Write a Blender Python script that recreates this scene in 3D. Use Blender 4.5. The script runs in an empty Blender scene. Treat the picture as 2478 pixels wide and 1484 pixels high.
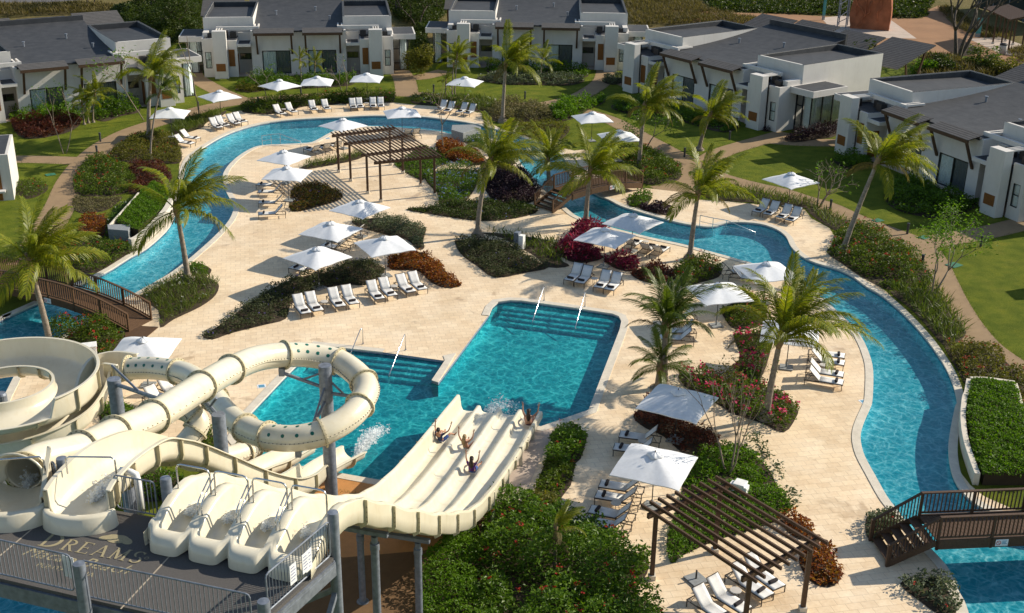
SKY_STRENGTH, SUN_STRENGTH, EXPOSURE = 0.10, 4.9, 0.36
import bpy, bmesh, math, random
import numpy as np
from mathutils import Vector, Matrix, Euler
from mathutils.geometry import delaunay_2d_cdt
random.seed(7); rng = np.random.default_rng(7)
R = math.radians
scene = bpy.context.scene
COL = scene.collection
# ------------------------------------------------------------------ camera (measured from the photograph)
CAMH, PITCH, ROLL, FPX = 27.96, 0.3972, 0.0138, 2914.7
PW, PH = 2478.0, 1484.0            # the tracing grid
_c, _s = math.cos(PITCH), math.sin(PITCH)
_F = np.array([0, _c, -_s]); _R = np.array([1., 0, 0]); _U = np.array([0, _s, _c])
_cr, _sr = math.cos(ROLL), math.sin(ROLL)
CR = _cr * _R + _sr * _U; CU = -_sr * _R + _cr * _U
def W3(px, py, z=0.0):
    """survey: point of height z seen at tracing-grid position (px, py)"""
    d = _F + (px - PW / 2) / FPX * CR - (py - PH / 2) / FPX * CU
    k = (z - CAMH) / d[2]
    return Vector((d[0] * k, d[1] * k, z))
def W2(p, z=0.0):
    v = W3(p[0], p[1], z); return (v.x, v.y)
ROWS = (0.0, 496.9, 987.3)
def T(c, r, *xy):
    return [(826.1 * c + xy[i] / 2.987, ROWS[r] + xy[i + 1] / 2.987) for i in range(0, len(xy), 2)]
def WL(pts, z=0.0): return [W2(p, z) for p in pts]
cam = bpy.data.cameras.new('camera'); camo = bpy.data.objects.new('camera', cam); COL.objects.link(camo)
camo.matrix_world = Matrix(((CR[0], CU[0], -_F[0], 0), (CR[1], CU[1], -_F[1], 0), (CR[2], CU[2], -_F[2], CAMH), (0, 0, 0, 1)))
cam.sensor_width = 36; cam.lens = 36 * FPX / PW; cam.clip_end = 3000; cam.clip_start = 0.5
scene.camera = camo
# ------------------------------------------------------------------ light
SUN_AZ, SUN_EL = 22.0, 30.0        # azimuth counter-clockwise from +x
w = bpy.data.worlds.new('World'); scene.world = w; w.use_nodes = True
nt = w.node_tree; bg = nt.nodes['Background']
sky = nt.nodes.new('ShaderNodeTexSky'); sky.sky_type = 'NISHITA'; sky.sun_disc = False
sky.sun_elevation = R(SUN_EL); sky.sun_rotation = R(90 - SUN_AZ); sky.air_density = 1.2; sky.dust_density = 0.6
nt.links.new(sky.outputs[0], bg.inputs[0]); bg.inputs[1].default_value = SKY_STRENGTH
sl = bpy.data.lights.new('sun', 'SUN'); sl.energy = SUN_STRENGTH; sl.angle = R(0.5); sl.color = (1.0, 0.90, 0.74)
so = bpy.data.objects.new('sun', sl); COL.objects.link(so); so.location = (60, 20, 60)
sd = Vector((math.cos(R(SUN_EL)) * math.cos(R(SUN_AZ)), math.cos(R(SUN_EL)) * math.sin(R(SUN_AZ)), math.sin(R(SUN_EL))))
so.rotation_euler = sd.to_track_quat('Z', 'Y').to_euler()
scene.view_settings.view_transform = 'Standard'; scene.view_settings.look = 'None'
scene.view_settings.exposure = EXPOSURE
scene.cycles.max_bounces = 6; scene.cycles.transparent_max_bounces = 12
# ------------------------------------------------------------------ object helpers
def tag(o, label=None, cat=None, group=None, kind=None):
    if label: o['label'] = label
    if cat: o['category'] = cat
    if group: o['group'] = group
    if kind: o['kind'] = kind
    return o
def empty(name, loc=(0, 0, 0), rz=0.0, label=None, cat=None, group=None):
    o = bpy.data.objects.new(name, None); COL.objects.link(o)
    o.empty_display_size = 0.2
    o.location = loc; o.rotation_euler = (0, 0, rz)
    return tag(o, label, cat, group)
KIDS = {}
def adopt(o, parent):
    o.parent = parent; KIDS.setdefault(parent.name, []).append(o)
def copy_tree(o, parent=None):
    c = o.copy(); COL.objects.link(c)
    if parent: adopt(c, parent)
    for ch in list(KIDS.get(o.name, [])): copy_tree(ch, c)
    return c
def mesh_np(name, V, loops, starts, totals, mat, smooth=False):
    me = bpy.data.meshes.new(name)
    V = np.asarray(V, np.float32); loops = np.asarray(loops, np.int32)
    me.vertices.add(len(V)); me.vertices.foreach_set('co', V.ravel())
    me.loops.add(len(loops)); me.loops.foreach_set('vertex_index', loops)
    me.polygons.add(len(starts)); me.polygons.foreach_set('loop_start', np.asarray(starts, np.int32))
    me.polygons.foreach_set('loop_total', np.asarray(totals, np.int32))
    me.polygons.foreach_set('use_smooth', np.full(len(starts), bool(smooth)))
    me.update(calc_edges=True); me.validate()
    if mat: me.materials.append(mat)
    return me
def link_mesh(name, me, parent=None, loc=(0, 0, 0)):
    o = bpy.data.objects.new(name, me); COL.objects.link(o); o.location = loc
    if parent: adopt(o, parent)
    return o
class MB:
    def __init__(s): s.v = []; s.f = []
    def add(s, vs, fs):
        n = len(s.v); s.v.extend([tuple(x) for x in vs]); s.f.extend([tuple(i + n for i in f) for f in fs]); return s
    def box(s, x0, x1, y0, y1, z0, z1):
        return s.add([(x0, y0, z0), (x1, y0, z0), (x1, y1, z0), (x0, y1, z0), (x0, y0, z1), (x1, y0, z1), (x1, y1, z1), (x0, y1, z1)],
                     [(3, 2, 1, 0), (4, 5, 6, 7), (0, 1, 5, 4), (1, 2, 6, 5), (2, 3, 7, 6), (3, 0, 4, 7)])
    def bar(s, p, q, w, h, up=(0, 0, 1)):
        p, q = Vector(p), Vector(q); d = (q - p).normalized(); u = Vector(up)
        if abs(d.dot(u)) > .98: u = Vector((1, 0, 0))
        sx = d.cross(u).normalized() * w / 2; uz = sx.cross(d).normalized() * h / 2
        vs = []
        for e in (p, q): vs += [e - sx - uz, e + sx - uz, e + sx + uz, e - sx + uz]
        return s.add(vs, [(0, 1, 2, 3), (7, 6, 5, 4), (0, 4, 5, 1), (1, 5, 6, 2), (2, 6, 7, 3), (3, 7, 4, 0)])
    def tube(s, pts, r, n=8, cap=True, closed=False):
        pts = [Vector(p) for p in pts]; m = len(pts)
        rs = r if hasattr(r, '__len__') else [r] * m
        t0 = (pts[1] - pts[0]).normalized(); a = t0.orthogonal().normalized()
        vs = []
        for i in range(m):
            if closed: t = (pts[(i + 1) % m] - pts[i - 1]).normalized()
            else: t = (pts[min(i + 1, m - 1)] - pts[max(i - 1, 0)]).normalized()
            a = (a - t * a.dot(t)).normalized(); b = t.cross(a)
            for k in range(n):
                an = 2 * math.pi * k / n; vs.append(pts[i] + (a * math.cos(an) + b * math.sin(an)) * rs[i])
        fs = []
        for i in range(m if closed else m - 1):
            j = (i + 1) % m
            for k in range(n):
                k2 = (k + 1) % n; fs.append((i * n + k, i * n + k2, j * n + k2, j * n + k))
        if cap and not closed:
            fs.append(tuple(range(n - 1, -1, -1))); fs.append(tuple((m - 1) * n + k for k in range(n)))
        return s.add(vs, fs)
    def lathe(s, prof, cx=0, cy=0, n=16, cap=True):
        vs = []; fs = []; m = len(prof)
        for r, z in prof:
            for k in range(n):
                a = 2 * math.pi * k / n; vs.append((cx + r * math.cos(a), cy + r * math.sin(a), z))
        for i in range(m - 1):
            for k in range(n):
                k2 = (k + 1) % n; fs.append((i * n + k, i * n + k2, (i + 1) * n + k2, (i + 1) * n + k))
        if cap: fs.append(tuple(range(n - 1, -1, -1))); fs.append(tuple((m - 1) * n + k for k in range(n)))
        return s.add(vs, fs)
    def prism(s, poly, z0, z1):
        n = len(poly); a = sum(poly[i][0] * poly[(i + 1) % n][1] - poly[(i + 1) % n][0] * poly[i][1] for i in range(n))
        if a < 0: poly = poly[::-1]
        vs = [(x, y, z0) for x, y in poly] + [(x, y, z1) for x, y in poly]
        fs = [tuple(range(n - 1, -1, -1)), tuple(range(n, 2 * n))]
        for i in range(n): j = (i + 1) % n; fs.append((i, j, n + j, n + i))
        return s.add(vs, fs)
    def grid(s, rows, closed_v=False, flip=False):
        m, n = len(rows), len(rows[0]); vs = [p for r in rows for p in r]; fs = []
        for i in range(m - 1):
            for k in range(n if closed_v else n - 1):
                k2 = (k + 1) % n; f = (i * n + k, i * n + k2, (i + 1) * n + k2, (i + 1) * n + k)
                fs.append(f[::-1] if flip else f)
        return s.add(vs, fs)
    def build(s, name, mat, parent=None, smooth=False, bevel=0, origin=None, solid=0, auto=None):
        V = np.array([tuple(v) for v in s.v], np.float32)
        if parent is None and origin is None:
            mn, mx = V.min(0), V.max(0); origin = ((mn[0] + mx[0]) / 2, (mn[1] + mx[1]) / 2, mn[2])
        if origin is not None: V = V - np.array(origin, np.float32)
        loops = [i for f in s.f for i in f]; tot = [len(f) for f in s.f]
        st = np.concatenate([[0], np.cumsum(tot)[:-1]])
        me = mesh_np(name, V, loops, st, tot, mat, smooth)
        o = link_mesh(name, me, parent, origin if (parent is None and origin is not None) else (0, 0, 0))
        if solid:
            md = o.modifiers.new('solid', 'SOLIDIFY'); md.thickness = solid; md.offset = 0
        if bevel:
            md = o.modifiers.new('bevel', 'BEVEL'); md.width = bevel; md.segments = 2; md.limit_method = 'ANGLE'; md.angle_limit = R(40)
        if auto:
            me.polygons.foreach_set('use_smooth', np.ones(len(me.polygons), bool))
            me.set_sharp_from_angle(angle=R(auto))
        return o
# ------------------------------------------------------------------ curves and polygons
def catmull(pts, n=6, closed=False):
    P = [np.array(p, float) for p in pts]; m = len(P); out = []
    rng_ = range(m if closed else m - 1)
    for i in rng_:
        if closed: a, b, c, d = P[i - 1], P[i], P[(i + 1) % m], P[(i + 2) % m]
        else: a, b, c, d = P[max(i - 1, 0)], P[i], P[i + 1], P[min(i + 2, m - 1)]
        for k in range(n):
            t = k / n
            out.append(tuple(0.5 * ((2 * b) + (-a + c) * t + (2 * a - 5 * b + 4 * c - d) * t * t + (-a + 3 * b - 3 * c + d) * t ** 3)))
    if not closed: out.append(tuple(P[-1]))
    return out
def pip(X, Y, poly):
    p = np.asarray(poly); x0, y0 = p[:, 0], p[:, 1]; x1, y1 = np.roll(x0, -1), np.roll(y0, -1)
    X = np.atleast_1d(X); Y = np.atleast_1d(Y); ins = np.zeros(len(X), bool)
    for a, b, c, d in zip(x0, y0, x1, y1):
        if b == d: continue
        cnd = (b > Y) != (d > Y)
        ins ^= cnd & (X < (c - a) * (Y - b) / (d - b) + a)
    return ins
def edge_dist(X, Y, poly):
    p = np.asarray(poly); q = np.roll(p, -1, 0); best = np.full(len(X), 1e9)
    for (a, b), (c, d) in zip(p, q):
        dx, dy = c - a, d - b; L = dx * dx + dy * dy + 1e-12
        t = np.clip(((X - a) * dx + (Y - b) * dy) / L, 0, 1)
        best = np.minimum(best, np.hypot(X - a - t * dx, Y - b - t * dy))
    return best
def area(poly):
    p = np.asarray(poly); return .5 * np.sum(p[:, 0] * np.roll(p[:, 1], -1) - np.roll(p[:, 0], -1) * p[:, 1])
def offset(poly, d):
    """offset closed polygon outward by d"""
    p = np.asarray(poly, float); s = 1 if area(p) > 0 else -1
    e = np.roll(p, -1, 0) - p; e /= np.linalg.norm(e, axis=1)[:, None] + 1e-9
    nrm = np.stack([e[:, 1], -e[:, 0]], 1) * s
    m = nrm + np.roll(nrm, 1, 0); l = (m * nrm).sum(1)
    m = m / np.maximum(l, .35)[:, None]
    return [tuple(x) for x in p + m * d]
def sheet(name, outers, holes, z, mat, kind='structure', solid_edge=0.0):
    pts = []; edges = []
    for poly in list(outers) + list(holes):
        n0 = len(pts); n = len(poly)
        pts += [Vector((p[0], p[1])) for p in poly]; edges += [(n0 + i, n0 + (i + 1) % n) for i in range(n)]
    v, e, f, *_ = delaunay_2d_cdt(pts, edges, [], 0, 1e-4)
    V = np.array([(a.x, a.y) for a in v]); Fa = np.array([t for t in f if len(t) == 3])
    cr_ = (V[Fa[:, 1]] - V[Fa[:, 0]])[:, 0] * (V[Fa[:, 2]] - V[Fa[:, 0]])[:, 1] - (V[Fa[:, 1]] - V[Fa[:, 0]])[:, 1] * (V[Fa[:, 2]] - V[Fa[:, 0]])[:, 0]
    Fa[cr_ < 0] = Fa[cr_ < 0][:, ::-1]
    c = V[Fa].mean(1); ins = np.zeros(len(Fa), bool)
    for poly in outers: ins |= pip(c[:, 0], c[:, 1], poly)
    for poly in holes: ins &= ~pip(c[:, 0], c[:, 1], poly)
    Fa = Fa[ins]
    V3 = np.c_[V, np.full(len(V), z)]
    used = np.unique(Fa); mp = -np.ones(len(V), int); mp[used] = np.arange(len(used))
    me = mesh_np(name, V3[used], mp[Fa].ravel(), np.arange(len(Fa)) * 3, np.full(len(Fa), 3), mat)
    o = link_mesh(name, me)
    if solid_edge:
        md = o.modifiers.new('solid', 'SOLIDIFY'); md.thickness = solid_edge; md.offset = -1
    if kind: o['kind'] = kind
    return o
def ribbon(center, width):
    """closed polygon of a path of given width around a list of world points"""
    c = np.asarray(catmull(center, 6)); d = np.gradient(c, axis=0); d /= np.linalg.norm(d, axis=1)[:, None]
    n = np.stack([-d[:, 1], d[:, 0]], 1) * width / 2
    return [tuple(x) for x in c + n] + [tuple(x) for x in (c - n)[::-1]]
# ------------------------------------------------------------------ materials
class M_:
    """small node builder"""
    def __init__(s, name):
        s.m = bpy.data.materials.new(name); s.m.use_nodes = True; s.nt = s.m.node_tree
        s.b = s.nt.nodes['Principled BSDF']; s.out = s.nt.nodes['Material Output']
        tc = s.nt.nodes.new('ShaderNodeTexCoord'); s.co = tc.outputs['Object']
        g = s.nt.nodes.new('ShaderNodeNewGeometry'); s.geo = g; s.pos = g.outputs['Position']
    def n(s, typ, **kw):
        nd = s.nt.nodes.new(typ)
        for k, v in kw.items():
            if hasattr(nd, k): setattr(nd, k, v)
        return nd
    def l(s, a, b): s.nt.links.new(a, b)
    def noise(s, scale, detail=4, rough=.55, co=None, dist=0.0):
        nd = s.n('ShaderNodeTexNoise'); nd.inputs['Scale'].default_value = scale; nd.inputs['Detail'].default_value = detail
        nd.inputs['Roughness'].default_value = rough; nd.inputs['Distortion'].default_value = dist
        s.l(co or s.pos, nd.inputs['Vector']); return nd.outputs['Fac']
    def ramp(s, fac, stops, interp='LINEAR'):
        nd = s.n('ShaderNodeValToRGB'); cr = nd.color_ramp; cr.interpolation = interp
        while len(cr.elements) < len(stops): cr.elements.new(.5)
        for el, (p, c) in zip(cr.elements, stops): el.position = p; el.color = (*c, 1) if len(c) == 3 else c
        s.l(fac, nd.inputs[0]); return nd.outputs[0]
    def mix(s, fac, a, b, mode='MIX'):
        nd = s.n('ShaderNodeMix', data_type='RGBA', blend_type=mode)
        for inp, v in ((nd.inputs[0], fac), (nd.inputs[6], a), (nd.inputs[7], b)):
            if hasattr(v, 'default_value') or hasattr(v, 'links'): s.l(v, inp)
            elif isinstance(v, (int, float)): inp.default_value = v
            else: inp.default_value = (*v, 1)
        return nd.outputs[2]
    def math(s, op, a, b=0.0, c=None):
        nd = s.n('ShaderNodeMath', operation=op)
        for i, v in enumerate((a, b, c)):
            if v is None: continue
            if isinstance(v, (int, float)): nd.inputs[i].default_value = v
            else: s.l(v, nd.inputs[i])
        return nd.outputs[0]
    def scale(s, co, x, y, z):
        nd = s.n('ShaderNodeMapping'); nd.inputs['Scale'].default_value = (x, y, z); s.l(co, nd.inputs[0]); return nd.outputs[0]
    def bump(s, h, strength=.3, dist=.02, to=None):
        nd = s.n('ShaderNodeBump'); nd.inputs['Strength'].default_value = strength; nd.inputs['Distance'].default_value = dist
        s.l(h, nd.inputs['Height']); s.l(nd.outputs[0], (to or s.b).inputs['Normal']); return nd.outputs[0]
    def col(s, c): 
        if hasattr(c, 'links'): s.l(c, s.b.inputs['Base Color'])
        else: s.b.inputs['Base Color'].default_value = (*c, 1)
        return s
    def set(s, rough=.6, metal=0, spec=None):
        s.b.inputs['Roughness'].default_value = rough; s.b.inputs['Metallic'].default_value = metal
        if spec is not None: s.b.inputs['Specular IOR Level'].default_value = spec
        return s
MATS = {}
def simple(name, c, rough=.6, metal=0, var=.12, nscale=3.0, bump=0.0, bscale=40, spec=None):
    m = M_(name)
    c2 = tuple(x * (1 - var) for x in c); c1 = tuple(min(1, x * (1 + var)) for x in c)
    m.col(m.ramp(m.noise(nscale, 5), [(.3, c2), (.7, c1)])).set(rough, metal, spec)
    if bump: m.bump(m.noise(bscale, 3), bump, .01)
    MATS[name] = m.m; return m.m
# ------------------------------------------------------------------ setting materials
def mat_deck():
    m = M_('travertine'); 
    br = m.n('ShaderNodeTexBrick'); br.offset = .5; br.offset_frequency = 2; br.squash = 1.0
    br.inputs['Scale'].default_value = 1.0; br.inputs['Brick Width'].default_value = .60; br.inputs['Row Height'].default_value = .40
    br.inputs['Mortar Size'].default_value = .012; br.inputs['Mortar Smooth'].default_value = .3; br.inputs['Bias'].default_value = -.1
    br.inputs['Color1'].default_value = (.86, .70, .49, 1); br.inputs['Color2'].default_value = (.66, .50, .33, 1); br.inputs['Mortar'].default_value = (.30, .21, .13, 1)
    mp = m.n('ShaderNodeMapping'); mp.inputs['Rotation'].default_value = (0, 0, R(-12)); m.l(m.pos, mp.inputs[0]); m.l(mp.outputs[0], br.inputs['Vector'])
    blot = m.ramp(m.noise(.55, 6, .65), [(.3, (.80, .57, .33)), (.5, (.78, .63, .44)), (.68, (.94, .85, .69))])
    fine = m.ramp(m.noise(7, 5, .7), [(.32, (.66, .49, .33)), (.62, (.90, .78, .60))])
    c = m.mix(.36, br.outputs[0], blot); c = m.mix(.30, c, fine)
    st = m.ramp(m.noise(.16, 6, .75), [(.36, (.84, .79, .72)), (.52, (1, .98, .95)), (.66, (1.07, 1.04, 1.0))]); c = m.mix(1, c, st, 'MULTIPLY')
    wet = m.ramp(m.noise(.33, 4, .6, None, .6), [(.63, (0, 0, 0)), (.67, (1, 1, 1))]); c = m.mix(wet, c, m.mix(1, c, (.78, .74, .70), 'MULTIPLY'))
    rg = m.ramp(wet, [(0, (.62, .62, .62)), (1, (.34, .34, .34))]); m.col(c).set(.62, 0, .35); m.l(rg, m.b.inputs['Roughness']); m.bump(br.outputs['Fac'], -.25, .006); return m.m
def mat_concrete(name, c, nscale=1.2, rough=.8, joint=None):
    m = M_(name); d = tuple(x * .74 for x in c); l_ = tuple(min(1, x * 1.18) for x in c)
    a = m.ramp(m.noise(nscale, 7, .68), [(.3, d), (.7, l_)]); b = m.ramp(m.noise(35, 3), [(.3, d), (.7, l_)])
    m.col(m.mix(.4, a, b)).set(rough, 0, .3); m.bump(m.noise(60, 3), .3, .01); return m.m
def mat_lawn():
    m = M_('lawn')
    a = m.ramp(m.noise(.35, 6, .6), [(.32, (.080, .125, .008)), (.55, (.130, .175, .012)), (.75, (.185, .195, .026))])
    b = m.ramp(m.noise(9, 4, .7), [(.3, (.055, .075, .008)), (.7, (.19, .185, .036))])
    c = m.mix(.45, a, b); wet = m.ramp(m.noise(.9, 3), [(.35, (.74, .82, .76)), (.52, (1, 1, 1)), (.68, (1.22, 1.12, 1.05))]); c = m.mix(1, c, wet, 'MULTIPLY')
    # beyond the gardens: dry scrub colours
    sx = m.n('ShaderNodeSeparateXYZ'); m.l(m.pos, sx.inputs[0])
    far = m.n('ShaderNodeMapRange'); far.inputs[1].default_value = 147; far.inputs[2].default_value = 153; m.l(sx.outputs[1], far.inputs[0])
    dry = m.ramp(m.noise(.12, 6, .7), [(.3, (.07, .085, .018)), (.5, (.15, .125, .045)), (.72, (.23, .17, .08))])
    dry2 = m.mix(.5, dry, m.ramp(m.noise(2.2, 5, .7), [(.3, (.05, .06, .015)), (.7, (.24, .18, .085))]))
    m.col(m.mix(far.outputs[0], c, dry2)).set(.95, 0, .08); m.bump(m.noise(45, 3, .7), .9, .05); return m.m
def mat_water(name, tint, dark):
    """thin rippled water surface: tinted transmission and Fresnel reflection; a bright caustic network is painted into the transmission colour"""
    m = M_(name); nt_ = m.nt; nt_.nodes.remove(m.b)
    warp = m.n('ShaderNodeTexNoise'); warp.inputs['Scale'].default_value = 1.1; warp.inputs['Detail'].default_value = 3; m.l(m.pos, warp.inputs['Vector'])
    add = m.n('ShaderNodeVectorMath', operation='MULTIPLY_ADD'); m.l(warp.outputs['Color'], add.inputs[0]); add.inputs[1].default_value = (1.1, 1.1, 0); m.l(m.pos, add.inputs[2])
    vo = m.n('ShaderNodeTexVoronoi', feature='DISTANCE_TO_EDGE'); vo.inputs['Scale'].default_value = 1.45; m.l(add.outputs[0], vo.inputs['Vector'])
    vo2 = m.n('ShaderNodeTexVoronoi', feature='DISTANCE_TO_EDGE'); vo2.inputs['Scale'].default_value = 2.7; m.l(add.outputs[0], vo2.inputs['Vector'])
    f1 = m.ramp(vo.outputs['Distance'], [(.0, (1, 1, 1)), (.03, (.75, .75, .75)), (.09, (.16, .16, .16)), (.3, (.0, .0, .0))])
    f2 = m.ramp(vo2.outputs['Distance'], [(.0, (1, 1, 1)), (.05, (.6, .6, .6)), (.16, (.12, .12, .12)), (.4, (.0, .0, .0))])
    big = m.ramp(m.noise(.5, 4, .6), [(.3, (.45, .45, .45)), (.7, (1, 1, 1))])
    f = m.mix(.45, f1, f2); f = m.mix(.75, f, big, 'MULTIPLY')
    colr = m.mix(f, dark, tint)  # caustic light lines painted into the transparent colour along the Voronoi edges
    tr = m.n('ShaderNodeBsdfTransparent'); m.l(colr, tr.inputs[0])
    gl = m.n('ShaderNodeBsdfGlossy'); gl.inputs['Roughness'].default_value = .04; gl.inputs[0].default_value = (1, 1, 1, 1)
    rip = m.math('ADD', m.noise(2.6, 5, .6, m.scale(m.pos, 1, .55, 1), 1.2), m.math('MULTIPLY', m.noise(.8, 3, .5), 1.5))
    bp = m.n('ShaderNodeBump'); bp.inputs['Strength'].default_value = .55; bp.inputs['Distance'].default_value = .10; m.l(rip, bp.inputs['Height']); m.l(bp.outputs[0], gl.inputs['Normal'])
    fr = m.n('ShaderNodeFresnel'); fr.inputs[0].default_value = 1.22
    mx = m.n('ShaderNodeMixShader'); m.l(m.math('MULTIPLY', fr.outputs[0], m.math('SUBTRACT', 1.0, m.geo.outputs['Backfacing'])), mx.inputs[0]); m.l(tr.outputs[0], mx.inputs[1]); m.l(gl.outputs[0], mx.inputs[2])
    m.l(mx.outputs[0], m.out.inputs[0]); return m.m
def mat_tile(name, c):
    m = M_(name); br = m.n('ShaderNodeTexBrick'); br.inputs['Scale'].default_value = 6; br.inputs['Mortar Size'].default_value = .02
    br.inputs['Brick Width'].default_value = .5; br.inputs['Row Height'].default_value = .5; br.offset = 0
    br.inputs['Color1'].default_value = (*c, 1); br.inputs['Color2'].default_value = (*[x * .85 for x in c], 1); br.inputs['Mortar'].default_value = (*[min(1, x * 1.1 + .05) for x in c], 1)
    m.l(m.pos, br.inputs['Vector']); v = m.ramp(m.noise(.8, 4), [(.3, (.82, .85, .88)), (.7, (1.1, 1.08, 1.05))])
    m.col(m.mix(1, br.outputs[0], v, 'MULTIPLY')).set(.4); return m.m
def mat_leaf(name, cols, trans=.42, rough=.5, spec=.22):
    """leaves: each leaf face takes its own tone out of the plant's range"""
    m = M_(name); st = [(i / max(1, len(cols) - 1), c) for i, c in enumerate(cols)]
    r = m.n('ShaderNodeValToRGB')
    patch = m.math('MULTIPLY_ADD', m.noise(.9, 3), .9, -.2)
    fac = m.math('ADD', m.math('MULTIPLY', m.geo.outputs['Random Per Island'], .62), m.math('MULTIPLY', patch, .42))
    c = m.ramp(fac, st); m.col(c).set(rough, 0, spec)
    tl = m.n('ShaderNodeBsdfTranslucent'); c2 = m.mix(1, c, (1.3, 1.35, .6), 'MULTIPLY'); m.l(c2, tl.inputs[0])
    mx = m.n('ShaderNodeMixShader'); mx.inputs[0].default_value = trans
    m.l(m.b.outputs[0], mx.inputs[1]); m.l(tl.outputs[0], mx.inputs[2]); m.l(mx.outputs[0], m.out.inputs[0]); return m.m
def mat_wood(name, c, sc=6):
    m = M_(name); d = tuple(x * .55 for x in c); l_ = tuple(x * 1.35 for x in c)
    co = m.scale(m.co, sc, sc, sc * .6); wv = m.noise(1.0, 6, .7, co, 2.0)
    m.col(m.ramp(wv, [(.25, d), (.55, c), (.8, l_)])).set(.6, 0, .3); m.bump(wv, .3, .01); return m.m
def mat_stucco(name, c, stain=.10):
    m = M_(name); a = m.ramp(m.noise(.7, 6, .7), [(.28, tuple(x * (1 - stain) for x in c)), (.7, c)])
    sx = m.scale(m.pos, 1.5, 1.5, .25); s = m.ramp(m.noise(1.4, 5, .75, sx), [(.25, (.88, .86, .82)), (.5, (1, 1, 1))])
    m.col(m.mix(.7, a, s, 'MULTIPLY')).set(.85, 0, .25); m.bump(m.noise(40, 3), .25, .01); return m.m
def mat_roof():
    m = M_('roof_membrane'); sx = m.n('ShaderNodeSeparateXYZ'); m.l(m.co, sx.inputs[0])
    seam = m.math('FRACT', m.math('MULTIPLY', sx.outputs[1], 1.15)); sl_ = m.ramp(seam, [(0, (.55, .55, .55)), (.06, (1, 1, 1)), (.94, (1, 1, 1)), (1, (.6, .6, .6))])
    a = m.ramp(m.noise(1.2, 7, .7), [(.3, (.032, .036, .043)), (.7, (.062, .065, .072))])
    m.col(m.mix(.55, a, sl_, 'MULTIPLY')).set(.75, 0, .3); m.bump(m.noise(30, 3), .3, .01); return m.m
def mat_shingle():
    m = M_('roof_slats'); sx = m.n('ShaderNodeSeparateXYZ'); m.l(m.co, sx.inputs[0])
    seam = m.math('FRACT', m.math('MULTIPLY', sx.outputs[1], 3.2)); sl_ = m.ramp(seam, [(0, (.25, .25, .25)), (.22, (.3, .3, .3)), (.3, (1, 1, 1)), (1, (.85, .85, .85))])
    a = m.ramp(m.noise(5, 5, .7, m.scale(m.co, .4, 3, 1)), [(.3, (.075, .073, .074)), (.7, (.155, .148, .145))])
    m.col(m.mix(1, a, sl_, 'MULTIPLY')).set(.8, 0, .2); m.bump(seam, .5, .03); return m.m
def mat_fibreglass():
    m = M_('cream_fibreglass'); a = m.ramp(m.noise(.6, 5), [(.3, (.66, .60, .455)), (.7, (.73, .68, .54))])
    st = m.ramp(m.noise(2.5, 5, .75, m.scale(m.co, 1, 1, .4)), [(.25, (.90, .86, .78)), (.5, (1, 1, 1))])
    m.col(m.mix(.8, a, st, 'MULTIPLY')).set(.27, 0, .5); m.b.inputs['Coat Weight'].default_value = .25; m.b.inputs['Coat Roughness'].default_value = .12; return m.m
def mat_glass(name, tint=(.75, .85, .82), gloss=.22):
    m = M_(name); m.nt.nodes.remove(m.b); tr = m.n('ShaderNodeBsdfTransparent'); tr.inputs[0].default_value = (*tint, 1)
    gl = m.n('ShaderNodeBsdfGlossy'); gl.inputs['Roughness'].default_value = .03; gl.inputs[0].default_value = (.9, .95, 1, 1)
    fr = m.n('ShaderNodeFresnel'); fr.inputs[0].default_value = 1.5; f = m.math('ADD', fr.outputs[0], gloss * .5)
    mx = m.n('ShaderNodeMixShader'); m.l(f, mx.inputs[0]); m.l(tr.outputs[0], mx.inputs[1]); m.l(gl.outputs[0], mx.inputs[2]); m.l(mx.outputs[0], m.out.inputs[0]); return m.m
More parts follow.
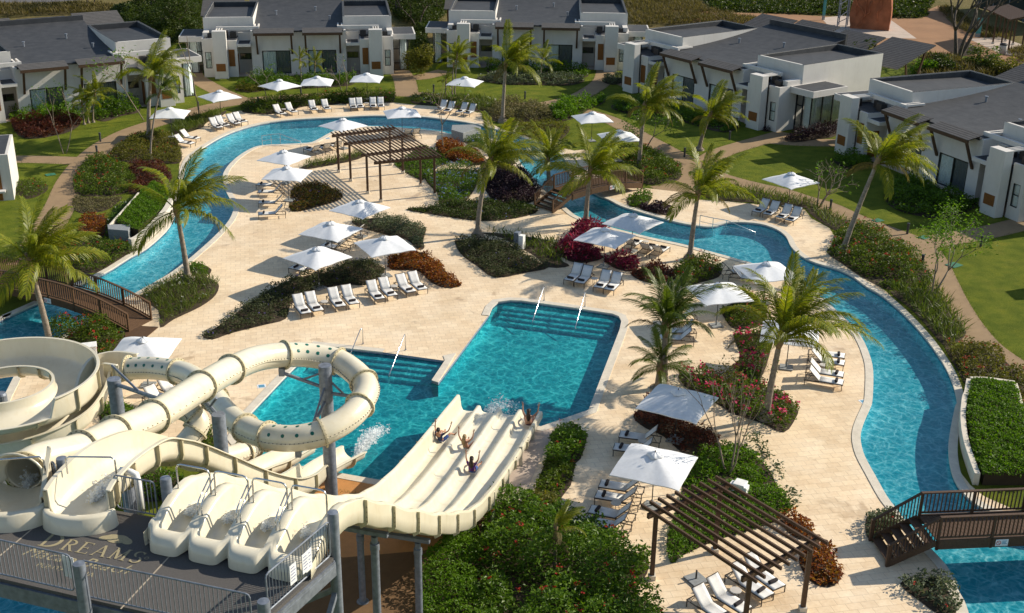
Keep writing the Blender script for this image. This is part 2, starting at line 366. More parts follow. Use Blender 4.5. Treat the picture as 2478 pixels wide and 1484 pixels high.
MT = dict(
 deck=mat_deck(), lawn=mat_lawn(), coping=mat_concrete('coping_stone', (.66, .60, .50), 2.0, .65),
 path=mat_concrete('sand_concrete', (.30, .205, .115), .9), gravel=mat_concrete('brown_gravel', (.17, .10, .05), 2.5, .95),
 rock=mat_concrete('orange_stone_paving', (.52, .25, .085), 1.1, .6), slab=mat_concrete('pale_concrete', (.50, .41, .34), .8),
 soil=mat_concrete('planting_soil', (.060, .042, .026), 2.5, .95), sand=mat_concrete('red_sand', (.30, .165, .085), .25, .95), road=mat_concrete('asphalt', (.12, .115, .12), .5, .9),
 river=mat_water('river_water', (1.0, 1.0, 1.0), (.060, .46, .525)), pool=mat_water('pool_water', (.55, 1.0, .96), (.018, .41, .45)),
 tile=mat_tile('pool_tile', (.40, .76, .84)), wtile=mat_tile('waterline_shade_tile', (.22, .27, .36)),
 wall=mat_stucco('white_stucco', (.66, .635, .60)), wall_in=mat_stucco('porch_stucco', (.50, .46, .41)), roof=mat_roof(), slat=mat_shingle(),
 fibre=mat_fibreglass(), wood=mat_wood('dark_timber', (.092, .052, .030)), wood2=mat_wood('bridge_timber', (.105, .058, .030)), door=mat_wood('orange_timber', (.21, .082, .018)),
 glass=mat_glass('window_glass', (.92, .96, .95), .10), steel=simple('galvanised_steel', (.20, .225, .27), .5, .35, .25, 6, .1), chrome=simple('polished_steel', (.62, .63, .65), .22, 1.0, .05),
 frame=simple('bronze_frame', (.062, .050, .042), .5, .3, .1), canvas=simple('white_canvas', (.73, .745, .77), .85, 0, .06, 5, .25, 6), mesh=simple('white_sling_fabric', (.69, .68, .66), .75, 0, .05, 9),
 towel=simple('dark_towel', (.022, .017, .020), .95, 0, .2, 20), darkmetal=simple('dark_metal', (.035, .034, .036), .5, .3), tabletop=simple('stone_tabletop', (.50, .47, .43), .6), grey=simple('grey_cement', (.24, .255, .26), .8, 0, .2, 8, .2),
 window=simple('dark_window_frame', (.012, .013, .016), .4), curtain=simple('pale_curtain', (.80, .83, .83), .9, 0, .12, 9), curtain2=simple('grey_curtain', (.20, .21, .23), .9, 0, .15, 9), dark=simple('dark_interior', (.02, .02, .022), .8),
 deckmat=simple('grey_rubber_matting', (.088, .082, .078), .9, 0, .3, 30, .4, 120), paint=simple('gold_paint', (.34, .29, .17), .8, 0, .15, 30), seam=simple('seam_sealant', (.40, .34, .26), .8), flange=simple('flange_fibreglass', (.56, .49, .32), .5, 0, .15, 4),
 bolt=simple('bolt_heads', (.16, .13, .09), .5, .4), dot=simple('green_skylight', (.0, .115, .085), .35), teal=simple('teal_panel', (.03, .22, .24), .6), white=simple('white_box', (.78, .78, .77), .7), sign=simple('white_sign', (.75, .76, .78), .5), ink=simple('sign_ink', (.12, .15, .3), .6), red=simple('sign_red', (.5, .04, .03), .6),
 net=simple('dark_net', (.012, .022, .018), .9), clay=simple('orange_render', (.32, .105, .045), .9, 0, .3, .9, .6, 3), manhole=simple('green_plastic', (.035, .16, .085), .6), bollard=simple('bollard_grey', (.06, .064, .07), .5, .3), blue=simple('blue_sign', (.10, .30, .45), .5),
 trunk=simple('palm_bark', (.27, .225, .18), .9, 0, .35, 6, .6, 14), twig=simple('pale_bark', (.24, .19, .14), .9, 0, .25, 6), darktwig=simple('grey_bark', (.085, .068, .055), .9, 0, .3, 3), sheath=simple('palm_fibre', (.22, .15, .075), .95, 0, .3, 8),
)
LF = dict(
 palm=mat_leaf('palm_frond', [(.075, .105, .006), (.155, .190, .010), (.26, .255, .016), (.40, .31, .035)], .45, .42, .3),
 palmdark=mat_leaf('palm_frond_green', [(.040, .068, .008), (.085, .125, .012), (.15, .17, .018)], .42, .42, .3),
 green=mat_leaf('glossy_green', [(.038, .085, .004), (.092, .175, .010), (.19, .28, .018)], .40, .42, .25),
 bright=mat_leaf('bright_green', [(.055, .125, .005), (.105, .205, .009), (.17, .27, .014)]),
 ixora=mat_leaf('ixora_green', [(.036, .068, .005), (.090, .138, .010), (.175, .205, .020)], .40, .45),
 yellowgreen=mat_leaf('yellow_green', [(0.068, 0.081, 0.010), (0.135, 0.131, 0.018), (0.243, 0.194, 0.031)]),
 heather=mat_leaf('grey_green_fine', [(.032, .042, .016), (.065, .078, .030), (.11, .12, .052)], .25, .6),
 silver=mat_leaf('silver_green', [(0.058, 0.078, 0.042), (0.110, 0.138, 0.078), (0.181, 0.198, 0.120)], .25, .6),
 strap=mat_leaf('strap_leaf', [(0.042, 0.075, 0.012), (0.097, 0.132, 0.021), (0.178, 0.188, 0.033)]),
 croton=mat_leaf('croton_orange', [(.03, .022, .006), (.15, .035, .008), (.27, .075, .010), (.30, .16, .018), (.08, .08, .012)]),
 mixed=mat_leaf('mixed_croton', [(.03, .05, .006), (.06, .085, .010), (.11, .04, .012), (.20, .15, .02), (.05, .08, .01)]),
 purple=mat_leaf('purple_leaf', [(.012, .006, .011), (.030, .012, .022), (.066, .026, .040)], .2, .5),
 redleaf=mat_leaf('red_leaf', [(.03, .014, .008), (.10, .02, .016), (.14, .05, .025), (.06, .05, .014)]),
 magenta=mat_leaf('magenta_cordyline', [(.05, .007, .018), (.19, .014, .052), (.46, .03, .13)]),
 pale=mat_leaf('pale_olive', [(0.087, 0.086, 0.034), (0.174, 0.155, 0.069), (0.273, 0.230, 0.115)], .3, .6),
 reed=mat_leaf('dry_reed', [(.055, .05, .016), (.13, .105, .04), (.22, .165, .075)], .35, .7),
 wild=mat_leaf('wild_green', [(.020, .040, .005), (.048, .075, .009), (.10, .118, .018)], .3, .5),
 f_red=mat_leaf('red_flower', [(.30, .016, .012), (.46, .045, .03)], .3), f_white=mat_leaf('white_flower', [(.65, .64, .62), (.8, .8, .78)], .3), f_pink=mat_leaf('magenta_flower', [(.50, .012, .12), (.70, .03, .19)], .3),
 f_blue=mat_leaf('blue_flower', [(.16, .22, .55), (.30, .36, .70)], .3), f_violet=mat_leaf('violet_flower', [(.10, .06, .42), (.2, .14, .55)], .3),
)
# ------------------------------------------------------------------ outlines traced on the photograph, laid on the ground plane
river_outer = ([(-420, 1040), (0, 775)] + T(0, 1, 0, 830, 220, 730, 715, 510, 940, 375, 1060, 310, 1200, 185, 1245, 110, 1290, 0)
  + T(0, 0, 1310, 1350, 1330, 1250, 1360, 1160, 1410, 1110, 1480, 1060, 1600, 990, 1750, 930, 1950, 885, 2200, 862, 2460, 850)
  + T(1, 0, 150, 840, 310, 838, 570, 845, 700, 858, 900, 885, 1040, 915, 1200, 960, 1330, 1000, 1450, 1045, 1560, 1095, 1620, 1160, 1650, 1245, 1720, 1330, 1850, 1410, 1935, 1445)
  + T(1, 1, 2020, 5, 2130, 40, 2300, 90, 2460, 130) + T(2, 1, 120, 150, 210, 155, 300, 130, 400, 122, 560, 135, 680, 175, 750, 230, 785, 300, 860, 370, 970, 420, 1110, 460, 1220, 510, 1330, 590, 1450, 660, 1600, 790, 1730, 930, 1830, 1060, 1910, 1190, 1960, 1310, 1985, 1420)
  + T(2, 2, 1970, 0, 1940, 150, 1925, 270, 1930, 380, 1955, 490, 2010, 590, 2110, 690, 2250, 760, 2467, 820, 2900, 900))
river_inner = ([(2700, 1620)] + T(2, 2, 2110, 1640, 2060, 1484, 2030, 1400, 1990, 1330, 1955, 1250, 1890, 1130, 1700, 930, 1590, 800, 1525, 715, 1470, 640, 1380, 480, 1310, 350, 1283, 250, 1285, 170, 1310, 90, 1350, 0)
  + T(2, 1, 1368, 1400, 1372, 1200, 1345, 1080, 1290, 960, 1200, 850, 1060, 720, 900, 600, 700, 500, 480, 415, 440, 405, 300, 365, 150, 325, 0, 285)
  + T(1, 1, 2230, 235, 2050, 190, 1900, 150, 1790, 118, 1700, 80, 1650, 45)
  + T(1, 0, 1560, 1450, 1450, 1370, 1400, 1300, 1330, 1225, 1290, 1175, 1265, 1110, 1180, 1040, 1060, 1000, 900, 985, 790, 972, 700, 950, 550, 935, 380, 922, 200, 915, 60, 918)
  + T(0, 0, 2467, 930, 2390, 960, 2300, 1010, 2230, 1035, 2050, 1045, 1880, 1055, 1780, 1095, 1690, 1160, 1630, 1230, 1612, 1290, 1630, 1370, 1665, 1440)
  + T(0, 1, 1690, 0, 1683, 60, 1640, 135, 1540, 240, 1440, 330, 1345, 410, 1230, 495, 1100, 570, 975, 640, 860, 695, 700, 790, 560, 880, 420, 960, 200, 1090) + [(17, 948), (0, 985), (-30, 1060), (-20, 1150), (60, 1280), (150, 1400), (225, 1520), (260, 1700), (-420, 1900)])
river_P = catmull(river_outer, 3) + catmull(river_inner, 3)
RIVER = WL(river_P)
def rnd(pts, r=3):  # smooth a closed outline a little
    return catmull(pts, r, closed=True)
pool_P = (T(1, 1, 1062, 800, 1090, 735, 1130, 700, 1220, 688, 1300, 690, 1700, 745, 1960, 785, 2010, 805, 2027, 840, 2015, 900, 1790, 1484)
  + [(1309, 1034), (1190, 1012), (1125, 1180)] + [(913, 1163), (606, 1108), (570, 1060), (598, 1008), (683, 918), (711, 890), (768, 836)] + T(1, 1, 300, 1063, 748, 1124, 652, 1268, 700, 1284))
POOL = WL(pool_P)
# ------------------------------------------------------------------ deck, lawn, paths
deck_out = (T(0, 0, 1300, 1150, 1285, 1040, 1340, 965, 1460, 925, 1500, 880, 1600, 830, 1740, 800, 1960, 825, 2090, 780, 2250, 755, 2467, 745)
  + T(1, 0, 160, 745, 350, 740, 520, 758, 700, 770, 900, 800, 1030, 820, 1080, 890, 1130, 920, 1300, 985, 1450, 1030) + [(1390, 365)]
  + T(1, 0, 1760, 1080, 1900, 1150, 2010, 1330, 2190, 1360, 2467, 1390) + [(1655, 476)] + T(2, 0, 110, 1445, 300, 1455) + T(2, 1, 500, -10, 880, 30, 930, 95, 1060, 165, 1100, 230, 1070, 300, 1050, 350, 1130, 400, 1230, 440, 1360, 545, 1470, 625, 1620, 760, 1750, 910, 1850, 1050, 1930, 1180, 2000, 1330)
  + T(2, 2, 2020, 0, 1985, 150, 1975, 270, 1985, 380, 2010, 470, 2080, 560, 2180, 640, 2500, 780))
deck_P = deck_out + [(2800, 1300), (2700, 1800), (2290, 1700), (1500, 1600), (1405, 1500)] + T(1, 2, 1530, 950, 1340, 640, 1130, 620) + [(913, 1200), (600, 1160), (440, 1120), (330, 1100), (-300, 1220), (-420, 1040), (-2, 773)] + T(0, 1, 215, 722, 700, 496, 925, 362, 1045, 297, 1185, 172, 1230, 100, 1275, 0)
DECK = WL(deck_P)
DECK_TRI = sheet('paved_deck', [DECK], [RIVER, POOL], 0.004, MT['deck'])
BIG = [(-600, -120), (600, -120), (600, 900), (-600, 900)]
sheet('ground', [BIG], [RIVER, POOL], 0.0, MT['lawn'])
def PATH(pts, wd): return ribbon(WL(pts), wd)
paths = [
 PATH([(60, 640), (112, 560), (150, 490), (172, 440), (205, 395), (250, 355), (310, 322), (372, 300), (430, 284), (490, 264), (560, 250), (640, 240), (760, 233), (880, 229), (985, 228), (1080, 238), (1190, 252), (1300, 256)], 2.3),
 PATH([(1300, 256), (1400, 268), (1480, 292), (1550, 330), (1640, 378), (1700, 412), (1760, 434), (1830, 452), (1886, 464), (1943, 482), (2003, 500), (2060, 526), (2137, 556), (2221, 590), (2255, 631), (2278, 680), (2308, 740), (2348, 800), (2400, 852), (2520, 930)], 2.1),
 PATH([(0, 386), (90, 386), (196, 390)], 2.2), PATH([(985, 228), (982, 205), (975, 185), (960, 165), (952, 150)], 2.4), PATH([(975, 188), (1020, 187), (1080, 172)], 2.4),
 PATH([(590, 246), (540, 226), (500, 205), (470, 186), (465, 170)], 2.2), PATH([(1310, 256), (1390, 238), (1440, 212), (1462, 190), (1466, 165)], 2.2), PATH([(1462, 195), (1500, 200), (1545, 215)], 2.0),
 PATH([(1690, 405), (1740, 372), (1800, 352), (1850, 338), (1905, 322)], 2.2), PATH([(1850, 338), (1930, 344), (2030, 346)], 2.6), PATH([(2221, 590), (2320, 575), (2400, 560), (2500, 535)], 2.2),
 PATH([(1655, 470), (1640, 450), (1650, 425), (1668, 405)], 3.0), PATH([(1590, 462), (1650, 455)], 2.5), PATH([(590, 246), (640, 240)], 2.2),
 WL([(0, 905), (20, 905), (420, 905), (460, 925), (300, 1120), (0, 1160)])]
sheet('garden_path', [p for p in paths[:-1]], [RIVER, POOL, DECK], 0.008, MT['path'])
sheet('orange_paving', [WL([(570, 1085), (606, 1108), (913, 1163), (1125, 1180), (1060, 1330), (830, 1350), (560, 1250), (520, 1150)])], [POOL], 0.012, MT['rock'])
sheet('gravel_yard', [WL([(830, 1350), (1060, 1330), (1130, 1260), (1165, 1190), (1230, 1200), (1400, 1500), (1350, 1900), (150, 1900), (300, 1600), (240, 1480), (560, 1250)])], [RIVER, POOL], 0.012, MT['gravel'])
sheet('concrete_runway', [WL([(1309, 1037), (1340, 1042), (1300, 1130), (1262, 1215), (1180, 1230), (1160, 1190), (1220, 1080)])], [POOL], 0.016, MT['slab'])
sheet('sand_plaza', [WL(T(2, 0, -200, 60, 300, 92, 700, 100, 1000, 118, 1400, 130, 1730, 135, 1780, 70, 1850, 40, 1960, 60, 1900, 130, 1980, 200, 2100, 250, 2230, 290, 2467, 440, 2600, 560, 2300, 440, 2000, 400, 1800, 380, 1500, 330, 1000, 300, 300, 200, -200, 110))], [], 0.008, MT['sand'])
sheet('concrete_pad', [WL(T(2, 0, 1000, 130, 1200, 110, 1510, 150, 1690, 280, 1330, 275, 1100, 240))], [], 0.016, MT['slab'])
sheet('shade_floor', [WL(T(2, 0, 2060, 280, 2300, 270, 2470, 330, 2467, 420, 2300, 390))], [], 0.016, MT['slab'])
sheet('road', [WL([(-300, 8), (-300, -12), (130, -12), (360, -12), (120, 6)])], [], 0.010, MT['road'])
# ------------------------------------------------------------------ pools
ZW, ZF = -0.13, -0.80
def pool_parts(poly, water, name):
    o = sheet(name, [poly], [], ZW, water); o.visible_shadow = True
    sheet('pool_floor', [offset(poly, .05)], [], ZF, MT['tile'])
    a = np.asarray(poly); n = len(a); s = 1 if area(poly) > 0 else -1
    for z0, z1, mt in ((ZF - .02, -.20, 'tile'), (-.20, .0, 'wtile')):  # upper band: dark waterline tile, its colour also carrying the inner wall's shade
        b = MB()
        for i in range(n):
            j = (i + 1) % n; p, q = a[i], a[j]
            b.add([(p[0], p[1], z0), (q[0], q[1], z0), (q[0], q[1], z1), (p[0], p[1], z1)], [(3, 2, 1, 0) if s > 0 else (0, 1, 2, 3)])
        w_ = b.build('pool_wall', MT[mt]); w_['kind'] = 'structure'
    return o
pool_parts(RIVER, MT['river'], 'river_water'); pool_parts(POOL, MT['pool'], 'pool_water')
def coping(poly, wd, h, name, clip=None, skip=()):
    a = np.asarray(poly); b_ = np.asarray(offset(poly, wd)); n = len(a); m = MB(); inn = np.asarray(offset(poly, -.03))
    for i in range(n):
        j = (i + 1) % n
        if clip is not None and not (clip(a[i]) and clip(a[j])): continue
        if any(math.hypot(a[i][0] - q[0], a[i][1] - q[1]) < .05 or math.hypot(a[j][0] - q[0], a[j][1] - q[1]) < .05 for q in skip): continue
        m.add([(*inn[i], -.05), (*inn[j], -.05), (*inn[j], h), (*inn[i], h), (*b_[i], h), (*b_[j], h), (*b_[i], 0), (*b_[j], 0)],
              [(0, 1, 2, 3), (3, 2, 5, 4), (4, 5, 7, 6)] if area(poly) < 0 else [(3, 2, 1, 0), (4, 5, 2, 3), (6, 7, 5, 4)])
    o = m.build(name, MT['coping']); o['kind'] = 'structure'; return o
coping(RIVER, .38, .035, 'river_coping', lambda p: -45 < p[0] < 60 and p[1] > 20)
_dv = WL(T(1, 1, 650, 1268, 701, 1285)); _top = W2(T(1, 1, 748, 1124)[0])
def _clear(p): return not any(math.hypot(p[0] - q[0], p[1] - q[1]) < .35 for q in _dv + [_top])
coping([q for q in POOL], .40, .035, 'pool_coping', None, skip=_dv + [_top])
_dp = [W2(T(1, 1, 700, 1284)[0]), W2(T(1, 1, 652, 1268)[0]), W2(T(1, 1, 748, 1124)[0]), W2(T(1, 1, 735, 1090)[0]), W2(T(1, 1, 830, 1070)[0])]
_o = MB().prism(_dp, -1.1, .034).build('pool_coping', MT['coping']); _o['kind'] = 'structure'
# broad entry steps under water
def steps(p0, p1, inward, nst, run=.42, name='pool_step'):
    a, b = Vector((*W2(p0), 0)), Vector((*W2(p1), 0)); d = (b - a).normalized(); nrm = Vector((-d.y, d.x, 0))
    if (Vector((*W2(inward), 0)) - a).dot(nrm) < 0: nrm = -nrm
    m = MB()
    for k in range(nst):
        q0 = a + nrm * (.02 + run * k); q1 = b + nrm * (.02 + run * k); zt = -.22 - .13 * k
        poly = [q0, q1, q1 + nrm * run, q0 + nrm * run]
        m.prism([(v.x, v.y) for v in poly], ZF, zt)
    o = m.build(name, MT['tile']); o['kind'] = 'structure'
steps(T(1, 1, 1180, 700)[0], T(1, 1, 1990, 806)[0], T(1, 1, 1400, 1000)[0], 4)
steps((772, 838), T(1, 1, 740, 1122)[0], (800, 950), 4)

# small inlaid depth markers
for k, (p, lb) in enumerate((((633, 935), 'pale blue inlaid depth tile at the splash pool edge'), ((793, 335), 'pale blue inlaid depth tile at the far river bend'), (T(2, 1, 1310, 1420)[0], 'pale inlaid depth tile at the right channel edge'))):
    v = W3(*p); e = empty('depth_tile', (v.x, v.y, .006), .3, lb, 'depth marker'); MB().box(-.22, .22, -.22, .22, 0, .006).build('tile', MT['sign'], e); MB().box(-.15, .15, -.15, .15, .0061, .009).build('mark', MT['blue'], e)
# ------------------------------------------------------------------ foliage
def leaf_mesh(name, P, size, mat, up=.5, aspect=.45, dirs=None, jitter=.35, fold=True):
    """many leaf-sized blades at points P; each blade is a folded lozenge of four corners"""
    n = len(P); P = np.asarray(P, float)
    if dirs is None:
        a = rng.uniform(0, 2 * np.pi, n); el = rng.normal(up * .45, .42, n)
        d = np.stack([np.cos(a) * np.cos(el), np.sin(a) * np.cos(el), np.sin(el)], 1)
    else:
        d = dirs + rng.normal(0, .18, (n, 3)); d /= np.linalg.norm(d, axis=1)[:, None]
    L = size * rng.uniform(1 - jitter, 1 + jitter, n)
    ref = rng.normal(0, .5, (n, 3)) + np.array([0, 0, 1.0]); s = np.cross(d, ref); s /= np.linalg.norm(s, axis=1)[:, None] + 1e-9
    nn = np.cross(s, d)
    w_ = (L * aspect / 2)[:, None]; Lc = L[:, None]
    A = P; B = P + d * Lc * .5 + s * w_ + nn * Lc * .06; C = P + d * Lc - nn * Lc * .12; D = P + d * Lc * .5 - s * w_ + nn * Lc * .06
    V = np.stack([A, B, C, D], 1).reshape(-1, 3)
    return mesh_np(name, V, np.arange(4 * n), np.arange(n) * 4, np.full(n, 4), mat)
SOIL = []
def scatter(poly, n):
    p = np.asarray(poly); mn, mx = p.min(0), p.max(0); A = abs(area(poly)); out = []
    need = n; fr = A / max(1e-6, np.prod(mx - mn))
    while need > 0:
        q = rng.uniform(mn, mx, (int(need / max(fr, .05) * 1.15) + 8, 2)); q = q[pip(q[:, 0], q[:, 1], poly)]; out.append(q[:need]); need -= len(q)
    return np.concatenate(out)[:n]
def footprint(pts, h):
    """outlines were traced round the whole visible mass; draw the far side in so that only the ground the plants stand on is left"""
    P = np.asarray(pts); Q = np.roll(P, -1, 0); out = []
    for x, y in P:
        ys = [a[1] + (b[1] - a[1]) * (x - a[0]) / (b[0] - a[0]) for a, b in zip(P, Q) if (a[0] - x) * (b[0] - x) <= 0 and abs(a[0] - b[0]) > 1e-6]
        top, bot = (min(ys), max(ys)) if ys else (y, y)
        if bot - top < 1: out.append((x, y)); continue
        v0 = W3(x, y); ppm = FPX / np.dot(np.array((v0.x, v0.y, -CAMH)), _F) * .9
        out.append((x, y + min(.34 * h * ppm, .24 * (bot - top)) * (bot - y) / (bot - top)))
    return out
def hedge_top(name, label, poly, mat, z0, z1, size, dens, cat='hedge', smooth=False):
    """clipped flat-topped hedge: dense small leaves in a slab that bulges a little"""
    poly = WL(catmull(poly, 4, closed=True) if smooth else poly); A = abs(area(poly)); n = int(A * dens); Pp = scatter(poly, n); ed = edge_dist(Pp[:, 0], Pp[:, 1], poly)
    top = z0 + (z1 - z0) * (.55 + .45 * np.minimum(1, ed / .35)) + .05 * np.sin(Pp[:, 0] * 2.3) * np.sin(Pp[:, 1] * 2.9) + .03 * np.sin(Pp[:, 0] * 7.1 + Pp[:, 1] * 5.3)
    z = top - np.abs(rng.normal(0, .07, n)) - size * .4; org = np.array([*np.mean(poly, 0), 0.0]); P3 = np.c_[Pp, z]
    o = link_mesh(name, leaf_mesh(name, P3 - org, size, mat, up=.45, aspect=.5), None, tuple(org)); tag(o, label, cat)
    b = MB().prism([(x - org[0], y - org[1]) for x, y in offset(poly, -.12)], 0.0, z0); b.build('inner_twigs', MT['soil'], o); return o
def bed(name, label, cat, poly, mat, h=.6, size=.12, dens=130, clump=.8, flower=None, fdens=3, fsize=.11, up=.5, aspect=.5, soil=True, world=False, strap=False, kind=None, round_=.5, smooth=True, low=.3, maxn=60000, group=None, fp=True):
    """one mass of planting: domed clumps over its outline, leaves through the outer part of each clump"""
    if not world: poly = WL(footprint(catmull(poly, 3, closed=True) if smooth else poly, h if fp else 0))
    A = abs(area(poly))
    if soil: SOIL.append(poly)
    nc = max(3, int(A / (clump * clump) * 1.5)); C = scatter(poly, nc)
    ed = edge_dist(C[:, 0], C[:, 1], poly)
    cr = clump * rng.uniform(.55, 1.0, nc); ch = h * rng.uniform(.45, 1.12, nc) * (round_ + (1 - round_) * np.minimum(1, ed / (.9 * h + .01)))
    dens *= 1.0 if strap else 1.5; n = int(min(maxn, A * dens)); Pp = scatter(poly, n)
    H = np.zeros(n)
    for s0 in range(0, n, 4000):
        q = Pp[s0:s0 + 4000]; dd = np.hypot(q[:, None, 0] - C[None, :, 0], q[:, None, 1] - C[None, :, 1]) / cr[None]
        H[s0:s0 + 4000] = (ch[None] * np.sqrt(np.maximum(0, 1 - dd ** 2))).max(1)
    keep = H > .06 * h; Pp = Pp[keep]; H = H[keep]; n = len(Pp)
    u = rng.uniform(0, 1, n) ** 1.7
    z = .02 + H * (1 - u * (1 - low * rng.uniform(0, 1, n)))
    spr = rng.uniform(0, 1, n) < .12; z = np.where(spr, z + H * rng.uniform(.0, .28, n), z)
    z = np.maximum(z - size * .3, .015)
    P3 = np.c_[Pp, z]
    nb = int(n * .16) + 4; bp_ = scatter(poly, nb); P3 = np.concatenate([P3, np.c_[bp_, .03 + rng.uniform(.05, .30, nb) * h]]); H = np.concatenate([H, np.full(nb, .3 * h)]); n += nb
    org = np.array([*np.mean(poly, 0), 0.0])
    if strap:
        a = rng.uniform(0, 2 * np.pi, n); el = rng.uniform(.6, 1.35, n)
        d = np.stack([np.cos(a) * np.cos(el), np.sin(a) * np.cos(el), np.sin(el)], 1); P3[:, 2] = .02 + .25 * H
        me = leaf_mesh(name, P3 - org, size, mat, dirs=d, aspect=aspect)
    else: me = leaf_mesh(name, P3 - org, size, mat, up=up, aspect=aspect)
    o = link_mesh(name, me, None, tuple(org)); tag(o, label, cat, group, kind)
    if flower:
        fsize *= .62; k = int(A * fdens * 1.25); idx = rng.choice(n, min(k, n), replace=False); FP = P3[idx].copy(); FP[:, 2] = .05 + H[idx] * rng.uniform(.85, 1.08, len(idx))
        Q = np.repeat(FP, 7, 0) + rng.normal(0, fsize * .42, (len(FP) * 7, 3))
        f = link_mesh('flower', leaf_mesh('flower', Q - org, fsize, LF[flower], up=.6, aspect=.85), o); f['kind'] = 'stuff'
    return o
# ------------------------------------------------------------------ palms
def frond_mesh(name, L, droop, nl, mat, curl=0.0, lw=.050, ll=1.0, hang=.75):
    """one pinnate frond along +x, arching down; leaflets hang from both sides of the rachis"""
    m = MB(); N = 16; pts = []
    x = z = 0.0; an = 0.0
    for i in range(N + 1):
        t = i / N; pts.append(Vector((x, curl * t * t, z))); x += L / N * math.cos(-an); z += L / N * math.sin(-an); an = droop * (t ** 1.5)
    m.tube(pts, [.040 * (1 - .88 * i / N) + .004 for i in range(N + 1)], 5)
    for i in range(nl):
        t = .14 + .86 * i / (nl - 1); f = t * N; k = min(int(f), N - 1); p = pts[k].lerp(pts[k + 1], f - k); d = (pts[k + 1] - pts[k]).normalized()
        le = ll * (.30 + .70 * math.sin(math.pi * min(1, .16 + .80 * t)) ** .7) * random.uniform(.82, 1.12)
        for sgn in (-1, 1):
            fw = .55 + 1.0 * t
            dr = (Vector((0, sgn, 0)) + d * fw + Vector((0, 0, random.uniform(-.15, .28)))).normalized()
            q1 = p + dr * le * .42; q2 = q1 + (dr * .8 + Vector((0, 0, -hang - random.uniform(0, .45)))).normalized() * le * .34; q3 = q2 + (dr * .35 + Vector((0, 0, -1.0 - hang))).normalized() * le * .30
            wv = d.cross(dr).cross(dr).normalized() * lw * .5
            m.add([p - wv * .5, p + wv * .5, q1 + wv, q1 - wv, q2 + wv * .7, q2 - wv * .7, q3], [(0, 1, 2, 3), (3, 2, 4, 5), (5, 4, 6)])
    V = np.array([tuple(v) for v in m.v]); loops = [i for f in m.f for i in f]; tot = [len(f) for f in m.f]
    return mesh_np(name, V, loops, np.concatenate([[0], np.cumsum(tot)[:-1]]), tot, mat)
FR = {}
for nm, mt in (('a', LF['palm']), ('g', LF['palmdark'])):
    FR[nm] = [frond_mesh('frond', 4.0, dp, 54, mt, cu) for dp, cu in ((.55, .35), (.9, -.3), (1.25, .5), (1.65, .1), (1.05, .7))]
DRY = frond_mesh('frond', 2.8, 1.5, 30, LF['reed'], .1, ll=.7)
def palm(base, top, crown=1.0, nf=24, label='', mat='a', wind=(.55, .18), r0=.19, r1=.12, lean=.5, group='coconut palms around the pools', name='palm_tree', dry=2, zlen=None, upbias=0.0, skirt=True):
    """base, top: world points; trunk curves between them; fronds in a spiral, bent by the wind"""
    base = Vector(base); top = Vector(top); e = empty(name, base, 0, label, 'palm tree', group)
    m = MB(); L = (top - base); N = 26; pts = []; rs = []
    for i in range(N + 1):
        t = i / N; h = Vector((L.x, L.y, 0)) * (t ** (1 + lean)); pts.append(Vector((h.x, h.y, L.z * t - (.08 if i == 0 else 0))))
        rs.append((r0 * 1.75 * max(0, 1 - t * 9) + r0 + (r1 - r0) * t) * (1 + .05 * math.sin(i * 2.4)))
    m.tube(pts, rs, 10); tr = m.build('trunk', MT['trunk'], e, smooth=True)
    ringm = MB()
    for i in range(1, N):
        for q in (0, .5):
            p = pts[i].lerp(pts[min(N, i + 1)], q); ringm.tube([p - Vector((0, 0, .018)), p + Vector((0, 0, .018))], [rs[i] * 1.05, rs[i] * 1.03], 10, cap=False)
    ringm.build('leaf_scar', MT['twig'], tr, smooth=True)
    sh = MB(); t_ = pts[-1]
    dirn = (pts[-1] - pts[-3]).normalized()
    sh.tube([t_ - dirn * .5, t_ - dirn * .15, t_ + dirn * .25, t_ + dirn * .6], [r1 * 1.0, r1 * 1.7, r1 * 1.6, r1 * .6], 9); sh.build('fibre_sheath', MT['sheath'], e, smooth=True)
    W_ = Vector((wind[0], wind[1], 0))
    for i in range(nf):
        az = i * 2.39996 + random.uniform(-.25, .25); q = i / (nf - 1)
        el = R(86) - q * R(86 + upbias) + random.uniform(-.12, .12)
        d = Vector((math.cos(az) * math.cos(el), math.sin(az) * math.cos(el), math.sin(el)))
        d = (d + W_ * (1.25 - .45 * q)).normalized()
        vi = min(4, int((0 if q < .25 else 1 if q < .5 else 2 if q < .8 else 3) + random.choice((0, 0, 0, 1)))) 
        me = FR[mat][vi] if not (dry and i >= nf - dry) else DRY
        o = bpy.data.objects.new('frond', me); COL.objects.link(o); adopt(o, e)
        xa = d; ya = Vector((0, 0, 1)).cross(xa); ya = ya.normalized() if ya.length > .05 else Vector((0, 1, 0)); za = xa.cross(ya)
        roll = Matrix.Rotation(random.uniform(-.5, .5) + (.35 if W_.dot(ya) < 0 else -.35), 4, 'X')
        mw = Matrix(((xa.x, ya.x, za.x, 0), (xa.y, ya.y, za.y, 0), (xa.z, ya.z, za.z, 0), (0, 0, 0, 1))) @ roll
        s = crown * random.uniform(.85, 1.12) * (.8 + .2 * min(1, q * 3))
        o.matrix_local = Matrix.Translation(t_ + dirn * (.35 - .45 * q)) @ mw @ Matrix.Scale(s, 4)
    return e
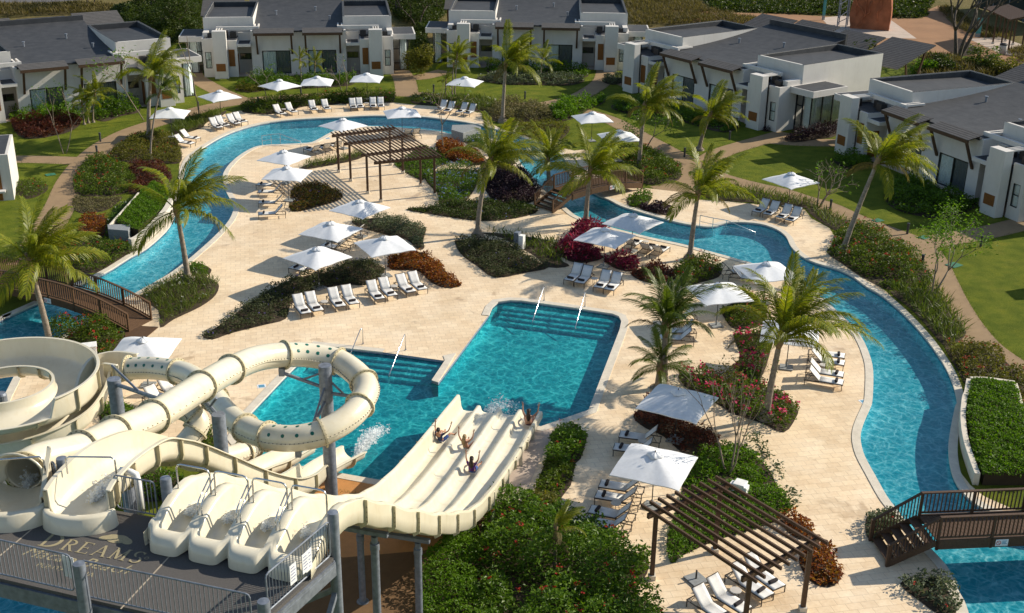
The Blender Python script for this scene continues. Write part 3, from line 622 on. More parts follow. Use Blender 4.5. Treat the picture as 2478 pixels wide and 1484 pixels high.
# ------------------------------------------------------------------ broadleaf / bare small trees
def branch_tree(name, label, base, height, mat, levels=4, spread=.55, r=.08, leaf=None, lsize=.16, nleaf=0, seed=1, stems=1, droop=0, cat='tree', lclump=.28, tilt=(0, 0), split=2, ratio=.72, first=.35):
    rr = random.Random(seed); base = Vector(base); e = empty(name, base, 0, label, cat); m = MB(); tips = []
    def grow(p, d, L, r_, lv):
        n = 4; pts = [p]; q = p
        for i in range(n):
            d = (d + Vector((rr.gauss(0, .09), rr.gauss(0, .09), rr.gauss(.03, .05) - droop * .05))).normalized(); q = q + d * L / n; pts.append(q)
        m.tube(pts, [r_ * (1 - .35 * i / n) for i in range(n + 1)], 6 if r_ > .02 else 4)
        if lv == 0: tips.append(q); return
        if lv <= 1: tips.append(q)
        k = split + (1 if rr.random() < .4 else 0); a0 = rr.uniform(0, 6.28)
        for i in range(k):
            a = a0 + i * 6.283 / k + rr.uniform(-.5, .5); ax = d.orthogonal().normalized(); ax = Matrix.Rotation(a, 3, d) @ ax
            nd = (d * math.cos(spread) + ax * math.sin(spread) * rr.uniform(.7, 1.2)).normalized(); grow(q, nd, L * ratio * rr.uniform(.75, 1.2), r_ * .62, lv - 1)
    for s_ in range(stems):
        a = s_ * 6.283 / stems + .5; st = .0 if stems == 1 else .28
        grow(Vector((0, 0, -.05)) + Vector((math.cos(a), math.sin(a), 0)) * st * .4, Vector((tilt[0] + math.cos(a) * st, tilt[1] + math.sin(a) * st, 1)).normalized(), height * first, r, levels)
    m.build('trunk', mat, e, smooth=True)
    if leaf and nleaf:
        Tp = np.array([tuple(t) for t in tips]); idx = rng.integers(0, len(Tp), nleaf); P = Tp[idx] + rng.normal(0, lclump, (nleaf, 3))
        link_mesh('crown', leaf_mesh('crown', P, lsize, LF[leaf], up=.1, aspect=.45), e)
    return e
def round_bush(name, label, loc, rx, h, mat, n=1500, size=.15, cat='shrub', flower=None, group=None, ry=None, fn=60):
    """free-standing bush: leaf clumps over several lobes"""
    k = 14; ry = ry or rx; lob = np.c_[rng.uniform(-.6, .6, k) * rx, rng.uniform(-.6, .6, k) * ry, rng.uniform(.25, .78, k) * h]; lr = rng.uniform(.28, .5, k) * min(rx, h)
    i = rng.integers(0, k, n); d = rng.normal(0, 1, (n, 3)); d /= np.linalg.norm(d, axis=1)[:, None]; P = lob[i] + d * (lr[i] * rng.uniform(.55, 1.05, n))[:, None]
    P = P[P[:, 2] > .03]; me = leaf_mesh(name, P, size, mat, up=.3, aspect=.5)
    o = link_mesh(name, me, None, loc); tag(o, label, cat, group)
    if flower:
        Q = np.repeat(P[rng.choice(len(P), fn)] * 1.04, 6, 0) + rng.normal(0, .05, (fn * 6, 3)); link_mesh('flower', leaf_mesh('flower', Q, .1, LF[flower], up=.6, aspect=.9), o)
    return o
# ------------------------------------------------------------------ planting beds, from the pool edge outwards
B = bed
# left bank of the river
B('ixora_shrubs', 'red-flowered green shrubs between the garden path and the upper left river bend', 'shrubs', T(0, 0, 545, 1400, 560, 1220, 690, 1115, 820, 1150, 900, 1180, 960, 1260, 990, 1330, 900, 1400, 760, 1420), LF['ixora'], .95, .17, 110, .9, 'f_red', 1.0, .15)
B('croton_shrubs', 'yellow-green shrubs with orange tips beside the thin young palm by the river', 'shrubs', T(0, 0, 800, 1130, 860, 1030, 1000, 965, 1150, 950, 1270, 1000, 1310, 1090, 1300, 1180, 1150, 1180, 950, 1180), LF['yellowgreen'], .9, .16, 110, .85, 'f_red', .35, .12)
B('red_leaf_shrubs', 'dark red shrubs behind the leaning palm on the river bank', 'shrubs', T(0, 0, 930, 1190, 1150, 1170, 1240, 1260, 1190, 1380, 1060, 1400, 930, 1400, 985, 1310), LF['redleaf'], .9, .17, 110, .8)
B('ornamental_grass', 'strappy green grass clumps behind the loungers at the river curve', 'grass clump', T(0, 0, 1255, 900, 1360, 850, 1560, 810, 1640, 800, 1590, 850, 1490, 890, 1460, 925, 1340, 965, 1270, 980), LF['strap'], .75, .62, 90, .6, aspect=.06, strap=True)
B('white_flower_shrubs', 'green shrubs dotted with white flowers beside the low planter wall', 'shrubs', T(0, 1, 760, 210, 800, 60, 860, -30, 1040, -60, 960, 40, 850, 150, 790, 215), LF['green'], .7, .13, 120, .7, 'f_white', 1.6, .10)
B('brown_croton_shrubs', 'reddish brown croton shrubs uphill from the raised planter slab', 'shrubs', T(0, 1, 600, 70, 740, 50, 770, 120, 745, 230, 640, 250, 560, 180), LF['croton'], .8, .16, 110, .8)
B('ixora_shrubs', 'long bed of red-flowered shrubs along the straight river wall left of the bridge', 'shrubs', T(0, 1, 0, 340, 200, 260, 560, 210, 790, 250, 930, 260, 985, 325, 880, 395, 700, 488, 540, 470, 400, 420, 0, 410), LF['ixora'], 1.0, .15, 120, .9, 'f_red', 1.2, .15)
B('ground_cover', 'dull olive ground cover beside the tan path near the left palm', 'ground cover', T(0, 0, 545, 1420, 720, 1430, 880, 1420, 830, 1484) + T(0, 1, 740, 45, 600, 60, 530, 20), LF['pale'], .28, .13, 130, .6, kind='stuff')
B('ixora_shrubs', 'small red-dotted shrubs by the tan path at the left frame edge', 'shrubs', T(0, 0, 105, 1390, 140, 1290, 250, 1290, 340, 1330, 330, 1390, 200, 1440), LF['ixora'], .7, .15, 100, .8, 'f_red', .6, .12)
hedge_top('hedge', 'trimmed bright green hedge in the raised planter at the river bend', [(283, 558), (350, 478), (376, 460), (408, 474), (416, 492), (396, 526), (340, 580), (316, 576)], LF['bright'], .72, .92, .13, 420)
# palm bed below the river
B('ixora_shrubs', 'dark glossy shrub at the top of the round palm bed by the river', 'shrubs', T(0, 1, 1350, 440, 1400, 405, 1475, 405, 1530, 470, 1480, 520, 1380, 500), LF['green'], .9, .16, 130, .7)
B('ornamental_grass', 'grassy bed with white flowers around the leaning palm beside the left bridge', 'grass clump', T(0, 1, 1010, 655, 1280, 505, 1360, 490, 1500, 500, 1580, 560, 1560, 650, 1450, 735, 1260, 825, 1160, 885, 1145, 760), LF['strap'], .65, .50, 95, .55, 'f_white', 1.2, .09, aspect=.07, strap=True)
B('ixora_shrubs', 'tall red-flowered bush under the near end of the left bridge', 'shrubs', T(0, 1, 345, 900, 520, 820, 740, 830, 880, 890, 905, 960, 830, 1060, 700, 1110, 590, 1080, 400, 1010), LF['ixora'], 1.7, .15, 190, .9, 'f_red', 2.2, .15)
# long dark bed in front of the paired umbrellas
B('heather_shrubs', 'long dark heather bed with violet flowers behind the row of eight loungers', 'shrubs', [(490, 812), (530, 780), (600, 728), (660, 690), (720, 664), (800, 648), (850, 622), (915, 632), (930, 662), (890, 690), (830, 690), (760, 705), (705, 735), (692, 772), (640, 787), (560, 807), (515, 822)], LF['heather'], .75, .13, 170, .7, 'f_violet', .7, .08)
B('croton_shrubs', 'orange and yellow croton bed by the loungers near the pool path', 'shrubs', T(1, 1, 340, 380, 430, 330, 560, 310, 660, 360, 740, 430, 800, 510, 870, 580, 760, 600, 650, 560, 560, 480, 430, 470, 350, 460), LF['croton'], .85, .17, 150, .75)
B('silver_shrubs', 'grey-green rounded shrubs behind the white umbrella by the winding path', 'shrubs', T(1, 1, 75, 115, 200, 70, 340, 65, 500, 110, 612, 155, 590, 240, 600, 310, 550, 320, 470, 250, 330, 215, 230, 190, 130, 160), LF['silver'], .95, .13, 190, .8)
# bed with the grey utility box
B('heather_shrubs', 'dark grey-green heather mound in front of the grey utility box', 'shrubs', T(1, 1, 830, 240, 950, 225, 1150, 235, 1240, 280, 1380, 370, 1500, 450, 1330, 490, 1110, 525, 980, 440, 880, 370, 830, 300), LF['heather'], .7, .13, 180, .7, 'f_violet', .25, .07)
B('strap_plants', 'pale green strappy lilies around the grey utility box', 'lily plants', T(1, 1, 1000, 200, 1180, 195, 1300, 205, 1540, 250, 1640, 290, 1580, 380, 1650, 440, 1500, 450, 1400, 370, 1260, 290, 1140, 230), LF['strap'], .5, .55, 40, .8, aspect=.10, strap=True)
B('cordyline_shrubs', 'magenta cordyline clump under the two umbrellas near the river', 'shrubs', T(1, 1, 1560, 340, 1620, 230, 1660, 160, 1730, 110, 1900, 125, 1920, 200, 1800, 300, 1900, 380, 1700, 420), LF['magenta'], 1.3, .42, 70, .8, aspect=.22, up=.9)
B('cordyline_shrubs', 'smaller magenta cordyline clump behind the lounger pair at the pool', 'shrubs', T(1, 1, 1900, 390, 2010, 340, 2110, 370, 2150, 450, 2080, 480, 1960, 450), LF['magenta'], 1.1, .38, 70, .7, aspect=.22, up=.9)
B('red_leaf_shrubs', 'dark red low shrubs between the magenta plants and the upright palm', 'shrubs', T(1, 1, 2090, 490, 2180, 430, 2320, 420, 2420, 520, 2300, 570, 2160, 545), LF['redleaf'], .7, .2, 90, .7)
# island bed by the brown pergola
B('plumbago_shrubs', 'blue-flowered bushes right of the brown pergola', 'shrubs', T(1, 0, 600, 1290, 680, 1220, 830, 1190, 980, 1215, 985, 1320, 930, 1420, 860, 1484, 710, 1480, 700, 1410), LF['green'], 1.1, .14, 150, .9, 'f_blue', 5, .10)
B('croton_shrubs', 'orange croton mass behind the brown pergola', 'shrubs', T(1, 0, 690, 1020, 780, 1000, 900, 1060, 1010, 1110, 1025, 1190, 900, 1190, 780, 1160, 700, 1110), LF['croton'], 1.2, .2, 110, .9)
B('purple_shrubs', 'dark purple bushes between the curved palm and the wooden bridge', 'shrubs', T(1, 0, 1010, 1250, 1040, 1180, 1140, 1150, 1270, 1220, 1380, 1290, 1440, 1360, 1410, 1450, 1240, 1484, 1080, 1440), LF['purple'], 1.6, .17, 150, .9)
B('plumbago_shrubs', 'blue-flowered bushes at the river beside the pump plinth', 'shrubs', T(1, 0, 850, 1010, 900, 970, 1000, 975, 1060, 1010, 1180, 1060, 1260, 1120, 1280, 1180, 1180, 1180, 1050, 1100, 960, 1060), LF['green'], 1.0, .15, 120, .8, 'f_blue', 4, .10)
B('ground_cover', 'green ground cover in the island bed beyond the pergola posts', 'ground cover', T(1, 0, 380, 1190, 480, 1130, 560, 1060, 690, 1080, 780, 1170, 700, 1210, 600, 1290, 560, 1300), LF['green'], .45, .15, 120, .7, kind='stuff')
B('ornamental_grass', 'strappy grass strip along the pergola paving on the island', 'grass clump', T(0, 0, 2170, 1230, 2260, 1165, 2467, 1135) + T(1, 0, 120, 1090, 180, 1120, 60, 1170), LF['strap'], .6, .5, 80, .6, aspect=.07, strap=True)
B('ground_cover', 'dark low planting with blue flecks at the foot of the curved palm', 'ground cover', T(1, 1, 465, 30, 700, -10, 860, -40, 1080, -50, 1240, -30, 1400, 0, 1400, 60, 1180, 108, 960, 112, 700, 75), LF['wild'], .5, .14, 150, .7, 'f_blue', .3, .08, kind='stuff')
B('croton_shrubs', 'small dark bed of mixed croton beside the pergola shadow', 'shrubs', [(703, 470), (712, 450), (770, 440), (822, 462), (826, 482), (780, 498), (706, 513)], LF['mixed'], .6, .15, 130, .7, 'f_violet', .5, .08)
# far bank hedges
B('ixora_shrubs', 'green hedge with red flecks behind the far lounger pairs', 'hedge', T(0, 0, 1750, 800, 1765, 740, 1960, 695, 2200, 690, 2467, 665, 2467, 750, 2200, 772, 1960, 828, 1780, 818), LF['ixora'], 1.0, .18, 95, .9, 'f_red', .35, .14)
B('ixora_shrubs', 'pink-flecked hedge behind the far four loungers in line', 'hedge', T(1, 0, 0, 680, 150, 665, 370, 660, 378, 735, 340, 745, 120, 745, 0, 752), LF['ixora'], 1.0, .18, 95, .9, 'f_pink', .4, .13)
B('strap_plants', 'white-flowered strappy border at the far river bank', 'shrubs', T(1, 0, 500, 725, 560, 685, 800, 690, 1000, 690, 1130, 740, 1120, 800, 1030, 815, 900, 790, 700, 765, 540, 755), LF['strap'], .8, .5, 75, .8, 'f_white', .8, .10, aspect=.09, strap=True)
B('pale_shrubs', 'pale olive feathery shrubs at the foot of the tall palm', 'shrubs', T(1, 0, 1060, 840, 1100, 760, 1200, 720, 1400, 750, 1520, 790, 1540, 870, 1350, 880, 1150, 890), LF['pale'], 1.5, .2, 100, 1.0)
B('ixora_shrubs', 'low yellow-green bushes at the narrow river bend', 'shrubs', T(1, 0, 1180, 900, 1350, 890, 1540, 880, 1640, 900, 1640, 960, 1560, 1020, 1420, 1020, 1250, 965), LF['yellowgreen'], .9, .17, 100, .9)
B('glossy_shrubs', 'big-leaved glossy bush left of the umbrella by the lawn', 'shrubs', T(1, 0, 1500, 800, 1560, 755, 1600, 690, 1750, 730, 1880, 700, 1905, 740, 1780, 800, 1700, 850, 1560, 880), LF['bright'], 1.5, .28, 75, 1.0)
B('ixora_shrubs', 'red-flowered shrubs at the far end of the wooden bridge', 'shrubs', T(1, 0, 2010, 1080, 2110, 1050, 2250, 1090, 2380, 1160, 2455, 1230, 2440, 1300, 2330, 1330, 2200, 1330, 2060, 1240), LF['ixora'], 1.4, .18, 120, 1.0, 'f_red', 1.3, .15)
B('glossy_shrubs', 'light green low bush beside the bridge at the water', 'shrubs', T(1, 0, 2060, 1460, 2100, 1400, 2200, 1385, 2245, 1430, 2200, 1484, 2110, 1500), LF['green'], .8, .18, 110, .8)
B('purple_shrubs', 'low purple bush on the river bank beyond the bridge', 'shrubs', T(1, 1, 2150, 20, 2230, -20, 2330, -30, 2385, 30, 2370, 72, 2270, 60), LF['purple'], .7, .2, 110, .8)
# right bank
B('ornamental_grass', 'strappy grass border above the four grey-shaded loungers on the right bank', 'grass clump', T(2, 0, 160, 1420, 250, 1340, 420, 1350, 700, 1400, 930, 1460, 960, 1500, 800, 1500, 500, 1465, 300, 1455), LF['strap'], .8, .62, 60, .8, aspect=.07, strap=True)
B('ornamental_grass', 'strappy grass beside the leaning palm foot on the right bank', 'grass clump', T(2, 1, 880, 0, 1000, 10, 1110, 70, 1200, 110, 1120, 180, 1060, 160, 940, 80), LF['strap'], .8, .6, 60, .8, aspect=.07, strap=True)
B('ixora_shrubs', 'large red-flowered shrub mass around the leaning palm on the right bank', 'shrubs', T(2, 1, 1040, 340, 1090, 250, 1110, 170, 1200, 110, 1330, 130, 1480, 200, 1620, 300, 1720, 370, 1800, 490, 1790, 570, 1620, 600, 1480, 610, 1310, 530, 1160, 430), LF['ixora'], 1.3, .17, 130, 1.0, 'f_red', 1.5, .15)
B('ornamental_grass', 'tall strappy grass with white dots between river and curving path', 'grass clump', T(2, 1, 1500, 625, 1640, 590, 1800, 560, 1890, 650, 1960, 780, 2050, 920, 1960, 1010, 1880, 1010, 1760, 870, 1640, 745), LF['strap'], .9, .75, 75, .7, 'f_white', .35, .1, aspect=.06, strap=True)
B('ixora_shrubs', 'yellow-green shrubs with red flowers above the raised planter on the right', 'shrubs', T(2, 1, 1890, 1020, 1980, 1010, 2090, 960, 2250, 1010, 2360, 1110, 2480, 1190, 2600, 1300, 2600, 1480, 2430, 1450, 2380, 1340, 2200, 1310, 2060, 1310, 1990, 1200), LF['yellowgreen'], 1.1, .15, 150, .9, 'f_red', 1.4, .13)
hedge_top('hedge', 'clipped bright green hedge in the stone planter beside the right channel', T(2, 1, 2072, 1340, 2200, 1338, 2380, 1362, 2425, 1480) + T(2, 2, 2450, 80, 2500, 180, 2560, 300, 2560, 570, 2150, 570, 2078, 380, 2042, 150, 2048, 0), LF['bright'], .62, .86, .13, 520)
# bed between the pools and the right channel
B('ixora_shrubs', 'red-topped round shrub at the foot of the palm near the channel curve', 'shrubs', T(2, 1, -60, 430, 20, 390, 110, 365, 200, 380, 280, 450, 260, 520, 130, 560, 0, 590, -70, 540), LF['ixora'], 1.2, .16, 150, .9, 'f_red', 1.5, .15)
B('ixora_shrubs', 'orange-flowered shrubs right of the free-standing umbrella base', 'shrubs', T(2, 1, 275, 740, 400, 640, 440, 580, 560, 640, 610, 720, 580, 860, 450, 900, 360, 890, 310, 830), LF['ixora'], 1.1, .15, 160, .9, 'f_red', 1.6, .14)
B('bougainvillea', 'magenta bougainvillea mass around the big right palm', 'shrubs', T(2, 1, 380, 960, 370, 890, 450, 900, 600, 870, 640, 980, 600, 1150, 560, 1260, 640, 1330, 690, 1290, 760, 1360, 830, 1470) + T(2, 2, 820, 70, 730, 180, 560, 110, 320, 30) + T(2, 1, 330, 1484, 60, 1340, -30, 1270, 0, 1180, 180, 1190, 330, 1215, 400, 1120, 412, 1040), LF['ixora'], .95, .15, 135, .9, 'f_pink', 3.6, .20)
B('dark_shrubs', 'dark brown-red shrubs under the umbrella at the pool corner', 'shrubs', T(1, 2, 2110, 70, 2150, -20, 2230, -100, 2420, 20, 2467, 60) + T(2, 2, 120, 100, 240, 170, 250, 290, 100, 330, 0, 330) + T(1, 2, 2330, 210, 2200, 150), LF['redleaf'], .9, .15, 140, .8)
B('ground_cover', 'green leafy ground cover above the slatted pergola at the right', 'ground cover', T(2, 2, 20, 340, 250, 260, 430, 260, 600, 390, 700, 570, 790, 720, 700, 800, 660, 830, 420, 910, 240, 960, 0, 1070, -90, 1120, -110, 900, -30, 700, 0, 500), LF['bright'], .55, .15, 190, .8, kind='stuff')
B('pale_shrubs', 'sparse pale shrubs lining the edge of the deck beside the ground cover', 'shrubs', T(2, 2, 430, 230, 510, 200, 640, 320, 720, 440, 760, 560, 840, 680, 800, 740, 720, 600, 620, 410, 500, 290), LF['silver'], 1.0, .17, 110, .7, soil=False)
B('croton_shrubs', 'yellow croton by the right end of the slatted pergola', 'shrubs', T(2, 2, 700, 800, 850, 770, 945, 880, 960, 960, 860, 960, 760, 900), LF['croton'], .8, .19, 150, .7)
B('croton_shrubs', 'orange-red croton in the rounded bed in front of the pergola post', 'shrubs', T(2, 2, 880, 980, 1000, 950, 1070, 1000, 1120, 1120, 1140, 1240, 1060, 1300, 940, 1270, 860, 1170, 840, 1080), LF['croton'], .8, .18, 150, .7, 'f_red', .5, .12)
B('glossy_shrubs', 'green shrub at the deck edge behind the right bridge steps', 'shrubs', T(2, 2, 1330, 930, 1320, 820, 1350, 720, 1480, 690, 1540, 760, 1600, 860, 1500, 930, 1390, 975), LF['silver'], 1.2, .16, 170, .8, 'f_red', .4, .13)
B('glossy_shrubs', 'red-flecked shrub in front of the right bridge steps at the frame bottom', 'shrubs', T(2, 2, 1570, 1270, 1700, 1190, 1880, 1160, 1960, 1260, 1990, 1380, 1990, 1500, 1860, 1500, 1700, 1390), LF['silver'], 1.3, .16, 190, .8, 'f_red', .5, .13)
# foreground thicket
B('hibiscus_thicket', 'tall green hibiscus thicket with red flowers below the racing slide', 'shrubs', T(1, 2, 960, 1500, 960, 1200, 1010, 950, 1050, 800, 1120, 690, 1300, 680, 1500, 740, 1700, 830, 1900, 900, 2060, 1030, 2210, 1080, 2210, 1200, 2130, 1330, 2240, 1430, 2330, 1600, 2000, 1900, 1100, 1900), LF['green'], 1.9, .17, 210, 1.1, 'f_red', .8, .15, maxn=75000, fp=False)
B('yellow_thicket', 'lighter yellow-green bushes on the left flank of the hibiscus thicket', 'shrubs', T(1, 2, 590, 1560, 600, 1200, 730, 980, 900, 860, 960, 830, 1010, 950, 960, 1200, 960, 1560), LF['bright'], 2.0, .13, 260, 1.0, fp=False)
B('ixora_shrubs', 'dark glossy bush at the corner of the pool and the runway', 'shrubs', T(1, 2, 1505, 250, 1560, 150, 1690, 130, 1780, 190, 1760, 280, 1730, 370, 1620, 470, 1470, 430), LF['green'], 1.3, .17, 200, .8, 'f_red', .5, .14, smooth=False, fp=False)
B('ixora_shrubs', 'narrow shrub strip between the runway and the shaded paving', 'shrubs', T(1, 2, 1470, 400, 1620, 400, 1690, 420, 1660, 560, 1570, 680, 1400, 680, 1410, 560), LF['ixora'], 1.0, .16, 180, .7, 'f_red', .4, .13, smooth=False, fp=False)
B('croton_shrubs', 'yellow-green bush where the runway strip meets the thicket', 'shrubs', T(1, 2, 1350, 720, 1400, 620, 1570, 620, 1590, 740, 1520, 840, 1380, 840), LF['yellowgreen'], 1.3, .18, 170, .8, smooth=False, fp=False)
B('glossy_shrubs', 'green bush under the crest of the open slide', 'shrubs', [(318, 1150), (380, 1120), (430, 1135), (450, 1180), (380, 1215), (320, 1200)], LF['green'], 1.0, .16, 160, .8)
B('glossy_shrubs', 'green bush below the bend of the low tube slide', 'shrubs', [(480, 1045), (508, 1030), (530, 1075), (515, 1110), (485, 1090)], LF['ixora'], 1.2, .15, 200, .7)
B('glossy_shrubs', 'dark green bush behind the steel post at the spiral slide', 'shrubs', [(240, 985), (290, 960), (330, 1000), (300, 1040), (250, 1030)], LF['green'], .8, .15, 180, .7, 'f_white', .6, .1)
# villa gardens
B('hedge', 'bright green hedge below the windows of the left villa', 'hedge', T(0, 0, 60, 790, 120, 750, 300, 755, 420, 765, 560, 735, 600, 830, 500, 880, 300, 895, 100, 895), LF['bright'], 1.5, .22, 90, 1.0, round_=.7)
B('red_leaf_shrubs', 'broad reddish brown shrub mass in front of the left villa', 'shrubs', T(0, 0, 90, 860, 300, 840, 560, 835, 580, 900, 500, 955, 380, 985, 240, 1005, 130, 980), LF['redleaf'], 1.15, .2, 100, 1.0)
B('hedge', 'dark green hedge between the clustered palms and the tall palm', 'hedge', T(0, 0, 690, 860, 700, 800, 860, 730, 990, 740, 1010, 810, 880, 840, 760, 880), LF['green'], 1.9, .22, 95, 1.0, round_=.7)
B('hedge', 'shaded mixed shrubs along the front of the top left-centre villa', 'hedge', T(0, 0, 1720, 640, 1790, 560, 2000, 560, 2250, 570, 2467, 560, 2467, 625, 2200, 640, 1900, 655), LF['green'], 1.5, .22, 80, 1.0)
B('pale_shrubs', 'grey-green mounds on the lawn edge before the top left-centre villa', 'shrubs', T(0, 0, 1700, 650, 1760, 610, 1890, 620, 1900, 655, 1800, 670), LF['yellowgreen'], 1.0, .2, 90, .9)
B('hedge', 'dark shrubs by the right porch of the top left-centre villa', 'hedge', T(1, 0, -60, 610, -20, 560, 90, 540, 110, 590, 40, 625), LF['green'], 1.6, .2, 90, 1.0)
round_bush('yellow_bush', 'round yellow-green bush standing between the two top villas', (*W2(T(1, 0, 562, 552)[0]), 0), 1.9, 3.4, LF['yellowgreen'], 2600, .26)
B('hedge', 'dark green hedge under the doors of the top centre villa', 'hedge', T(1, 0, 1050, 520, 1100, 470, 1400, 490, 1660, 500, 1770, 490, 1785, 550, 1700, 560, 1400, 530, 1150, 540), LF['green'], 1.5, .22, 85, 1.0)
B('pale_shrubs', 'grey-green white-flecked mounds on the lawn before the top centre villa', 'shrubs', T(1, 0, 980, 570, 1080, 530, 1300, 540, 1600, 550, 1760, 580, 1650, 620, 1400, 615, 1150, 610), LF['silver'], 1.1, .2, 90, .9, 'f_white', .3, .1)
B('pale_shrubs', 'white-flecked bush beside the path right of the top centre villa', 'shrubs', T(1, 0, 1890, 590, 1930, 545, 2030, 550, 2050, 590, 1960, 615), LF['silver'], 1.2, .2, 90, .9, 'f_white', .3, .1)
B('hedge', 'shaded dark hedge in front of the right villa behind the two palms', 'hedge', T(1, 0, 1950, 780, 2020, 720, 2200, 740, 2467, 800) + T(2, 0, 200, 860, 420, 900, 300, 960, 60, 900) + T(1, 0, 2300, 830, 2100, 830), LF['green'], 1.2, .22, 90, 1.0)
B('hedge', 'dark purple clipped hedge along the path to the right villa', 'hedge', T(2, 0, 735, 1015, 800, 975, 960, 940, 1100, 905, 1105, 985, 960, 1010, 820, 1030), LF['purple'], 1.25, .16, 170, .7, round_=.85, low=.5)
B('purple_shrubs', 'small dark bush under the window of the right villa pier', 'shrubs', T(2, 0, 560, 935, 600, 905, 650, 910, 655, 945, 600, 955), LF['purple'], 1.1, .16, 130, .6)
B('hedge', 'tall dark hedge at the left pier of the far right villa', 'hedge', T(2, 0, 1100, 1180, 1130, 1120, 1330, 1120, 1350, 1200, 1230, 1230), LF['green'], 1.4, .2, 110, .9)
B('hedge', 'deep green shrub border along the front of the far right villa', 'hedge', T(2, 0, 1480, 1330, 1560, 1260, 1750, 1310, 1950, 1390, 2110, 1430, 2120, 1500, 1900, 1580, 1600, 1540, 1460, 1450), LF['green'], 1.3, .2, 120, 1.0)
# wild ground behind the villas
for nm, lb, pl, mt, hh, sz, ds in (
 ('wild_scrub', 'dark wild scrub behind the two top left villas', T(0, 0, 840, 200, 830, 60, 1000, 20, 1250, 0, 1500, -40, 1460, 120, 1460, 300, 1300, 330, 1180, 300, 1000, 240), 'wild', 2.6, .34, 55),
 ('wild_scrub', 'mixed green and russet scrub between the two top villas', T(1, 0, 330, 30, 400, -60, 800, -60, 800, 60, 700, 170, 620, 250, 640, 420, 560, 440, 500, 380, 530, 200, 400, 150), 'wild', 2.8, .34, 55),
 ('dry_reeds', 'tall dry grass behind the right villas of the top row', T(1, 0, 2050, -40, 2467, -60) + T(2, 0, 200, 60, 540, 150, 480, 190, 250, 200, 60, 190) + T(1, 0, 2300, 190, 2100, 190), 'reed', 2.2, .7, 40),
 ('dry_reeds', 'dry golden grass field at the top left corner', T(0, 0, -300, 110, -200, 30, 300, 30, 700, 30, 820, 60, 780, 110, 420, 110, 100, 130), 'reed', 1.8, .8, 26),
 ('dry_reeds', 'reed clumps beside the sandy plaza behind the right porch roofs', T(2, 0, 1680, 560, 1720, 400, 1900, 380, 1960, 420, 2150, 460, 2380, 530, 2480, 600, 2300, 620, 2000, 600, 1800, 620), 'reed', 3.4, .9, 45),
 ('dry_reeds', 'yellow reeds along the sandy walkway at the top right', T(2, 0, 1830, 60, 1960, 50, 2100, 150, 2350, 230, 2350, 290, 2100, 260, 1960, 180), 'reed', 1.5, .6, 45),
 ('dry_reeds', 'yellow reed tuft beside the far pergola', T(2, 0, 2350, 380, 2467, 330, 2560, 380, 2500, 460, 2420, 440), 'reed', 1.2, .6, 60),
 ('crop_rows', 'dark green field of low crops at the top right', T(2, 0, 200, 50, 210, -60, 1100, -80, 1800, -90, 1780, 60, 1720, 132, 1400, 125, 1000, 110, 300, 85), 'wild', .9, .5, 18)):
    B(nm, lb, 'wild plants', pl, LF[mt], hh, sz, ds, 1.8, aspect=.12 if mt == 'reed' else .5, strap=(mt == 'reed'), soil=False, kind='stuff', maxn=26000)
sheet('soil', SOIL, [RIVER, POOL], 0.020, MT['soil'])

for k, (p_, r_, h_, mt_, lb_) in enumerate(((T(2, 0, 1740, 560)[0], 1.6, 2.2, 'bright', 'leafy green bush under the strut of the right porch roof'), (T(2, 0, 1900, 560)[0], 1.9, 2.4, 'wild', 'dark green bush before the reeds at the sandy plaza'), (T(2, 0, 2160, 540)[0], 2.2, 3.2, 'strap', 'upright green bush at the foot of the bare tree'), (T(2, 0, 2360, 580)[0], 2.6, 2.4, 'yellowgreen', 'broad yellow-green bush behind the cut-off villa roof'))):
    round_bush('wild_bush', lb_, (*W2(p_), 0), r_, h_, LF[mt_], 2200, .3)
# ragged grass along the edges of paths and deck
_pts = []
for poly in paths[:-1] + [DECK]:
    p = np.asarray(poly); q = np.roll(p, -1, 0); L_ = np.linalg.norm(q - p, axis=1)
    for a_, b_, l_ in zip(p, q, L_):
        if l_ < .01 or l_ > 40: continue
        k = int(l_ * 26) + 1; t_ = rng.uniform(0, 1, k)[:, None]; d_ = (b_ - a_) / l_; n_ = np.array([d_[1], -d_[0]])
        _pts.append(a_ + (b_ - a_) * t_ + n_ * rng.normal(0, .10, k)[:, None])
_pts = np.concatenate(_pts); _ok = np.ones(len(_pts), bool)
for poly in [RIVER, POOL]: _ok &= ~pip(_pts[:, 0], _pts[:, 1], offset(poly, .5))
for poly in paths[:-1] + [DECK]: _ok &= ~(pip(_pts[:, 0], _pts[:, 1], poly) & (edge_dist(_pts[:, 0], _pts[:, 1], poly) > .09))
_pts = _pts[_ok & (_pts[:, 1] > 35) & (_pts[:, 1] < 145)][:60000]
_g = link_mesh('lawn_edge_grass', leaf_mesh('lawn_edge_grass', np.c_[_pts, np.full(len(_pts), .0)], .13, LF['strap'], up=2.0, aspect=.14)); tag(_g, 'ragged tufts of grass where the lawns meet the paths', 'grass', None, 'stuff')
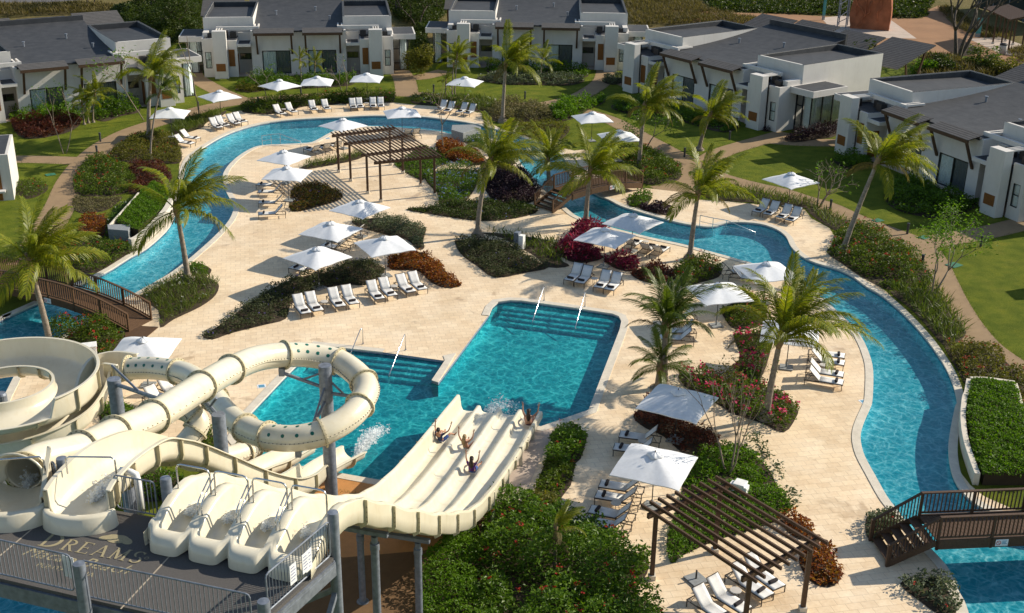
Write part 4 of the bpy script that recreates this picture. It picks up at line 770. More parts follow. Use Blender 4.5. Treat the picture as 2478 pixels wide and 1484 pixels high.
# ------------------------------------------------------------------ sun loungers (local +x points from foot to head, origin under the foot end)
def make_lounger():
    e = empty('sun_lounger')
    f = MB(); Wd = .33
    for s in (-1, 1):
        f.bar((0, s * Wd, .33), (1.42, s * Wd, .33), .03, .045)
        f.bar((1.20, s * Wd, .30), (1.95, s * Wd, .30), .03, .035)
    f.bar((0, -Wd, .33), (0, Wd, .33), .03, .045); f.bar((1.95, -Wd, .30), (1.95, Wd, .30), .03, .035); f.bar((1.2, -Wd, .32), (1.2, Wd, .32), .03, .03)
    f.build('frame', MT['frame'], e)
    for x, y in ((.03, -Wd), (.03, Wd), (1.92, -Wd), (1.92, Wd)):
        MB().bar((x, y, 0), (x, y, .32), .035, .035, (1, 0, 0)).build('leg', MT['frame'], e)
    m = MB(); m.grid([[(x, y, .355 - .02 * (1 - (y / .31) ** 2)) for y in (-.315, -.16, 0, .16, .315)] for x in (.01, .4, .8, 1.2)], flip=False)
    m.build('seat', MT['mesh'], e, smooth=True, solid=.02)
    A = R(46); bx, bz = 1.2, .355; ux, uz = math.cos(A), math.sin(A); LB = .80
    b = MB(); b.grid([[(bx + ux * t, y, bz + uz * t - .02 * (1 - (y / .31) ** 2)) for y in (-.315, -.16, 0, .16, .315)] for t in (0, .27, .54, LB)])
    bk = b.build('backrest', MT['mesh'], e, smooth=True, solid=.02)
    g = MB()
    for s in (-1, 1): g.bar((bx, s * .325, bz), (bx + ux * LB, s * .325, bz + uz * LB), .025, .03)
    g.bar((bx + ux * LB, -.325, bz + uz * LB), (bx + ux * LB, .325, bz + uz * LB), .025, .03); g.build('back_frame', MT['frame'], bk)
    p = MB()
    for s in (-1, 1): p.bar((bx + ux * .5, s * .28, bz + uz * .5), (1.78, s * .28, .31), .02, .02)
    p.build('prop_strut', MT['frame'], e)
    return e
def make_towel():
    m = MB(); prof = [(.0, -.22), (.05, -.222), (.072, -.205), (.078, -.15), (.076, 0), (.078, .15), (.072, .205), (.05, .222), (.0, .22)]
    n = 14; rows = []
    for r_, y in prof: rows.append([((r_ * (1 + .05 * math.sin(3 * a)) + 1e-4) * math.cos(a), y, (r_ + 1e-4) * math.sin(a) * .94 + .074) for a in [2 * math.pi * k / n for k in range(n)]])
    m.grid(rows, closed_v=True, flip=True); m.bar((.07, -.21, .10), (.07, .21, .10), .02, .012)
    return m.build('rolled_towel', MT['towel'], None, smooth=True, origin=(0, 0, 0))
LOUNGER = make_lounger(); TOWEL = make_towel(); _first = [True]
GL = 'sun loungers around the pools'; GT = 'rolled towels on the loungers'
def lounger(foot, hinge, label, towel=None, zs=.35, tag_t=True):
    f = Vector((*W2(foot, zs), 0)); h = Vector((*W2(hinge, zs), 0)); d = (h - f); rz = math.atan2(d.y, d.x)
    if _first[0]: L, t = LOUNGER, TOWEL
    else: L = copy_tree(LOUNGER)
    L.location = (f.x, f.y, .01); L.rotation_euler.z = rz; tag(L, label, 'sun lounger', GL)
    if towel:
        t = TOWEL if _first[0] else copy_tree(TOWEL)
        u = d.normalized(); q = f + u * (.36 + random.uniform(-.05, .05)); t.location = (q.x, q.y, .372 - .018 + .01); t.rotation_euler.z = rz + random.uniform(-.12, .12)
        tag(t, towel, 'towel', GT)
    _first[0] = False
    return L
ORD = ['first', 'second', 'third', 'fourth', 'fifth', 'sixth', 'seventh', 'eighth']
def row(c, r, items, desc, start='left', towels=True):
    if len(items) > 2 and start == 'left': start = 'the left'
    n = len(items); two = {'left': ('left', 'the right'), 'upper': ('upper', 'lower')}[start] if n == 2 else None
    for i, (fx, fy, hx, hy) in enumerate(items):
        if two: o = two[i]; lb = f'{o} white lounger of {desc}'; tw = f'rolled towel on the {o} lounger of {desc}'
        else: o = f'{ORD[i]} from {start}'; lb = f'white lounger, {o} in {desc}'; tw = f'rolled towel on lounger {o} in {desc}'
        lounger(T(c, r, fx, fy)[0], T(c, r, hx, hy)[0], lb, tw if towels else None)
row(0, 0, [(1435, 1000, 1322, 984), (1396, 1036, 1283, 1020)], 'the pair under the far left parasol', 'upper')
row(0, 0, [(1592, 922, 1530, 892), (1640, 908, 1577, 880), (1722, 894, 1660, 868), (1770, 880, 1707, 855)], 'the far left four by the river')
row(0, 0, [(2052, 824, 1997, 800), (2134, 810, 2085, 786)], 'the pair below the third far parasol')
row(0, 0, [(2278, 795, 2255, 770), (2372, 788, 2348, 764)], 'the pair below the fourth far parasol')
row(1, 0, [(90, 780, 76, 745), (140, 776, 124, 742), (230, 773, 227, 740), (287, 772, 283, 740)], 'the far four seen head on')
row(1, 0, [(700, 792, 745, 766), (758, 803, 802, 776), (846, 810, 895, 784), (903, 820, 952, 795)], 'the far four facing left')
row(0, 0, [(2215, 1070, 2275, 1092), (2318, 1050, 2362, 1078), (2395, 1035, 2440, 1062)], 'the inner-bank three near the pergola')
row(1, 0, [(445, 945, 475, 968), (500, 942, 535, 966)], 'the pair behind the pergola roof', towels=False)
row(0, 0, [(1858, 1330, 1955, 1335), (1866, 1384, 1965, 1384), (1870, 1462, 1968, 1462), (1866, 1545, 1965, 1540)], 'the four beside the overlapping parasols', 'the far end')
def Zt(x, y): return (580.8 + x / 4.79, 548.5 + y / 4.79)
for i, (a, b, c_, d_) in enumerate([(955, 205, 1130, 240), (1035, 145, 1205, 178), (1110, 85, 1280, 116), (1180, 25, 1345, 56)]):
    lounger(Zt(a, b), Zt(c_, d_), f'white lounger, {ORD[i]} from the viewer in the slanting middle row of four', f'rolled towel on the {ORD[i]} lounger of the slanting middle row')
for i, (a, b, c_, d_) in enumerate([(595, 462, 775, 500), (690, 405, 865, 440)]):
    lounger(Zt(a, b), Zt(c_, d_), f'{("nearer", "farther")[i]} white lounger of the two shaded above the heather bed', f'rolled towel on the {("nearer", "farther")[i]} shaded lounger above the heather bed')
for i, (a, b, c_, d_) in enumerate([(768, 1005, 685, 905), (910, 975, 832, 880), (1168, 925, 1090, 828), (1325, 895, 1245, 798), (1622, 838, 1532, 738), (1770, 800, 1685, 715), (1988, 757, 1892, 680), (2120, 728, 2030, 650)]):
    lounger(Zt(a, b), Zt(c_, d_), f'white lounger, {ORD[i]} from the left in the row of eight', f'rolled towel on the lounger {ORD[i]} from left in the row of eight')
row(1, 1, [(1642, 543, 1692, 498), (1718, 562, 1764, 516), (1856, 596, 1902, 546), (1932, 612, 1982, 560)], 'the shaded four beside magenta plants')
row(1, 1, [(2152, 250, 2098, 285), (2262, 282, 2208, 318), (2345, 296, 2290, 335)], 'the three beyond the magenta plants')
row(2, 1, [(530, 48, 590, 12), (608, 66, 664, 28), (700, 90, 760, 48), (768, 110, 830, 66)], 'the right-bank four near the handrail')
row(2, 1, [(478, 470, 380, 478), (560, 532, 470, 520)], 'the pair beside the big palm crown', 'upper')
row(2, 1, [(1172, 1090, 985, 1065), (1170, 1142, 978, 1112), (1163, 1225, 970, 1196), (1160, 1282, 962, 1250)], 'the sunlit four by the channel', 'the far end')
row(2, 1, [(-140, 805, -45, 805), (-152, 905, -60, 905), (-170, 950, -75, 955)], 'the three behind the upright palms', 'the far end')
row(1, 2, [(2012, 188, 2225, 215), (1970, 278, 2175, 305)], 'the pair between the big right parasols', 'upper')
row(1, 2, [(1868, 545, 2090, 580), (1840, 622, 2065, 660), (1795, 730, 2025, 775), (1760, 810, 1995, 855)], 'the four beside the largest parasol', 'the far end')
row(2, 2, [(700, 1300, 520, 1170), (620, 1362, 420, 1232), (460, 1462, 250, 1330), (350, 1545, 150, 1410)], 'the four under the slatted pergola', 'the right')
for i, (f_, h_) in enumerate((((412, 985), (380, 968)), ((440, 958), (408, 941)))): lounger(f_, h_, f'{("nearer", "farther")[i]} white lounger half hidden behind the tube slide at the left', None)
# ------------------------------------------------------------------ parasols
def make_umbrella():
    e = empty('parasol'); S = 1.5
    MB().lathe([(.024, .03), (.024, 2.62)], n=10).build('pole', MT['darkmetal'], e, smooth=False)
    b = MB().box(-.35, .35, -.35, .35, 0, .07); b.lathe([(.05, .07), (.05, .32), (.03, .36)], n=10); b.build('base', MT['grey'], e, bevel=.015)
    m = MB(); K = 16; N = 8; rows = []
    for i in range(N + 1):
        t = .09 + .91 * i / N; ring = []
        for k in range(4 * K):
            s_ = k // K; q = (k % K) / K * 2 - 1; a = s_ * math.pi / 2
            x, y = t * S, q * t * S; X = x * math.cos(a) - y * math.sin(a); Y = x * math.sin(a) + y * math.cos(a)
            ed = abs(q); z = 2.60 - .50 * t ** 1.08 - .055 * t * (1 - ed ** 2) * 1.0 - .10 * t * ed ** 4 + .012 * math.sin(7 * q + 3 * s_) * t
            ring.append((X, Y, z))
        rows.append(ring)
    m.grid(rows, closed_v=True, flip=True)
    cp = m.build('canopy', MT['canvas'], e, smooth=True)
    hm = MB(); last = rows[-1]
    hm.grid([last, [(x * .998, y * .998, z - .045) for x, y, z in last]], closed_v=True, flip=True); hm.build('hem', MT['canvas'], cp)
    v = MB(); rows = []
    for r_, z in ((.02, 2.70), (.10, 2.685), (.22, 2.64), (.33, 2.575), (.34, 2.54)): rows.append([(r_ * (1 + .10 * math.cos(4 * a + .0)) * math.cos(a), r_ * (1 + .10 * math.cos(4 * a)) * math.sin(a), z + .012 * math.sin(8 * a)) for a in [2 * math.pi * k / 32 for k in range(32)]])
    v.grid(rows, closed_v=True, flip=True); v.build('vent_cap', MT['canvas'], e, smooth=True)
    MB().lathe([(.02, 2.66), (.03, 2.70), (.022, 2.76), (.0, 2.79)], n=10).build('finial', MT['darkmetal'], e)
    for k in range(8):
        a = k * math.pi / 4; L = S * (1.40 if k % 2 else .97) ; zz = 2.60 - .50 - (.13 if k % 2 else .085)
        MB().bar((.03 * math.cos(a), .03 * math.sin(a), 2.53), (L * math.cos(a), L * math.sin(a), zz), .016, .022).build('rib', MT['darkmetal'], e)
    for k in range(4):
        a = k * math.pi / 2 + math.pi / 4; MB().bar((.03 * math.cos(a), .03 * math.sin(a), 1.78), (1.0 * math.cos(a), 1.0 * math.sin(a), 2.21), .014, .018).build('strut', MT['darkmetal'], e)
    return e
PAR = make_umbrella(); _pf = [True]
GU = 'white parasols around the pools'
def parasol(apex, c1, c2, label, za=2.74, zc=2.04):
    a = W3(*apex, za); p, q = W3(*c1, zc), W3(*c2, zc); d = q - p
    rz = math.atan2(d.y, d.x)
    o = PAR if _pf[0] else copy_tree(PAR); _pf[0] = False
    o.location = (a.x, a.y, .01); o.rotation_euler.z = rz; tag(o, label, 'parasol', GU); return o
for ap, c1, c2, lb in [
 ((410, 258), (360, 291), (435, 291), 'white parasol by the river grass, farthest left of the top row'),
 ((530, 217), (480, 232.7), (529, 250), 'white parasol above the far left group of four loungers'),
 ((676, 191), (629, 211), (676, 222.6), 'white parasol on the lawn edge behind the third lounger pair'),
 ((767, 183), (733, 207.5), (803.5, 208), 'white parasol seen edge on, behind the fourth lounger pair'),
 ((887, 175), (852.8, 200), (922.5, 201.5), 'white parasol at the top, above the four loungers seen head on'),
 ((1125, 184), (1085.5, 208.6), (1154, 214), 'white parasol in front of the lawn of the top centre villa'),
 ((972, 257), (940, 294), (1017, 290.6), 'white parasol directly behind the brown pergola roof'),
 ((829, 285), (775, 304.6), (826, 318), 'white parasol partly hidden by the left end of the pergola roof'),
 ((686, 362), (624.4, 394), (694.7, 405.7), 'rear one of the two overlapping white parasols at the river bend'),
 ((694, 401), (644.5, 443.6), (740, 449), 'front one of the two overlapping white parasols at the river bend'),
 ((870, 482), (805, 517), (871, 533), 'white parasol above the grey-green shrubs in the middle'),
 ((800, 535), (730, 573), (812, 589), 'white parasol shading the slanting row of four loungers'),
 ((767, 597), (688, 631), (766, 659), 'white parasol above the heather bed, nearest of the middle four'),
 ((930, 570), (896, 629), (1002, 611), 'white parasol standing in the croton bed'),
 ((1434, 269), (1383.4, 283), (1408.5, 303), 'white parasol by the lawn between the two mid palms'),
 ((1499, 313), (1482, 348), (1543, 345), 'white parasol half hidden behind the palm right of the lawn'),
 ((1533, 515), (1470, 549), (1564, 573), 'rear one of the two white parasols beside the magenta plants'),
 ((1465, 550), (1399, 587), (1499, 608), 'front one of the two white parasols beside the magenta plants'),
 ((1916, 416), (1851, 435), (1921, 459), 'white parasol on the right bank against the lawn'),
 ((1858, 632), (1799, 639), (1860, 684.6), 'white parasol hidden behind the fronds of the big right palm'),
 ((1742, 683), (1674, 684), (1731, 736), 'tilted-looking parasol over the free-standing base left of the big palm'),
 ((1915, 778), (1848, 803), (1982, 818), 'white parasol behind the trunk of the big right palm'),
 ((1642, 942), (1542, 996), (1684, 1032), 'blue-shaded white parasol at the pool corner'),
 ((1586, 1092), (1477, 1154), (1637, 1190), 'largest white parasol, beside the slatted pergola at the lower right'),
 ((345.5, 816), (265, 877), (405, 880), 'white parasol behind the spiral slide at the left')]:
    parasol(ap, c1, c2, lb)
e = empty('parasol_stand', (*W2(T(2, 2, 95, 1245)[0]), .008), .5, 'grey square parasol base with a bare stub of pole by the pergola loungers', 'parasol base')
b = MB().box(-.36, .36, -.36, .36, 0, .07); b.build('base', MT['grey'], e, bevel=.015); MB().lathe([(.035, .07), (.035, .45)], n=10).build('stub', MT['darkmetal'], e)
# ------------------------------------------------------------------ side tables
def make_table():
    e = empty('side_table'); MB().lathe([(.0, .415), (.215, .415), (.225, .425), (.225, .44), (.215, .45), (0, .45)], n=24, cap=False).build('table_top', MT['tabletop'], e)
    for k in range(3):
        a = k * 2.094 + .3; MB().bar((.17 * math.cos(a), .17 * math.sin(a), 0), (.12 * math.cos(a), .12 * math.sin(a), .42), .022, .022).build('leg', MT['frame'], e)
    return e
TB = make_table(); first = True
for p, lb in [(Zt(975, 870), 'round side table between the second and third loungers of the row of eight'), (Zt(1785, 690), 'round side table between the sixth and seventh loungers of the row of eight'),
  (T(1, 1, 1830, 530)[0], 'round side table in the grey-shaded four by the magenta plants'), (T(2, 1, 1018, 1155)[0], 'round side table in the sunlit four by the right channel'),
  (T(1, 2, 2178, 240)[0], 'dark round side table between the two big right umbrellas'), (T(1, 2, 1985, 690)[0], 'round side table under the largest umbrella'), (T(2, 2, 382, 1320)[0], 'white round side table under the slatted pergola'),
  (T(1, 0, 182, 745)[0], 'round side table in the far four seen head on'), (T(0, 0, 2050, 790)[0], 'small side table of the pair below the third far parasol'), (T(1, 1, 2200, 262)[0], 'round side table among the three loungers at the river')]:
    o = TB if first else copy_tree(TB); first = False; v = W3(*p, .43); o.location = (v.x, v.y, .01); tag(o, lb, 'side table', 'side tables by the loungers')
# ------------------------------------------------------------------ pergolas
def pergola(posts, beams, nsl, h, label, over=.5, slat=(.06, .10), mat='wood', name='pergola', z0=.008):
    """posts: world xy list; beams: pairs of post indices; slats run across all beams"""
    P = [Vector((*p, 0)) for p in posts]; o = sum(P, Vector()) / len(P); e = empty(name, (o.x, o.y, z0), 0, label, 'pergola')
    for p in P:
        q = p - o; c = MB(); c.bar((q.x, q.y, .18), (q.x, q.y, h - .1), .17, .17, (1, 0, 0)); pt = c.build('post', MT[mat], e, bevel=.01)
        f = MB(); f.prism([(q.x - .14, q.y - .14), (q.x + .14, q.y - .14), (q.x + .14, q.y + .14), (q.x - .14, q.y + .14)], 0, .20); f.build('post_foot', MT['coping'], pt)
    ends = []
    for i, j in beams:
        a, b = P[i] - o, P[j] - o; d = (b - a).normalized(); A, Bq = a - d * over, b + d * over; ends.append((A, Bq))
        MB().bar((A.x, A.y, h), (Bq.x, Bq.y, h), .12, .22).build('beam', MT[mat], e, bevel=.008)
    (a0, b0), (a1, b1) = ends[0], ends[-1]
    for k in range(nsl):
        t = (k + .35) / (nsl - .3); p, q = a0.lerp(b0, t), a1.lerp(b1, t); d = (q - p).normalized() * .55
        MB().bar((p.x - d.x, p.y - d.y, h + .165), (q.x + d.x, q.y + d.y, h + .165), slat[0], slat[1]).build('slat', MT[mat], e)
    return e
pp = WL([(922, 488.8), (1052, 473.7), (890, 468.7), (1018, 450.3), (849, 438.6), (975, 420), (820, 417), (945, 400)])
pergola(pp, [(0, 1), (2, 3), (4, 5), (6, 7)], 16, 3.05, 'dark brown timber pergola over the island paving', .45, (.06, .095))
pergola(WL([(1577, 1401), (1729, 1337), (1797, 1561), (1942, 1478)]), [(0, 1), (2, 3)], 10, 3.0, 'slatted dark pergola over loungers at the lower right corner', .42, (.08, .13))
# ------------------------------------------------------------------ timber bridges
def bridge(name, label, A, Bp, wd, prof, stairs=None, mat='wood2', sign=True, gap=.165, steps_at=()):
    """A->B centre line in world xy; prof(t) is the deck height; steps_at: ends that carry stairs"""
    a, b = Vector((*A, 0)), Vector((*Bp, 0)); d = b - a; L = d.length; u = d / L; n = Vector((-u.y, u.x, 0)); e = empty(name, a, math.atan2(u.y, u.x), label, 'bridge')
    N = max(8, int(L / .14)); m = MB()
    for i in range(N):
        x0, x1 = i * L / N, (i + 1) * L / N - .012; z0, z1 = prof(x0 / L), prof(min(1, x1 / L))
        m.add([(x0, -wd / 2, z0), (x1, -wd / 2, z1), (x1, wd / 2, z1), (x0, wd / 2, z0), (x0, -wd / 2, z0 - .045), (x1, -wd / 2, z1 - .045), (x1, wd / 2, z1 - .045), (x0, wd / 2, z0 - .045)], [(0, 1, 2, 3), (7, 6, 5, 4), (4, 5, 1, 0), (6, 7, 3, 2), (5, 6, 2, 1), (7, 4, 0, 3)])
    m.build('deck_boards', MT[mat], e)
    K = 24
    for s in (-1, 1):
        y = s * (wd / 2 + .06)
        g = MB(); g.grid([[(L * i / K, y - .05, prof(i / K) + .02), (L * i / K, y + .05, prof(i / K) + .02), (L * i / K, y + .05, prof(i / K) - .42), (L * i / K, y - .05, prof(i / K) - .42)] for i in range(K + 1)], closed_v=True); g.build('side_beam', MT[mat], e)
        r = MB(); r.grid([[(L * i / K, y - .07, prof(i / K) + 1.08), (L * i / K, y + .07, prof(i / K) + 1.08), (L * i / K, y + .07, prof(i / K) + 1.03), (L * i / K, y - .07, prof(i / K) + 1.03)] for i in range(K + 1)], closed_v=True)
        r.grid([[(L * i / K, y - .03, prof(i / K) + .16), (L * i / K, y + .03, prof(i / K) + .16), (L * i / K, y + .03, prof(i / K) + .09), (L * i / K, y - .03, prof(i / K) + .09)] for i in range(K + 1)], closed_v=True)
        rl = r.build('handrail', MT[mat], e)
        q = MB(); nb = int(L / gap)
        for i in range(nb): x = (i + .5) * L / nb; z = prof(x / L); q.bar((x, y, z + .1), (x, y, z + 1.04), .055, .035, (1, 0, 0))
        q.build('balusters', MT[mat], e)
        npst = max(2, int(L / 1.9) + 1)
        for i in range(npst): x = .05 + (L - .1) * i / (npst - 1); z = prof(x / L); MB().bar((x, y, max(z - .45, -.1)), (x, y, z + 1.06), .10, .10, (1, 0, 0)).build('post', MT[mat], e)
    for end in steps_at:
        H0 = prof(end); ns = 5; run = .36; sg = -1 if end == 0 else 1; x0 = 0 if end == 0 else L
        for k in range(ns):
            z = H0 * (ns - k) / (ns + 0.6) - .02; xa = x0 + sg * (k * run + .02); xb = xa + sg * (run + .04)
            MB().box(min(xa, xb), max(xa, xb), -wd / 2, wd / 2, z - .05, z).build('stair_tread', MT[mat], e)
        for s in (-1, 1):
            y = s * (wd / 2 + .06); xe = x0 + sg * (ns * run + .1)
            g = MB(); g.bar((x0, y, H0 - .12), (xe, y, .10), .06, .28); g.build('stringer', MT[mat], e)
            MB().bar((x0, y, H0 + 1.05), (xe, y, 1.0), .13, .05).build('stair_rail', MT[mat], e)
            q = MB()
            for k in range(14):
                t = (k + .7) / 14.5; q.bar((x0 + (xe - x0) * t, y, (H0 - .05) * (1 - t) + .1 * t), (x0 + (xe - x0) * t, y, (H0 + 1.03) * (1 - t) + .98 * t), .045, .035, (1, 0, 0))
            q.build('balusters', MT[mat], e)
            MB().bar((xe, y, -.0), (xe, y, 1.03), .11, .11, (1, 0, 0)).build('post', MT[mat], e)
    if sign:
        xs = L * sign; zs = prof(sign); y = -(wd / 2 + .06)
        s_ = MB().box(xs - .26, xs + .26, y - .072, y - .055, zs - .36, zs - .06); so_ = s_.build('warning_sign', MT['sign'], e)
        k = MB(); pts = [(xs - .14 + .09 * math.cos(a), y - .078, zs - .21 + .09 * math.sin(a)) for a in [2 * math.pi * i / 20 for i in range(20)]]; k.tube(pts, .012, 5, closed=True); k.bar((xs - .20, y - .078, zs - .15), (xs - .08, y - .078, zs - .27), .014, .014); k.build('ban_ring', MT['red'], so_)
        t_ = MB()
        for i, (wl, zz) in enumerate(((.2, -.13), (.16, -.19), (.2, -.25))): t_.box(xs + .0, xs + wl, y - .079, y - .074, zs + zz - .015, zs + zz + .015)
        t_.build('sign_text_lines', MT['blue'], so_)
    return e
def arch(h, x=.5):
    return lambda t: h * min(1, 1 - (max(0, abs(t - .5) - .12) / .38) ** 2 * 1.0) * .98 + .05
# left arched bridge: near end on the deck, far end out of frame
bA = Vector((*W2(T(0, 1, 1020, 875)[0]), 0)); bm = (W3(*T(0, 1, 150, 665)[0], .95) + W3(*T(0, 1, 400, 545)[0], .95)) / 2; bm.z = 0
d_ = (bm - bA); bB = bA + d_ * 2.05
bwd = (W3(*T(0, 1, 1140, 880)[0]) - W3(*T(0, 1, 897, 872)[0])).length
bridge('arched_bridge', 'long arched timber bridge over the river at the left', (bB.x, bB.y), (bA.x, bA.y), max(1.6, min(2.4, bwd * .9)), arch(1.05), sign=.62)
# landing boards
qb = MB(); qp = WL(T(0, 1, 900, 868, 1145, 885, 1060, 955, 905, 965)); qb.prism(qp, .0, .045); tag(qb.build('boardwalk_landing', MT['wood2']), 'weathered timber landing at the near end of the arched bridge', 'boardwalk')
# middle bridge with stairs
mL = W3(*T(1, 0, 1600, 1385)[0], 1.05); mR = W3(*T(1, 0, 2110, 1300)[0], .55)
bridge('timber_bridge', 'dark timber bridge with stairs over the narrow river in the middle', (mL.x, mL.y), (mR.x, mR.y), 1.9, lambda t: 1.05 + .12 * math.sin(math.pi * t) - .55 * t ** 2.5, sign=.55, steps_at=(0,))
# right bridge
rN = W3(*T(2, 2, 1815, 940)[0], 1.15); rF = W3(*T(2, 2, 1722, 790)[0], 1.15); rm = (rN + rF) / 2; rd = W3(*T(2, 2, 2467, 1040)[0], 1.15) - W3(*T(2, 2, 1905, 1065)[0], 1.15); rd.z = 0; rd.normalize(); re = rm + rd * 9
bridge('timber_bridge', 'dark timber bridge with stairs at the lower right edge', (rm.x, rm.y), (re.x, re.y), max(1.7, (rN - rF).length * .97), lambda t: 1.15, sign=.30, steps_at=(0,), mat='wood')
# ------------------------------------------------------------------ pool handrails
def handrail(top, base, end, label, zb=.0, ht=.95):
    b = W3(*base, .03); e_ = W3(*end, -.13); m = MB(); e = empty('pool_handrail', b, 0, label, 'handrail', 'steel pool handrails')
    t = Vector((0, 0, ht)); q = e_ - b; k = Vector((q.x, q.y, 0)).normalized()
    m.tube([(0, 0, 0), (0, 0, ht * .9), t * 1.0 + k * .05, t * .99 + k * .18] + [t.lerp(q, s) + k * .18 * (1 - s) for s in (.25, .5, .75, 1.0)] + [q - Vector((0, 0, .5))], .028, 8); m.build('rail', MT['chrome'], e, smooth=True)
    f = MB().lathe([(.055, -.02), (.055, .02), (.03, .03)], n=10); f.build('base_flange', MT['chrome'], e)
handrail(None, T(1, 1, 1465, 690)[0], T(1, 1, 1380, 840)[0], 'left steel handrail at the top steps of the main pool'); handrail(None, T(1, 1, 1760, 732)[0], T(1, 1, 1690, 885)[0], 'right steel handrail at the top steps of the main pool')
handrail(None, T(1, 1, 157, 1000)[0], T(1, 1, 68, 1070)[0], 'left steel handrail at the splash pool steps, behind the tube slide'); handrail(None, T(1, 1, 464, 1045)[0], T(1, 1, 343, 1232)[0], 'right steel handrail at the splash pool steps')
def long_rail(pts, label):
    P = [W3(*p, .0) for p in pts]; e = empty('river_handrail', P[0], 0, label, 'handrail'); m = MB(); o = P[0]
    m.tube([p - o + Vector((0, 0, .9)) for p in P[:-1]] + [P[-1] - o + Vector((0, 0, .45)), P[-1] - o + Vector((0, 0, -.3))], .028, 8); m.tube([p - o + Vector((0, 0, .45)) for p in P], .02, 6); m.build('rail', MT['chrome'], e, smooth=True)
    for p in P[:-1]: q = p - o; MB().tube([q + Vector((0, 0, -.5)), q + Vector((0, 0, .9))], .025, 8).build('post', MT['chrome'], e)
long_rail(T(0, 0, 1897, 1055, 1962, 1045, 2028, 1040, 2175, 1060), 'steel handrail at the inner steps of the far river bend'); long_rail(T(2, 1, 120, 160, 214, 180, 310, 196, 520, 240), 'curved steel handrail at the shallow steps of the right river')
# ------------------------------------------------------------------ small garden things
def make_bollard():
    e = empty('path_light'); MB().lathe([(.085, 0), (.085, .62)], n=14).build('post', MT['bollard'], e); MB().lathe([(.095, .62), (.10, .64), (.10, .78), (.09, .80), (0, .805)], n=14, cap=False).build('lamp_head', MT['bollard'], e); return e
BO = make_bollard(); first = True
for p, lb in [(T(0, 0, 727, 1025)[0], 'grey bollard light on the left lawn beside the tan path'), (T(0, 0, 1435, 795)[0], 'grey bollard light by the path behind the far left parasol'), (T(0, 0, 2176, 685)[0], 'grey bollard light on the lawn right of the third parasol'), (T(0, 0, 1867, 760)[0], 'grey bollard light in the hedge behind the third lounger pair'),
  (T(1, 0, 667, 668)[0], 'dark bollard light on the lawn left of the top centre parasol'), (T(1, 0, 1327, 718)[0], 'dark bollard light on the lawn edge right of the tall palm'), (T(1, 0, 102, 690)[0], 'dark bollard light behind the far four loungers'), (T(2, 0, 337, 1012)[0], 'dark bollard light on the shaded lawn before the right villa'), (T(2, 0, 12, 1135)[0], 'dark bollard light by the path behind the palm pair'),
  (T(2, 1, 1622, 208)[0], 'dark bollard light at the path junction on the right lawn'), (T(2, 1, 2152, 300)[0], 'dark bollard light at the right edge of the crossing path'), (T(2, 1, 1728, 440)[0], 'dark bollard light beside the feathery tree on the right path'), (T(2, 1, 1066, 32)[0], 'dark bollard light at the path above the leaning palm'), (T(0, 0, 703, 1120)[0], 'dark bollard light among the shrubs at the left path')]:
    o = BO if first else copy_tree(BO); first = False; v = W3(*p); o.location = (v.x, v.y, .012); tag(o, lb, 'path light', 'bollard lights along the garden paths')
def cover(p, lb, s=.75, rz=.6):
    v = W3(*p); e = empty('valve_cover', (v.x, v.y, .014), rz, lb, 'valve cover'); MB().box(-s / 2, s / 2, -s / 2 * .8, s / 2 * .8, 0, .035).build('lid', MT['manhole'], e, bevel=.01); MB().box(-.08, .08, -.02, .02, .036, .055).build('handle', MT['manhole'], e)
cover(T(2, 1, 1410, 112)[0], 'green valve cover in the shaded lawn near the far right villa'); cover(T(2, 1, 1745, 235)[0], 'green valve cover in the lawn wedge at the path junction'); cover(T(2, 1, 1960, 435)[0], 'green valve cover on the lawn by the feathery tree', .95); cover(T(0, 0, 365, 1265)[0], 'green valve cover on the lawn by the left path')
v = W3(*T(1, 1, 1285, 312)[0]); e = empty('utility_box', (v.x, v.y, .01), R(-25), 'pale grey utility cabinet of two boxes in the heather bed', 'utility box')
MB().box(-.32, .02, -.22, .22, 0, 1.15).build('cabinet', MT['steel'], e, bevel=.015); MB().box(.025, .36, -.2, .2, 0, .98).build('cabinet', MT['white'], e, bevel=.015); MB().box(-.25, -.05, -.235, -.222, .2, 1.0).build('door', MT['steel'], e); MB().box(-.1, -.07, -.25, -.236, .55, .65).build('handle', MT['darkmetal'], e)
v = W3(*T(0, 1, 650, 1115)[0]); e = empty('equipment_cabinet', (v.x, v.y, 0), R(20), 'white speckled equipment cabinet beside the red-flowered bush and bridge', 'cabinet')
MB().box(-.40, .40, -.3, .3, 0, .82).build('housing', MT['white'], e, bevel=.02); MB().box(-.44, .44, -.34, .34, .822, .88).build('lid', MT['white'], e, bevel=.02); MB().box(-.33, .33, -.32, -.303, .12, .72).build('door', MT['white'], e, bevel=.01)
v = W3(*T(2, 2, 400, 640)[0], 0); e = empty('equipment_cabinet', (v.x, v.y, 0), R(-30), 'small white box in the ground cover behind the slatted pergola', 'cabinet')
MB().box(-.4, .4, -.2, .2, 0, .62).build('housing', MT['white'], e, bevel=.02); MB().box(-.22, .3, -.28, .28, .623, .74).build('lid', MT['white'], e, bevel=.02)
